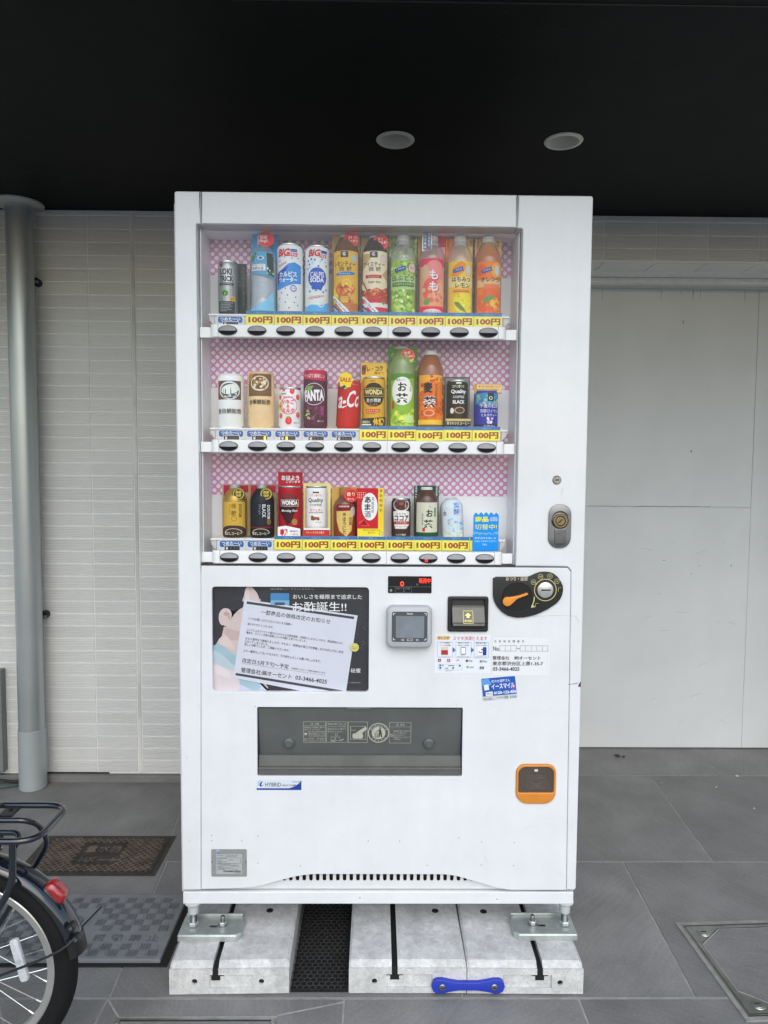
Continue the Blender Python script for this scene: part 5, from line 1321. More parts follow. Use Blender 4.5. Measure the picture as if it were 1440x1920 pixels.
CLEAR = clear_mat('clear_plastic', (.86, .89, .92), 1.5, .06, .80, (.75, .82, .88))
def a(A):
    A.poly([(500, 455), (500, 300), (560, 285), (690, 288), (712, 310), (712, 480), (700, 500), (500, 462)], F('#5f95b5'))
    A.poly([(500, 310), (545, 288), (560, 300), (530, 360), (500, 370)], F('#3d6f3c')); A.poly([(640, 292), (705, 298), (712, 490), (650, 470)], F('#24342c')); A.grain(645, 420, 705, 480, 14, 4, 10, [F('#4f6a3f'), F('#c7cfc7')], 3)
    A.ring(592, 342, 20, 27, WHT, ky=.6); A.disc(592, 342, 12, F('#1f5f93'), ry=8)
    A.rect(512, 392, 632, 445, F('#dfe7ec')); T_(A, '南阿蘇の天然水', 572, 402, 10, F('#41566b'), w=110); T_(A, '熊野古道', 568, 426, 26, BLK, w=96, bold=.03)
    A.poly([(480, 770), (480, 755), (560, 735), (640, 680), (705, 600), (712, 770)], F('#86bbdf')); 
    for i in range(16): A.line([(486 + 14 * i, 712 + (i % 3) * 6), (486 + 14 * i, 775)], 3, F('#9bc8e6'))
t = bottle(0, -.2985, .0336, .198, CLEAR, CAPW, 'clear water bottle with blue forest label and a blue card behind', a, 600, sh=.66, ribs=(.045, .085, 6))
b = B(); b.lathe([(0, .002), (.0295, .003), (.0295, .128), (.02, .15), (0, .152)], M('0.68,0.71,0.73', .3, noise=.05), n=32); b.build('water', t, smooth=True)
backing(t, 0, 600, 500, 716, 112, 800, None, .007, mat=F('#2f86b8'))
hang_tag(t, 0, 600, circ(632, 178, 68, 62), REDL, lambda A: (T_(A, '硬度', 610, 160, 32, WHT, w=62, bold=.03), T_(A, '10mg/L', 610, 192, 26, WHT, w=82, bold=.02)), y=-.018)

def bubbles(A, pts, c, r_=5):
    for x, y in pts: A.disc(x, y, r_, c, n=10)
def a(A):
    T_(A, 'BIG', 778, 293, 64, REDL, w=104, bold=.05, shear=.25); A.rect(838, 265, 895, 288, F('#28408f')); T_(A, 'スーパー', 866, 277, 12, WHT, w=48); T_(A, 'SIZE', 862, 310, 30, REDL, w=78, bold=.03, shear=.25)
    T_(A, 'からだに', 766, 385, 16, REDL, w=84, rot=-.35); A.line([(735, 408), (808, 376)], 4, REDL)
    A.poly([(700, 455), (760, 430), (820, 385), (870, 372), (940, 395), (940, 540), (870, 548), (800, 570), (750, 590), (700, 592)], F('#3f86c4')); A.poly([(700, 460), (780, 425), (825, 400), (800, 440), (760, 520), (700, 560)], F('#24469c'))
    T_(A, 'カルピス', 815, 470, 44, WHT, w=158, bold=.04); T_(A, 'ウォーター', 815, 514, 40, WHT, w=160, bold=.04)
    bubbles(A, [(742, 360), (788, 330), (850, 340), (905, 335), (760, 620), (795, 585), (812, 640), (880, 655), (738, 665), (795, 700), (868, 700), (730, 725), (826, 745), (900, 720)], F('#4a76b8'), 6)
    A.ring(862, 585, 20, 27, F('#5a83c0')); T_(A, '水分補給', 862, 585, 10, F('#b03a50'), w=34); T_(A, 'の味', 862, 608, 12, F('#27418f'), w=30)
can(0, -.2327, .0318, .1735, F('#dfe6ec'), 'tall white can with red lettering over a blue wave band', a, 822)
def a(A):
    T_(A, 'BIG', 1025, 293, 60, REDL, w=100, bold=.05, shear=.25); A.rect(1082, 272, 1140, 296, F('#28408f')); T_(A, 'SIZE', 1100, 318, 28, REDL, w=70, bold=.03, shear=.25)
    bubbles(A, [(968, 355), (980, 385), (1030, 350), (1090, 345), (1130, 395), (965, 420), (1000, 345), (1060, 400), (985, 605), (1040, 600), (1100, 610), (1130, 590)], F('#4a83c0'), 9); bubbles(A, [(990, 410), (1120, 365), (1075, 362), (1010, 372)], F('#7aaedb'), 6)
    A.disc(1050, 496, 80, F('#2a4fa6'), ry=84); A.poly([(1000, 570), (1060, 560), (1110, 540), (1080, 600), (1055, 590), (1010, 592)], F('#2a4fa6'))
    T_(A, 'CALPIS', 1050, 470, 46, WHT, w=116, bold=.02); T_(A, 'SODA', 1048, 513, 40, WHT, w=118, bold=.04)
    T_(A, 'シュワっとさわやか', 1040, 648, 18, REDL, w=136, rot=-.08); A.line([(970, 668), (1075, 652)], 3, REDL)
    A.poly([(930, 770), (930, 735), (1000, 715), (1080, 720), (1160, 690), (1160, 780), (930, 780)], F('#5fa5d8')); A.ring(1082, 710, 20, 27, F('#dfe9f2'))
can(0, -.1649, .0300, .170, F('#dbe5ee'), 'tall white soda can with a round dark blue emblem and blue bubbles', a, 1043)

def tea(cx, dx, lem, card):
    def art(A):
        base = F('#c8a648') if lem else F('#d9cdb4')
        A.rect(cx - 125, 275, cx + 125, 800, base)
        if not lem: A.poly([(cx - 125, 430), (cx - 70, 380), (cx - 20, 300), (cx - 125, 290)], F('#b49a72')); A.poly([(cx + 125, 400), (cx + 60, 470), (cx + 125, 520)], F('#b49a72'))
        else: A.line([(cx - 110, 360), (cx - 80, 325), (cx - 40, 308)], 3, F('#6b5318')); A.poly([(cx - 125, 560), (cx - 60, 640), (cx - 80, 760), (cx - 125, 770)], F('#cfc23a'))
        A.rect(cx - 42, 280, cx + 22, 330, F('#3a3436')); A.ring(cx - 10, 302, 9, 15, WHT, a0=.5, a1=5.6); A.disc(cx - 10, 302, 5, WHT)
        A.ring(cx + 76, 335, 26, 31, F('#b9b1ae')); A.disc(cx + 76, 335, 26, F('#a9b7bd') if lem else F('#d3c6c2'))
        T_(A, 'レモンティー' if lem else 'アイスティー', cx - 8, 385, 40, F('#3a2c10') if lem else F('#4a332e'), w=190, bold=.02); T_(A, '微 糖', cx - 2, 424, 38, F('#4a3a18') if lem else F('#5a443c'), w=104, bold=.02)
        if lem:
            A.disc(cx - 2, 462, 86, F('#2f6fa8'), ry=15, rot=-.05); T_(A, '糖分ひかえめ', cx - 8, 462, 11, WHT, w=90)
            A.disc(cx - 5, 590, 84, F('#b8642c'), ry=60); A.disc(cx + 10, 545, 44, F('#d9a537')); A.ring(cx + 10, 545, 33, 37, F('#f0d684')); A.disc(cx + 10, 545, 12, F('#e6c35c')); A.grain(cx - 80, 560, cx + 80, 700, 26, 8, 20, [F('#a8552a'), F('#c98a4a'), F('#8f4a26'), F('#d8a868')], 8)
            A.rect(cx - 100, 700, cx + 110, 800, F('#a96a34')); A.grain(cx - 60, 640, cx + 90, 780, 14, 7, 15, [F('#c79a62'), F('#b57c44')], 9)
        else:
            A.rect(cx - 82, 470, cx + 56, 497, F('#9c2f34')); T_(A, 'ストレート', cx - 12, 484, 14, WHT, w=90); T_(A, 'Sugar less', cx - 5, 530, 22, F('#3d2a2c'), w=106, shear=.3)
            A.poly([(cx - 125, 590), (cx - 40, 600), (cx + 10, 575), (cx + 60, 590), (cx + 125, 560), (cx + 125, 700), (cx - 125, 700)], F('#a2442a')); A.grain(cx - 110, 585, cx + 110, 680, 30, 7, 18, [F('#b9603a'), F('#8a3524'), F('#cc8a60')], 8)
            A.poly([(cx - 125, 510), (cx - 95, 530), (cx - 60, 590), (cx - 50, 610), (cx - 125, 560)], F('#8a5a34')); A.poly([(cx - 125, 530), (cx - 100, 550), (cx - 70, 600), (cx - 125, 580)], F('#dccfb6'))
            A.rect(cx - 125, 665, cx + 125, 700, F('#b02f3c')); A.rect(cx - 125, 700, cx + 125, 735, F('#d8d2cb')); A.rect(cx - 125, 735, cx + 125, 800, F('#b6303c')); A.poly([(cx + 45, 690), (cx + 95, 680), (cx + 75, 715)], F('#5f7f3c'))
        pl = [(cx - 125, 625), (cx + 20, 800), (cx - 125, 800)]
        A.poly([(cx - 128, 640), (cx - 95, 640), (cx + 30, 770), (cx + 30, 800), (cx + 2, 800)], WHT); A.poly([(cx - 128, 690), (cx - 128, 800), (cx - 15, 800)], F('#2f3f7c')); T_(A, 'MINI TEA 600', cx - 48, 718, 15, F('#39488a'), w=150, rot=.80); T_(A, 'お徳用', cx - 90, 755, 24, WHT, w=62, rot=.7, bold=.02); T_(A, 'サイズ', cx - 85, 785, 20, WHT, w=50, rot=.7)
    return art
LBRN = M('0.16,0.055,0.025', .16, noise=.05, coat=.3); DBRN = M('0.035,0.014,0.010', .14, noise=.05, coat=.3)
t = bottle(0, -.0931, .0336, .2005, LBRN, CAPW, 'lemon tea bottle with golden label and red round tag', tea(1295, 0, True, 0), 1295, sh=.74, nk=.0135)
backing(t, 0, 1295, 1176, 1412, 112, 800, None, .007, mat=F('#a98d4e'))
hang_tag(t, 0, 1295, circ(1340, 172, 64), REDL, lambda A: (T_(A, '甘さ', 1350, 155, 24, WHT, w=76, bold=.02), T_(A, 'すっきり', 1348, 185, 22, CRE, w=84, bold=.02), A.ring(1340, 172, 54, 57, F('#c86a6a'))), y=-.020)
t = bottle(0, -.0213, .0336, .1985, DBRN, CAPW, 'iced tea bottle with cream label and red round tag', tea(140, 0, False, 0), 140, sh=.74, nk=.0135)
backing(t, 0, 140, 20, 252, 125, 800, None, .007, mat=F('#a3946f'))
hang_tag(t, 0, 140, circ(187, 193, 66), REDL, lambda A: (T_(A, '甘さ', 183, 165, 22, CRE, w=44), T_(A, 'ひかえめ', 187, 193, 26, WHT, w=92, bold=.02), A.ring(187, 193, 52, 56, F('#d98a7a'))), y=-.020)

def juice(cx, title, kind):
    def art(A):
        if kind == 'grape':
            A.rect(cx - 115, 350, cx + 115, 800, F('#8fae4e')); A.grain(cx - 110, 360, cx + 110, 470, 40, 10, 20, [F('#7d9e3f'), F('#a3bd63'), F('#6f8d35'), F('#b8cb7e')], 1); A.rect(cx - 112, 470, cx + 112, 590, F('#a9bf86')); A.grain(cx - 90, 590, cx + 90, 770, 42, 13, 24, [F('#8fb04c'), F('#a9c46a'), F('#6f9238'), F('#c3d78f')], 2); bubbles(A, [(cx, 598), (cx - 50, 640), (cx + 35, 650), (cx - 10, 690)], F('#d8e6ae'), 11)
        if kind == 'honey':
            A.rect(cx - 118, 350, cx + 118, 800, F('#d9b545')); A.poly([(cx - 90, 470), (cx - 60, 390), (cx, 350), (cx + 40, 370), (cx + 30, 430), (cx - 30, 480)], F('#d08432')); A.rect(cx - 118, 480, cx + 118, 560, F('#dcc98f')); A.disc(cx + 25, 690, 85, F('#e3c93e'), ry=95); A.grain(cx - 30, 620, cx + 90, 770, 18, 6, 14, [F('#edda74'), F('#cfae30')], 3); A.poly([(cx - 55, 685), (cx - 20, 685), (cx + 30, 740), (cx + 50, 775), (cx - 10, 745), (cx - 45, 710)], F('#6f7a3c'))
        if kind == 'orange':
            A.rect(cx - 115, 350, cx + 115, 800, F('#d9782e')); A.disc(cx - 70, 420, 50, F('#cf5f26')); A.disc(cx + 70, 420, 60, F('#e0a04a')); A.rect(cx - 115, 500, cx + 115, 560, F('#d8b184')); A.disc(cx + 5, 680, 110, F('#d9612c'), ry=110); A.disc(cx + 50, 690, 46, F('#e8b04f')); A.grain(cx - 90, 600, cx + 90, 780, 24, 8, 18, [F('#d86a30'), F('#e3884a'), F('#c95426')], 4); A.poly([(cx - 55, 715), (cx - 45, 650), (cx + 10, 625), (cx + 50, 632), (cx + 20, 665), (cx - 30, 685)], F('#5f8a4c'))
        if kind in ('grape', 'honey', 'orange'):
            A.poly([(cx - 72, 420), (cx + 12, 395), (cx + 16, 415), (cx + 22, 428), (cx - 62, 450)], F('#2c4d86')); T_(A, 'こだわり', cx - 26, 422, 14, WHT, w=64, rot=-.17)
            if kind == 'grape': A.disc(cx + 70, 412, 30, F('#cdb7b4'), ry=38); T_(A, '果汁', cx + 70, 412, 16, F('#8c4f60'), w=34)
            else: A.disc(cx + 62, 425, 20, F('#b9c3cc'), ry=42)
            if kind == 'honey': T_(A, 'はちみつ', cx + 4, 500, 40, F('#2d2a26'), w=160, bold=.015); T_(A, 'レモン', cx + 16, 550, 38, F('#2d2a26'), w=122, bold=.015); A.rect(cx - 68, 585, cx + 72, 590, F('#c9563a')); A.rect(cx - 64, 596, cx + 72, 606, F('#c9563a'))
            elif kind == 'orange': T_(A, 'オレンジ', cx + 8, 498, 42, F('#3a2a20'), w=166, bold=.015); A.rect(cx - 50, 536, cx + 90, 541, F('#c9563a')); A.rect(cx - 46, 548, cx + 90, 558, F('#cf6a48'))
            else: T_(A, '白ぶどう', cx - 2, 495, 46, F('#2b3a22'), w=178, bold=.02); A.rect(cx - 90, 530, cx + 88, 562, F('#4d7038')); T_(A, 'すっきりとした甘さ', cx, 546, 14, F('#d3e0b4'), w=150)
        if kind == 'peach':
            A.rect(cx - 118, 330, cx + 118, 800, F('#d39a78')); A.rect(cx - 118, 330, cx + 118, 395, F('#c23a4c')); A.disc(cx + 20, 440, 88, F('#d98a86'), ry=95); A.disc(cx - 60, 440, 30, F('#c9a98c'), ry=60); A.disc(cx - 10, 590, 75, F('#cc5f58'), ry=100); A.disc(cx + 60, 620, 60, F('#d8a086'), ry=90); A.grain(cx - 100, 560, cx + 100, 700, 18, 10, 24, [F('#d98f6f'), F('#c8735e'), F('#d6b184')], 6)
            A.poly([(cx - 75, 690), (cx - 60, 660), (cx - 20, 665), (cx - 25, 705), (cx - 60, 712)], F('#5f8f4c')); A.rect(cx - 118, 722, cx + 118, 800, F('#c8324a')); A.disc(cx + 4, 765, 78, F('#ead6d6'), ry=20); T_(A, '味のけずったもも', cx + 4, 765, 18, F('#8a2438'), w=130, bold=.02)
            for y in (465, 560): T_(A, 'も', cx + 16, y + 4, 84, F('#b8304e'), w=80, bold=.05)
            for y in (465, 560): T_(A, 'も', cx + 12, y, 78, WHT, w=74, bold=.03)
    return art
def clearj(n_, tint): return clear_mat(n_, tint, 1.4, .07, .72, tuple(c * .8 for c in tint))
t = bottle(0, .0484, .0333, .2015, clearj('pet_pale', (.88, .84, .84)), CAPW, 'white grape juice bottle with green grapes label', juice(378, '', 'grape'), 378, sh=.70)
b = B(); b.lathe([(0, .002), (.0316, .004), (.0316, .139), (0, .14)], F('#9fb868'), n=28); b.build('juice', t, smooth=True)
backing(t, 0, 378, 262, 494, 118, 800, lambda A: (A.grain(268, 125, 488, 330, 60, 10, 24, [F('#7e9a54'), F('#a9bb7c'), F('#5f7d42'), F('#bccb98')], 12), T_(A, 'すっきり', 282, 175, 22, F('#22301c'), w=22, vert=True), T_(A, '国産ぶどう', 466, 180, 20, F('#22301c'), w=20, vert=True)), .007, mat=F('#94ab6a'))
t = bottle(0, .1195, .0333, .2000, clearj('pet_pink', (.86, .76, .78)), CAPW, 'peach drink bottle with pink label and big white characters', juice(618, '', 'peach'), 618, sh=.71)
b = B(); b.lathe([(0, .002), (.0316, .004), (.0316, .139), (0, .14)], F('#c98a84'), n=28); b.build('juice', t, smooth=True)
backing(t, 0, 618, 502, 732, 92, 800, lambda A: (A.poly([(600, 92), (732, 92), (732, 215), (660, 200), (600, 150)], F('#b03246')), A.poly([(655, 210), (732, 200), (732, 330), (700, 330)], F('#d9a3ac'))), .007, mat=F('#b98a58'))
hang_tag(t, 0, 618, [(535, 92), (612, 90), (615, 250), (532, 265)], WHT, lambda A: (A.rect(542, 94, 604, 252, F('#27406e')), T_(A, '自然の美味', 558, 172, 26, WHT, w=24, vert=True, bold=.02), T_(A, '厳選素材', 588, 170, 26, WHT, w=20, vert=True)), y=-.022)
t = bottle(0, .1900, .0333, .2005, clearj('pet_clear', (.90, .85, .82)), CAPW, 'honey lemon bottle with yellow lemon label', juice(868, '', 'honey'), 868, sh=.70)
b = B(); b.lathe([(0, .002), (.0316, .004), (.0316, .139), (0, .14)], F('#d8b95e'), n=28); b.build('juice', t, smooth=True)
backing(t, 0, 868, 748, 978, 128, 800, lambda A: (A.poly([(748, 128), (830, 128), (840, 240), (748, 330)], F('#c9772f')), A.poly([(910, 200), (978, 180), (978, 330), (930, 300)], F('#d8b64e')), T_(A, 'はちみつ', 770, 180, 24, F('#3a3424'), w=22, vert=True), T_(A, '塩分', 962, 170, 26, F('#3a3a3c'), w=26, vert=True)), .007, mat=F('#bd9a62'))
t = bottle(0, .2604, .0333, .2000, clearj('pet_amber', (.80, .56, .25)), CAPW, 'orange juice bottle at the right end with orange fruit label', juice(1100, '', 'orange'), 1100, sh=.70)
b = B(); b.lathe([(0, .002), (.0316, .004), (.0316, .142), (.028, .155), (.016, .175), (0, .176)], F('#cf8a2e'), n=28); b.build('juice', t, smooth=True)
backing(t, 0, 1100, 992, 1216, 130, 800, lambda A: (A.poly([(992, 200), (1050, 240), (1030, 330), (992, 330)], F('#cf9a8a')), A.poly([(1160, 200), (1216, 220), (1216, 330), (1180, 300)], F('#d3a08c')), T_(A, 'うるおい', 1018, 175, 22, F('#3a3424'), w=22, vert=True), T_(A, '果汁', 1186, 172, 24, F('#3a3424'), w=24, vert=True)), .007, mat=F('#b99a58'))

# ---- middle shelf
def a(A):
    A.rect(222, 335, 445, 490, F('#5a4a48')); A.poly([(222, 345), (255, 345), (250, 490), (230, 490)], F('#8c2f40')); A.disc(340, 415, 92, F('#d3d6d8'), ry=75); A.disc(340, 418, 80, F('#3f4a50'), ry=64); A.disc(345, 405, 78, F('#d8dcd8'), ry=40, rot=-.2); A.grain(285, 440, 400, 475, 22, 5, 11, [F('#bfc6c2'), F('#4c5a4c'), F('#8f8f86')], 2)
    T_(A, '金目鯛飯膳', 336, 585, 42, BLK, w=208, bold=.015)
can(1, -.3820, .0325, .1335, F('#dedfe2'), 'white paper tube with a sliced fish rice bowl photo', a, 330, 'paper_tube', lid=F('#d2d3d6'))
def a(A):
    A.rect(465, 275, 690, 460, F('#6a5238')); A.poly([(465, 275), (530, 275), (500, 330), (465, 350)], F('#a8763c')); A.disc(580, 355, 80, F('#d8d2c2'), ry=62); A.disc(580, 352, 70, F('#5f4c34'), ry=52); A.grain(530, 320, 630, 390, 34, 7, 14, [F('#d8c3a8'), F('#a87a4c'), F('#e3d6c4'), F('#7c5a3a')], 5)
    T_(A, '金華鯖飯膳', 577, 508, 42, BLK, w=186, bold=.015)
can(1, -.3055, .0325, .1385, F('#d9c09a'), 'beige paper tube with a mackerel rice bowl photo', a, 578, 'paper_tube', lid=F('#cdb48e'))
def a(A):
    sb = F('#c2303a')
    for x, y, r_ in ((775, 398, 17), (848, 415, 20), (735, 465, 16), (898, 465, 18), (745, 620, 17), (898, 612, 18), (818, 660, 26)): A.disc(x, y, r_, sb, ry=r_ * 1.25); bubbles(A, [(x - 6, y - 5), (x + 7, y + 3), (x - 2, y + 10), (x + 3, y - 10)], F('#e8a08a'), 3); A.poly([(x - r_ * .8, y - r_ * 1.1), (x, y - r_ * 1.5), (x + r_ * .8, y - r_ * 1.1), (x, y - r_ * .7)], F('#6f9a4a'))
    A.ring(818, 535, 68, 72, sb); T_(A, 'まろやか', 815, 463, 14, sb, w=80); T_(A, 'いちご', 815, 502, 36, sb, w=98, bold=.03); T_(A, '&', 815, 540, 24, sb, bold=.03); T_(A, 'ミルク', 815, 575, 36, sb, w=98, bold=.03)
    A.disc(744, 540, 20, F('#c9a13f'), ry=34); A.disc(744, 540, 10, F('#8c6a20')); T_(A, '果汁1%', 882, 678, 12, BLK, w=46); A.rect(752, 432, 800, 440, F('#6f9a8c'))
can(1, -.2330, .0285, .1010, F('#e6dcdf'), 'short white can with strawberries printed round a red circle', a, 820)
GRAPE = F('#4a1f38')
def a(A):
    A.rect(925, 300, 1145, 690, GRAPE); A.poly([(925, 262), (1145, 246), (1145, 330), (925, 312)], F('#a82848')); T_(A, 'やっぱり美味しい', 1032, 288, 34, F('#f3d9de'), w=196, bold=.03, rot=.03)
    A.grain(970, 530, 1110, 640, 40, 9, 18, [F('#6f2f56'), F('#8a3f6c'), F('#3a1630'), F('#5a2548')], 4); A.ring(1032, 440, 86, 92, F('#c9b8c4')); A.poly([(950, 405), (985, 375), (1030, 370), (1010, 405), (970, 415)], F('#6f9a4a'))
    T_(A, 'FANTA', 1032, 450, 92, WHT, w=166, bold=.06, rot=-.05); A.grain(950, 560, 1000, 650, 12, 6, 12, [F('#8aa05a'), F('#a3b87a')], 6); T_(A, '果汁1%', 1085, 663, 14, F('#cbbcc4'), w=52)
can(1, -.1693, .0300, .1445, GRAPE, 'dark purple grape soda can with slanted white lettering and pink top band', a, 1036, lid=F('#a82848'))
CR = F('#a31a22')
def a(A):
    A.rect(1190, 330, 1405, 700, CR); T_(A, 'Coca-Cola', 1262, 482, 140, WHT, w=440, bold=.02, shear=.25, rot=-.10); A.poly([(1200, 530), (1240, 545), (1300, 530), (1260, 555), (1215, 545)], WHT)
    T_(A, 'おいしさ', 1352, 352, 15, F('#d99a9a'), w=54)
t = can(1, -.0894, .0290, .1240, CR, 'red cola can leaning slightly with white script and a yellow sale badge', None, 1300, tilt=R(3))
A = Art(1300, 724, .000298); a(A); A.build('print', t, rad=.0290, clip=[((-.0288, 0), (-1, 0)), ((.0288, 0), (1, 0))])
pts = []
for i in range(24): q = 2 * PI * i / 24; k = 1 + .10 * math.cos(8 * q); pts.append((1270 + 58 * k * math.cos(q), 325 + 68 * k * math.sin(q)))
hang_tag(t, 1, 1300, pts, F('#d9bd3a'), lambda A: (T_(A, 'SALE', 1268, 320, 36, REDL, w=92, bold=.03), A.poly([(1230, 385), (1262, 362), (1280, 385), (1255, 392)], F('#27406e'))), y=-.031, name='badge')
def a(A):
    A.rect(35, 290, 235, 640, F('#c29a3a')); A.disc(132, 440, 98, F('#1d1812'), ry=100); A.rect(30, 378, 236, 462, F('#2a2118')); A.frame(38, 386, 228, 452, 4, F('#c9a24a')); T_(A, 'WONDA', 132, 418, 44, F('#e8cf94'), w=160, bold=.04); T_(A, '金の微糖', 130, 486, 34, WHT, w=128, bold=.03); A.grain(100, 510, 165, 535, 8, 7, 12, [F('#8a5a3a'), F('#6f4428')], 3)
    A.rect(64, 560, 186, 586, REDL); T_(A, '挽きたて100%', 125, 573, 16, CRE, w=108); T_(A, '深み微糖', 110, 598, 11, F('#7a4a20'), w=70); T_(A, 'ASAHI', 122, 325, 14, F('#6b4a18'), w=44)
t = can(1, -.0224, .0290, .1290, F('#b9923f'), 'golden coffee can with black oval and a yellow header card', a, 132)
backing(t, 1, 132, 22, 240, 160, 724, lambda A: (A.poly([(28, 185), (70, 180), (60, 260), (28, 262)], F('#7a4628')), T_(A, 'キレ・コク', 120, 212, 44, BLK, w=176, bold=.03, rot=-.06), T_(A, '際立つ', 175, 246, 22, BLK, w=76, rot=-.06, bold=.02)), .006, mat=F('#d3ad4a'))
hang_tag(t, 1, 132, [(30, 640), (232, 625), (232, 705), (30, 705)], F('#1f1a16'), lambda A: (T_(A, '休憩', 172, 665, 60, F('#d3a93a'), w=92, bold=.04), T_(A, '高級豆の', 70, 668, 22, CRE, w=62), A.rect(36, 685, 112, 695, CRE)), y=-.0345, name='sleeve')
GRN = M('0.22,0.30,0.10', .2, noise=.08, coat=.3)
def a(A):
    A.rect(255, 265, 488, 720, F('#7fa63c')); A.poly([(255, 265), (488, 265), (488, 300), (255, 320)], F('#4f7a34')); A.rect(255, 600, 488, 720, F('#a9c24a')); A.grain(260, 560, 485, 700, 26, 12, 26, [F('#b9cc5a'), F('#8fb04a'), F('#cfd86a'), F('#7d9c44')], 2)
    A.disc(368, 410, 92, F('#e6ead8'), ry=118); T_(A, 'お', 368, 375, 74, BLK, w=74, bold=.03); T_(A, '茶', 366, 470, 84, BLK, w=104, bold=.04); T_(A, '抹茶入り', 352, 318, 22, F('#8a4a8c'), w=70); T_(A, 'すっきり', 440, 370, 20, F('#35502a'), w=18, vert=True); A.disc(288, 525, 14, F('#a83a2c'), ry=36)
    A.disc(430, 640, 40, F('#b9d39a'), ry=34); A.line([(300, 680), (380, 650)], 8, F('#6f8f4c'))
t = bottle(1, .0488, .0330, .2060, GRN, CAPW, 'green tea bottle with white oval label and tall leafy card', a, 370, sh=.74, nk=.014)
backing(t, 1, 370, 250, 495, 28, 724, lambda A: (A.grain(255, 35, 490, 250, 40, 12, 28, [F('#4f7a38'), F('#5f8a40'), F('#8fa85a'), F('#3f6630')], 7)), -.012, mat=F('#5a7d3c'), name='front_card') if False else backing(t, 1, 370, 250, 495, 28, 724, lambda A: (A.grain(258, 35, 488, 250, 40, 10, 20, [F('#4f7a38'), F('#5f8a40'), F('#8fa85a'), F('#3f6630')], 7)), .007, mat=F('#5a7d3c'))
hang_tag(t, 1, 370, circ(412, 118, 60), F('#b8302c'), lambda A: (A.ring(412, 118, 52, 55, F('#e3b0a0')), T_(A, '国産', 408, 92, 24, CRE, w=52, bold=.02, rot=-.15), T_(A, '茶葉100%', 412, 122, 22, CRE, w=92, rot=-.15), T_(A, '使用', 400, 148, 18, CRE, w=40, rot=-.15), A.poly([(400, 185), (415, 150), (466, 135), (455, 170)], F('#7fa63c')), A.line([(402, 184), (458, 142)], 3, CRE)), y=-.024)
def a(A):
    A.rect(495, 275, 720, 720, F('#c8702a')); A.rect(495, 275, 720, 330, F('#d9a040')); A.grain(600, 280, 715, 330, 16, 8, 16, [F('#b84a28'), F('#8f6a34'), F('#c98a30')], 3); A.poly([(495, 275), (560, 275), (540, 400), (495, 450)], F('#d9983a')); A.grain(500, 420, 715, 690, 30, 14, 36, [F('#c2622a'), F('#cf7c30'), F('#b85424')], 4)
    T_(A, '麦', 582, 380, 88, BLK, w=74, bold=.04); T_(A, '茶', 595, 498, 100, WHT, w=108, bold=.08); T_(A, '茶', 595, 498, 94, BLK, w=102, bold=.035); A.disc(534, 358, 18, F('#b8402c')); T_(A, 'すっきり飲みやすい', 648, 470, 24, F('#4a2a18'), w=18, vert=True)
    A.disc(590, 590, 44, F('#d8a884'), ry=28); A.disc(590, 588, 34, F('#b9582c'), ry=20); A.rect(495, 645, 720, 685, F('#d9b04a')); A.rect(512, 685, 705, 720, F('#6f4a20'))
AMB = M('0.30,0.10,0.03', .15, noise=.05, coat=.4)
bottle(1, .1199, .0330, .1965, AMB, CAPW, 'barley tea bottle with amber neck and orange label', a, 608, sh=.72, nk=.0145, caph=.022, capr=.0170)
def a(A):
    A.rect(745, 318, 932, 645, BLK); T_(A, 'コクと香りの', 835, 378, 24, CRE, w=104); T_(A, 'Quality', 840, 424, 40, WHT, w=136, bold=.03); T_(A, 'COFFEE', 840, 466, 20, F('#c9c9c9'), w=98, bold=.02); T_(A, 'BLACK', 842, 507, 30, WHT, w=102, bold=.03); A.rect(818, 344, 862, 356, CRE)
    A.disc(845, 578, 52, F('#3a2a20'), ry=30, rot=-.2); A.ring(850, 576, 34, 46, F('#a3886c'), ky=.6); A.disc(784, 580, 17, F('#d8d8d4'), ry=24)
t = can(1, .1883, .0270, .1190, F('#1a1a1d'), 'black coffee can on a silver edged black card', a, 838)
t.location.z += .004
backing(t, 1, 838, 728, 945, 290, 710, lambda A: (A.rect(736, 298, 938, 700, F('#77787a')), A.rect(760, 320, 915, 690, F('#26262a'))), .006, mat=F('#1d1d20'))
hang_tag(t, 1, 838, [(732, 655), (940, 645), (940, 705), (732, 705)], F('#2a1c18'), lambda A: (T_(A, '香るわかるコーヒー', 836, 685, 26, CRE, w=190, bold=.03), A.rect(732, 648, 940, 668, F('#b9a878'))), y=-.031, name='sleeve')
def a(A):
    A.rect(955, 500, 1185, 720, F('#27348a')); A.poly([(955, 420), (1185, 415), (1185, 510), (955, 512)], F('#3f7fa0')); A.grain(970, 440, 1180, 500, 20, 8, 20, [F('#5aa0b8'), F('#8fb0a0'), F('#3f6f9c')], 4)
    A.rect(1076, 418, 1128, 488, F('#1d2236')); A.ring(1100, 460, 10, 15, CRE); T_(A, '午後の紅茶', 1092, 523, 38, WHT, w=168, bold=.03); T_(A, '芳醇ロイヤル', 1094, 568, 30, F('#cfd4ea'), w=162, bold=.02); T_(A, 'ミルクティー', 1092, 603, 24, F('#cfd4ea'), w=140, bold=.02)
    A.grain(1072, 630, 1118, 668, 8, 9, 13, [F('#dcd0d4'), F('#c0b4c4')], 5); A.rect(960, 676, 1180, 712, F('#1d2250')); T_(A, 'KIRIN', 1092, 692, 14, F('#aab0d0'), w=90)
t = can(1, .2608, .0300, .1015, F('#27348a'), 'short blue milk tea can with gold rimmed cream header card', a, 1075, lid=F('#b59a5c'))
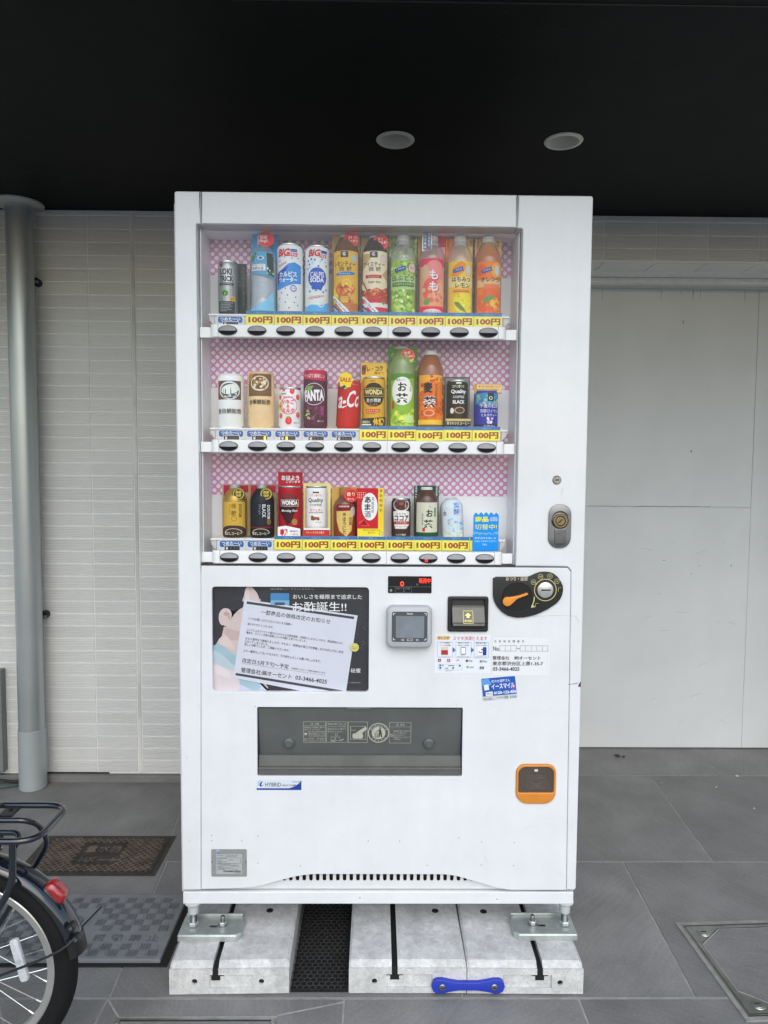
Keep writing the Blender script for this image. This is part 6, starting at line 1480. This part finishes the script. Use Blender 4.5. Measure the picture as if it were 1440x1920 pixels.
backing(t, 1, 1075, 968, 1202, 335, 420, lambda A: (A.rect(992, 342, 1200, 408, F('#d8b98c'), r=4), T_(A, '香り高い贅沢紅茶とろける', 1096, 360, 18, F('#4a2c18'), w=180, bold=.02), T_(A, 'リッチな味わい', 1100, 385, 20, F('#4a2c18'), w=150, bold=.02)), -.012, mat=F('#a9874c'), name='header_card')

# ---- bottom shelf
def slim(row, x, mat, label, cx, art, cardmat):
    t = bottle(row, x, .0300, .1330, mat, SILV, label, art, cx, sh=.70, nk=.0125, name='bottle_can', caph=.020, capr=.0140)
    backing(t, row, cx, cx - 112, cx + 118, 262, 700, lambda A: (A.rect(cx - 100, 270, cx - 40, 390, F('#8c2038')), A.rect(cx + 40, 270, cx + 110, 330, F('#8c2038'))), .006, mat=cardmat)
    hang_tag(t, row, cx, circ(cx + 46, 338, 52), F('#4a4224'), lambda A: (A.ring(cx + 46, 338, 40, 45, F('#c9b45a')), T_(A, '無糖', cx + 46, 325, 26, F('#d3c06a'), w=48, bold=.03), T_(A, '微糖', cx + 46, 352, 22, F('#d3c06a'), w=44, bold=.03)), y=-.026)
    return t
def collar(A, cx, c):
    A.disc(cx, 655, 125, c, ry=55); A.rect(cx - 125, 655, cx + 125, 706, c); A.ring(cx, 665, 70, 78, F('#c9b9a4'), ky=.5, a0=PI, a1=2 * PI); T_(A, '香ばしコーヒー', cx - 5, 668, 26, F('#e6d9c0'), w=150, bold=.03)
def a(A):
    A.rect(245, 405, 465, 706, F('#b99a4c')); T_(A, 'DOUTOR', 412, 480, 26, BLK, w=112, rot=PI / 2, bold=.03); T_(A, '微', 358, 440, 44, F('#4a3a14'), w=42, bold=.02); T_(A, '糖', 358, 498, 44, F('#4a3a14'), w=42, bold=.02); T_(A, 'コーヒー', 324, 470, 20, F('#6b5524'), w=16, vert=True); A.ring(360, 545, 18, 21, F('#6b5524')); collar(A, 352, F('#3a2c24'))
slim(2, -.3732, M('#b08e44', .3, .5, noise=.05), 'gold slim bottle can with screw cap at the left end', 350, a, F('#9a8a6a'))
def a(A):
    A.rect(480, 405, 700, 706, F('#1f242b')); T_(A, 'DOUTOR', 658, 490, 26, F('#d9d9d4'), w=118, rot=PI / 2, bold=.03); T_(A, 'BLACK', 617, 480, 30, F('#c9c9c9'), w=110, rot=PI / 2, bold=.02); T_(A, 'コーヒー', 582, 470, 20, F('#9a9a9a'), w=16, vert=True); A.disc(660, 570, 20, F('#7a5a34'), ry=26); collar(A, 588, F('#1c1c20')); A.rect(480, 612, 700, 622, F('#6a2028'))
slim(2, -.3041, F('#1d2228'), 'black slim bottle can with silver screw cap', 588, a, F('#8a7c60'))
def a(A):
    A.rect(715, 290, 918, 610, F('#8f1c26')); A.poly([(720, 470), (735, 400), (760, 365), (820, 340), (880, 365), (905, 420), (870, 480), (830, 580), (800, 600), (770, 540)], F('#3a1216')); A.disc(820, 360, 62, F('#6a3034'), ry=26); A.frame(742, 386, 903, 438, 3, CRE); A.rect(745, 389, 900, 435, F('#5a1218')); T_(A, 'WONDA', 822, 410, 40, WHT, w=142, bold=.05); T_(A, 'Morning Shot', 820, 478, 24, WHT, w=140, bold=.02, shear=.25); A.disc(865, 570, 26, F('#9a7a4a'))
t = can(2, -.2336, .0285, .1310, F('#8a1a24'), 'dark red coffee can with a tall red greeting card behind', a, 815)
backing(t, 2, 815, 712, 918, 156, 700, lambda A: (T_(A, 'おはよう', 815, 205, 40, WHT, w=150, bold=.05), T_(A, 'ございます', 838, 236, 24, WHT, w=122, bold=.03)), .006, mat=F('#a02430'))
hang_tag(t, 2, 815, [(725, 610), (790, 600), (912, 625), (912, 700), (725, 700)], F('#e3dfe3'), lambda A: (T_(A, '朝', 775, 655, 58, REDL, w=62, bold=.04), T_(A, '最高の', 862, 645, 16, F('#3a4a8c'), w=72), T_(A, '一杯を', 862, 672, 20, REDL, w=76, bold=.02)), y=-.0325, name='sleeve')
def a(A):
    A.rect(955, 300, 1130, 620, F('#dcdad8')); A.rect(1018, 330, 1070, 341, BLK); T_(A, 'コクと香りの', 1042, 360, 20, REDL, w=100, bold=.02); T_(A, 'Quality', 1042, 405, 44, BLK, w=132, bold=.02); T_(A, 'COFFEE', 1044, 441, 20, F('#3a3a3c'), w=100); T_(A, 'カフェオレ', 1048, 483, 24, REDL, w=110, bold=.02); A.rect(985, 502, 1105, 508, F('#7a6a60')); A.grain(1010, 540, 1070, 562, 12, 8, 14, [F('#7a4a30'), F('#5f3824'), F('#946044')], 3); T_(A, 'ミルク', 1066, 584, 12, F('#7a7a78'), w=46)
t = can(2, -.1665, .0278, .1270, F('#cfcecd'), 'white coffee can on a pale yellow card with red base', a, 1042)
t.location.z += .004
backing(t, 2, 1042, 930, 1158, 262, 700, None, .006, mat=F('#d8cf94'))
hang_tag(t, 2, 1042, [(945, 640), (1160, 640), (1160, 705), (945, 705)], F('#a8342c'), lambda A: (A.rect(945, 632, 1160, 646, WHT), T_(A, 'クレンズされた香り', 1040, 668, 20, CRE, w=150, bold=.02)), y=-.0320, name='sleeve')
def a(A):
    A.rect(1180, 440, 1390, 700, F('#7a3a24')); A.rect(1212, 420, 1340, 472, F('#6a1a24'), r=8); T_(A, '加賀棒茶', 1280, 437, 14, CRE, w=92); A.poly([(1212, 478), (1340, 472), (1360, 520), (1345, 640), (1300, 690), (1240, 640), (1215, 560)], F('#c9b070')); T_(A, '棒ほうじ茶', 1284, 580, 34, BLK, w=28, vert=True, bold=.02); T_(A, '加賀', 1335, 560, 32, BLK, w=28, vert=True); A.disc(1358, 480, 24, F('#b9b4b0'), ry=40)
HJ = M('0.20,0.085,0.05', .2, noise=.05, coat=.3)
t = bottle(2, -.0939, .0300, .1280, HJ, M('#a9743c', .4), 'roasted tea bottle with gold label and large red round tag', a, 1285, sh=.60, nk=.013, caph=.016, capr=.0145)
backing(t, 2, 1285, 1172, 1395, 278, 700, None, .006, mat=F('#b39457'))
hang_tag(t, 2, 1285, circ(1338, 345, 58), F('#b3242c'), lambda A: (A.ring(1338, 345, 50, 53, F('#d98a80')), T_(A, '香り', 1336, 335, 34, CRE, w=70, bold=.03), T_(A, '豊かな', 1336, 375, 16, CRE, w=56)), y=-.026)
# amazake carton on its own
t = thing('drink_carton', 'red sweet sake carton with white oval and yellow side strip', 'drink carton', (-.0302, YC - .012, SHZ[2]), R(4), GRP[2])
b = B(); b.box(-.0335, .0190, -.018, .018, .001, .1265, F('#a8222c'), bev=.0012); b.build('body', t)
b = B(); b.box(.0196, .0335, -.0185, -.0175, .001, .1275, F('#d9bb3a')); b.build('side_strip', t)
b = B(); b.box(-.0325, .0330, -.0215, -.0205, .0005, .0260, F('#dcc648')); b.build('front_strip', t)
A = Art(112, 706, .0003013)
A.rect(0, 290, 170, 600, F('#a8222c'))
for i in range(5):
    for j in range(4): A.rect(4 + 15 * i, 318 + 14 * j, 10 + 15 * i, 324 + 14 * j, CRE)
A.disc(105, 437, 66, WHT, ry=115); T_(A, 'あま酒', 88, 440, 54, BLK, w=52, vert=True, bold=.03); T_(A, '月桂冠の', 130, 425, 30, F('#3a3a3c'), w=22, vert=True); A.poly([(10, 570), (60, 540), (110, 600), (40, 600)], F('#cf4a44')); A.poly([(60, 545), (90, 590), (20, 590)], F('#7c1620'))
A.build('print', t, y=-.018)
A = Art(112, 706, .0003013)
for i, c in enumerate(('口', '当', '甘', '口', '酒')): A.disc(199, 305 + 40 * i, 12, F('#7a5a1c')); T_(A, c, 199, 305 + 40 * i, 16, F('#e6d28a'), w=15, bold=.02)
A.build('print', t, y=-.0185)
A = Art(112, 706, .0003013); T_(A, '冷やしてもおいしい', 125, 632, 17, F('#5a3a18'), w=150, bold=.03); T_(A, 'おいしい', 122, 652, 15, F('#5a3a18'), w=58, bold=.02); A.ring(200, 660, 13, 17, F('#8a8a80')); A.build('print', t, y=-.0215)
def a(A):
    A.rect(285, 378, 440, 700, F('#3f2e2a')); A.disc(362, 425, 76, F('#cfc9c4'), ry=52); A.disc(362, 422, 66, F('#4c3832'), ry=45); A.rect(335, 390, 392, 446, F('#5a1a1c')); A.rect(345, 400, 380, 425, F('#8a5a4a')); A.poly([(285, 480), (330, 470), (400, 470), (440, 480), (438, 590), (405, 622), (310, 622), (300, 590)], F('#dcdad6'))
    T_(A, 'まろやか', 362, 497, 16, F('#4a3a34'), w=82); T_(A, 'ココア', 366, 534, 48, BLK, w=126, bold=.04); A.rect(300, 560, 436, 586, F('#9c2a2c')); T_(A, 'カカオの香り', 366, 573, 12, CRE, w=100); T_(A, 'ホットでもコールドでも', 366, 604, 14, F('#3a3a3a'), w=116); T_(A, 'ココア飲料', 360, 672, 16, CRE, w=86)
can(2, .0485, .0245, .1010, F('#3a2c28'), 'small brown cocoa can with a round cup picture', a, 362)
def a(A):
    A.rect(475, 400, 685, 650, F('#c6c4b4')); T_(A, 'お', 600, 490, 62, F('#22381f'), w=58, bold=.03); T_(A, '茶', 590, 580, 74, F('#22381f'), w=82, bold=.03); A.rect(642, 445, 660, 520, F('#5a7a5a')); T_(A, '国産茶葉', 540, 540, 22, F('#6f7468'), w=16, vert=True); A.rect(540, 612, 562, 642, F('#a83a30')); A.rect(475, 650, 685, 700, F('#1f4a34')); A.line([(590, 430), (610, 440)], 3, BLK)
t = bottle(2, .1136, .0300, .1300, M('0.10,0.045,0.03', .25, noise=.05, coat=.2), CAPW, 'green tea bottle can with grey label and dark green card', a, 580, sh=.72, nk=.013, name='bottle_can', caph=.017, capr=.0150)
backing(t, 2, 580, 474, 684, 262, 700, lambda A: (T_(A, '急須茶・贅沢', 492, 325, 22, WHT, w=16, vert=True), T_(A, '国産茶葉使用', 666, 325, 22, WHT, w=16, vert=True)), .006, r=.004, mat=F('#1f4432'))
def a(A):
    A.rect(700, 380, 880, 700, F('#c8d0d4')); T_(A, '水', 724, 490, 44, F('#3a3c40'), w=40, bold=.02); A.poly([(795, 395), (865, 380), (875, 500), (800, 505)], F('#b9cbe3')); T_(A, '炭酸', 828, 450, 48, F('#2f4f96'), w=52, vert=True, bold=.03); A.grain(770, 520, 880, 640, 22, 7, 14, [F('#9fc0e0'), F('#c3d8ea'), F('#86aad4')], 3); A.grain(705, 640, 880, 690, 16, 6, 13, [F('#b9c3a0'), F('#d6dcc4')], 5); T_(A, '天然', 760, 560, 22, F('#8f9a9c'), w=20, vert=True)
t = bottle(2, .1814, .0290, .1020, M('0.55,0.60,0.62', .2, noise=.05, coat=.3), clear_mat('clear_cap', (.9, .9, .9), 1.5, .1, .75), 'pale sparkling water bottle with blue characters, tilted in its clear wrap', a, 785, sh=.78, nk=.012, caph=.010, capr=.0125)
t.rotation_euler = (0, R(-3), R(-6))
bs = thing('product_change_sign', 'bright blue card with scalloped top announcing a product change', 'sign', (.2580, .0262, SHZ[2]), R(2), None)
A = Art(1055, 706, .0003013); SB = F('#1f86c8')
sc = [(955, 800)] + [(955, 490)] + [(960 + 22 * math.cos(q) * 0 + x, 490 - 16 * abs(math.sin(q))) for x, q in [(i * 5.2, i * PI / 8) for i in range(0, 40)]] + [(1168, 490), (1168, 800)]
p = []
for i in range(41): x = 955 + 213 * i / 40; p.append((x, 505 - 24 * abs(math.sin(PI * 5 * i / 40)) - 6 * math.sin(PI * i / 40)))
b = B(); b.plate([A._t(q) for q in [(950, 802), *p, (1168, 802)]], M('#6fb4dc', .45, noise=.03), .0, .0008); b.build('card', bs)
bub = [(960, 635), (958, 520)] + [(x, y + 4) for x, y in p[1:-1]] + [(1165, 520), (1165, 632), (1128, 640), (1118, 662), (1100, 642), (1060, 648), (1010, 642)]
A.poly(bub, SB); A.poly([(952, 800), (952, 668)] + [(955 + 212 * i / 30, 668 - 12 * abs(math.sin(PI * 4 * i / 30))) for i in range(31)] + [(1166, 800)], SB)
YLW = F('#efe03a'); T_(A, '商品', 1025, 533, 46, YLW, w=112, bold=.04); T_(A, '切替中!', 1060, 597, 46, YLW, w=184, bold=.04); T_(A, 'COMING', 1124, 522, 14, WHT, w=60); T_(A, 'SOON!', 1124, 540, 18, WHT, w=64, bold=.02); T_(A, '新商品をお楽しみ', 1058, 690, 17, F('#bfe0f2'), w=180, bold=.02); T_(A, 'しばらくおまちください', 1058, 716, 15, F('#bfe0f2'), w=180, bold=.01); T_(A, 'アサヒ', 1052, 745, 15, WHT, w=38, bold=.02)
A.build('print', bs, y=0)

# ---- price cards
YEL = M('#f6ee58', .5, noise=.03); CBLUE = M('#2f73b4', .5, noise=.02); MAR = M('#96301f', .5, noise=0); MAR2 = M('#d79a3a', .5, noise=0)
names = [['', 'clear water bottle', 'tall can with the blue wave', 'soda can with the blue emblem', 'lemon tea bottle', 'iced tea bottle', 'white grape bottle', 'peach bottle', 'honey lemon bottle', 'orange juice bottle'],
         ['', '', '', '', '', 'golden coffee can', 'green tea bottle with the leafy card', 'barley tea bottle', 'black coffee can', 'blue milk tea can'],
         ['', '', 'dark red coffee can', 'white coffee can', 'roasted tea bottle', 'red sweet sake carton', 'small cocoa can', 'green tea bottle can', 'sparkling water bottle', 'blue product change card']]
pc = None
A = Art(0, 0, .001)
cw, chh_ = 68.6, 35.0
for row in range(3):
    for k in range(10):
        if not names[row][k]: continue
        z = SHZ[row] + .0070 - (.0012 if (row, k) == (1, 7) else 0)
        x = BX[k] + .0032 - (.002 if row == 2 else 0)
        if pc is None:
            pc = thing('price_card', '', 'price card', (x, .0282, z), 0, 'yellow price cards along the shelves'); o = pc
            b = B(); b.plate(rrect(-.0343, .0343, -.0348, 0), YEL, 0, .0006); b.build('card', pc)
            A.rect(-34.2, 0.1, 34.2, 8.6, CBLUE); A.text('つめた〜い', 0, 4.4, 4.2, M('#8fb6d6', .5, noise=0), w=24)
            A.text('100円', 1, 21.5, 16.5, MAR, w=59, bold=.045)
            A.text('100円', 1, 21.5, 14.8, M('#b8452c', .5, noise=0), w=57.4, bold=-.005)
            A.build('lettering', pc, y=0)
        else:
            o = copy_tree(pc); o.location = (x, .0282 + random.uniform(-.0003, .0003), z); o.rotation_euler = (0, random.uniform(-.008, .008), 0)
        o['label'] = 'yellow 100 yen price card below the ' + names[row][k]
# ------------------------------------------------------------------ bicycle at the lower left
bk = thing('bicycle', 'black bicycle with rear rack and red tail light cut off at the edge', 'bicycle', (-.858, -.322, 0), R(0))
GB = M('0.008,0.011,0.017', .09, noise=.02, coat=.8); BM_ = M('0.012,0.012,0.013', .3, noise=.04); ALR = M('#c9c9c4', .30, .75, noise=.05); SPK = M('#d6d8d8', .25, .9, noise=0)
RW, RT = .2285, .0235
def wheel(cx, nsp, rear):
    w = None
    b = B(); b.lathe([(0, -.040), (.014, -.040), (.016, -.034), (.014, -.03), (.014, .03), (.016, .034), (.014, .040), (0, .040)], M('#77797a', .35, .8), c=(cx, 0, RW), axis='-Y', n=20)
    if rear: b.lathe([(0, -.036), (.040, -.036), (.044, -.030), (.044, -.016), (.03, -.012)], BM_, c=(cx, 0, RW), axis='-Y', n=32)
    w = b.build('wheel', bk, smooth=True)
    b = B(); rc = RW - RT
    prof = [(rc + RT * math.cos(q) * 1.0, RT * .95 * math.sin(q)) for q in [R(-155) + R(310) * i / 22 for i in range(23)]]
    b.lathe(prof, RUBBER, c=(cx, 0, RW), axis='-Y', n=96); b.build('tyre', w, smooth=True, ang=60)
    b = B()   # tread blocks
    for i in range(120):
        q = 2 * PI * i / 120
        for s, ph in ((-1, 0), (1, .5)):
            qq = q + ph * 2 * PI / 120
            for e0, e1 in ((R(38), R(62)),):
                vs = []
                for dq in (-.011, .011):
                    for e in (e0, e1):
                        for rr in (RT * .985, RT * 1.03):
                            rad_ = rc + rr * math.cos(e); y = s * rr * .95 * math.sin(e)
                            vs.append((cx + rad_ * math.cos(qq + dq), y, RW + rad_ * math.sin(qq + dq)))
                b.add(vs, [(1, 3, 7, 5), (0, 1, 5, 4), (2, 6, 7, 3), (0, 2, 3, 1), (4, 5, 7, 6)], RUBBER)
    b.build('tread', w, kind='stuff')
    b = B(); ro = .188; prof = [(ro, -.0125), (ro, .0125), (ro - .004, .0145), (ro - .016, .0135), (ro - .019, .007), (ro - .019, -.007), (ro - .016, -.0135), (ro - .004, -.0145), (ro, -.0125)]
    b.lathe(prof, ALR, c=(cx, 0, RW), axis='-Y', n=96); b.build('rim', w, smooth=True, ang=30)
    first = None
    for i in range(nsp):
        q = 2 * PI * i / nsp; s = 1 if i % 2 else -1; off = (1 if (i // 2) % 2 else -1) * R(62)
        p0 = (cx + .030 * math.cos(q + off), s * .028, RW + .030 * math.sin(q + off)); p1 = (cx + .170 * math.cos(q), s * .004, RW + .170 * math.sin(q))
        b = B(); b.tube([p0, p1], .0010, SPK, n=5); m = Vector(p1); d = (Vector(p0) - m).normalized(); b.tube([m - d * .002, m + d * .012], .0019, ALR, n=6); b.build('spoke', w)
    return w
# rear wheel stands at the empty's own x
wr = wheel(0, 28, True)
b = B(); q0 = R(12); c_ = Vector((.118 * math.cos(q0), -.012, RW + .118 * math.sin(q0)))
RF = M('0.60,0.62,0.64', .15, noise=.15, scale=160, coat=.6, bump=.5, bscale=500)
pts = rpoly([(-.009, -.046), (.009, -.046), (.009, .046), (-.009, .046)], .006)
tl = R(14)
bb = B(); bb.plate(pts, RF, -.006, .010, .002)
bb.v = [(c_.x + x * math.cos(tl) - z * math.sin(tl) * -1 * -1, c_.y + y, c_.z + x * math.sin(tl) + z * math.cos(tl)) for x, y, z in bb.v]
o = bb.build('reflector', wr, smooth=True)
b = B(); b.lathe([(0, .002), (.004, .002), (.005, 0)], M('#b9bcbd', .3), c=(c_.x, c_.y - .0062, c_.z), axis='-Y', n=12); b.build('reflector_stud', wr)
# mudguard
b = B(); rg = .2475; secs = []
def guard(a0, a1, n, rr, w, mat):
    vs, fs = [], []; m = 13
    for i in range(n + 1):
        q = a0 + (a1 - a0) * i / n
        for j in range(m):
            e = R(-95) + R(190) * j / (m - 1); r_ = rr - w * .62 * (1 - math.cos(e)); y = w * math.sin(e) if abs(e) < PI / 2 else w * math.copysign(1, e)
            vs.append((r_ * math.cos(q), y, RW + r_ * math.sin(q)))
    for i in range(n):
        for j in range(m - 1): fs.append((i * m + j, i * m + j + 1, (i + 1) * m + j + 1, (i + 1) * m + j))
    return vs, fs
vs, fs = guard(R(16), R(165), 60, .2480, .029, GB); b.add(vs, fs, GB); mgd = b.build('mudguard', bk, smooth=True, ang=60)
b = B(); vs, fs = guard(R(9), R(17.5), 8, .2486, .0300, BM_); b.add(vs, fs, BM_); b.build('mud_flap', mgd, smooth=True, ang=60)
for m_ in (mgd,):
    md = m_.modifiers.new('thickness', 'SOLIDIFY'); md.thickness = .0012
# tail light on the mudguard
REDP = M('0.30,0.006,0.009', .10, noise=.25, scale=140, coat=1.0, bump=.35, bscale=420)
qa = R(41); base = Vector((.2490 * math.cos(qa), 0, RW + .2490 * math.sin(qa)))
tx = Vector((-math.sin(qa), 0, math.cos(qa))); nx = Vector((math.cos(qa), 0, math.sin(qa)))
def shell(mat, L_, Wd, H, off, n=10, m=18):
    b = B(); vs, fs = [], []
    for i in range(n + 1):
        k = i / n * PI / 2
        for j in range(m):
            q = 2 * PI * j / m; c, s = math.cos(q), math.sin(q); ex = .5
            sx = math.copysign(abs(c) ** ex, c) * L_ * math.cos(k) ** .55; sy = math.copysign(abs(s) ** ex, s) * Wd * math.cos(k) ** .55
            p = base + tx * sx + Vector((0, 1, 0)) * sy + nx * (off + H * math.sin(k)); vs.append(p)
    for i in range(n):
        for j in range(m): fs.append((i * m + j, i * m + (j + 1) % m, (i + 1) * m + (j + 1) % m, (i + 1) * m + j))
    return b.add(vs, fs, mat)
tb = shell(BM_, .0280, .0195, .008, -.006).build('tail_light', mgd, smooth=True, ang=60)
shell(REDP, .0265, .0180, .0175, -.001).build('red_lens', tb, smooth=True, ang=60)
# stay from the hub to the guard's end, with its clip
qs = R(19.5); e_ = Vector((.2535 * math.cos(qs), -.031, RW + .2535 * math.sin(qs)))
b = B(); b.tube([e_, (.19, -.046, RW + .055), (.02, -.058, RW - .006), (-.01, -.058, RW - .012)], .0026, M('0.03,0.032,0.035', .3, .5), n=8, smooth=4); b.build('mudguard_stay', bk, smooth=True)
b = B()
for q, r_ in ((R(24.5), .2515), (R(18.5), .2520)):
    c = Vector((r_ * math.cos(q), 0, RW + r_ * math.sin(q))); b.tube([c + Vector((0, -.033, 0)), c + Vector((0, -.018, 0))], .0085, BM_, n=12)
b.build('stay_clip', mgd, smooth=True)
b = B()
for q, r_ in ((R(24.5), .2525), (R(18.5), .2530)):
    c = Vector((r_ * math.cos(q), -.0330, RW + r_ * math.sin(q))); b.lathe([(0, .003), (.003, .0026), (.0042, .0)], CHR, c=tuple(c), axis='-Y', n=12)
b.build('clip_screw', mgd, smooth=True)
# rack
ZR = .534; yn, yf = -.068, .082; rr = .0065
def tubes(name, pts, r_, parent=bk, smooth=5, mat=GB, closed=False, dx=0.):
    b = B(); pts = [Vector(p) + Vector((dx, 0, 0)) for p in pts]; b.tube(pts, r_, mat, n=12, smooth=smooth, closed=closed); return b.build(name, parent, smooth=True, ang=60)
def filleted(pts, r_, n=6):
    out = []
    for i, p in enumerate(pts):
        p = Vector(p)
        if i in (0, len(pts) - 1): out.append(p); continue
        a = (Vector(pts[i - 1]) - p); c = (Vector(pts[i + 1]) - p); la, lc = a.length, c.length; a.normalize(); c.normalize()
        d = min(r_, la * .48, lc * .48)
        for k in range(n + 1):
            t = k / n; out.append((p + a * d) * (1 - t) ** 2 + p * (2 * t * (1 - t)) + (p + c * d) * t * t)
    return out
tubes('rack_frame', filleted([(-.42, yn, ZR), (.135, yn, ZR), (.137, yf, ZR), (-.42, yf, ZR)], .045), rr, smooth=0, dx=.046)
tubes('rack_inner_loop', filleted([(-.42, .028, ZR - .006), (.070, .028, ZR - .006), (.085, .055, ZR - .03), (.098, .066, ZR - .075), (.060, .062, ZR - .14), (-.02, .060, ZR - .27)], .04), .0058, smooth=0, dx=.046)
tubes('rack_inner_loop', filleted([(-.42, -.026, ZR - .004), (.085, -.026, ZR - .004), (.092, -.064, ZR - .012)], .03), .0058, smooth=0, dx=.046)
b = B()
for x in (.026, -.234): b.box(x - .017, x + .017, yn, yf, ZR + .0035, ZR + .0065, BM_, bev=.001)
b.build('rack_strap', bk)
b = B(); b.box(.054, .082, .035, yf, ZR - .004, ZR + .001, BM_, bev=.001); b.tube([(.068, .06, ZR - .002), (.068, .06, ZR + .004)], .004, DARK); b.build('lamp_bracket', bk)
tubes('rack_leg', filleted([(.088, yn + .004, ZR - .004), (.090, yn - .004, ZR - .085), (.062, yn - .006, ZR - .135), (-.036, -.062, RW + .075), (-.050, -.060, RW + .004)], .03), .0070, smooth=0, dx=.046)
tubes('rack_leg', filleted([(.05, -.03, ZR - .004), (.035, -.018, ZR - .045), (.030, 0, .482)], .02), .004, smooth=0, dx=.046)
# frame, chain guard and front end: outside the picture, kept for the view from further left
tubes('chain_stay', [(0, -.06, RW), (-.38, -.04, RW + .02)], .009, smooth=0); tubes('chain_stay', [(0, .06, RW), (-.38, .04, RW + .02)], .009, smooth=0)
tubes('seat_stay', [(0, -.062, RW), (-.27, -.02, .56)], .008, smooth=0); tubes('seat_stay', [(0, .062, RW), (-.27, .02, .56)], .008, smooth=0)
b = B(); b.box(-.022, .018, -.070, -.058, RW - .022, RW + .012, BM_, bev=.003); b.lathe([(0, .012), (.008, .012), (.009, 0)], STEEL, c=(0, -.070, RW), axis='-Y', n=6); b.build('dropout', bk)
tubes('seat_tube', [(-.39, 0, RW + .02), (-.22, 0, .74)], .017, smooth=0, mat=GB)
b = B(); b.box(-.33, -.09, -.07, .07, .745, .79, BM_, bev=.02); b.build('saddle', bk, smooth=True)
tubes('down_tube', filleted([(-.39, 0, RW + .02), (-.62, 0, .36), (-.86, 0, .62)], .15), .02, smooth=0, mat=GB)
tubes('fork', [(-.83, 0, .80), (-.90, -.05, .52), (-.99, -.055, RW)], .012, smooth=4); tubes('handlebar', filleted([(-.70, -.27, .90), (-.84, -.2, .95), (-.84, .2, .95), (-.70, .27, .90)], .06), .011, smooth=0, mat=ALR)
b = B(); b.lathe([(0, -.006), (.062, -.006), (.062, .006), (0, .006)], BM_, c=(-.39, -.055, RW + .02), axis='-Y', n=32); b.build('chain_guard', bk)
def front():
    w = copy_tree(wr, bk); w.location = (-.985, 0, 0)
front()
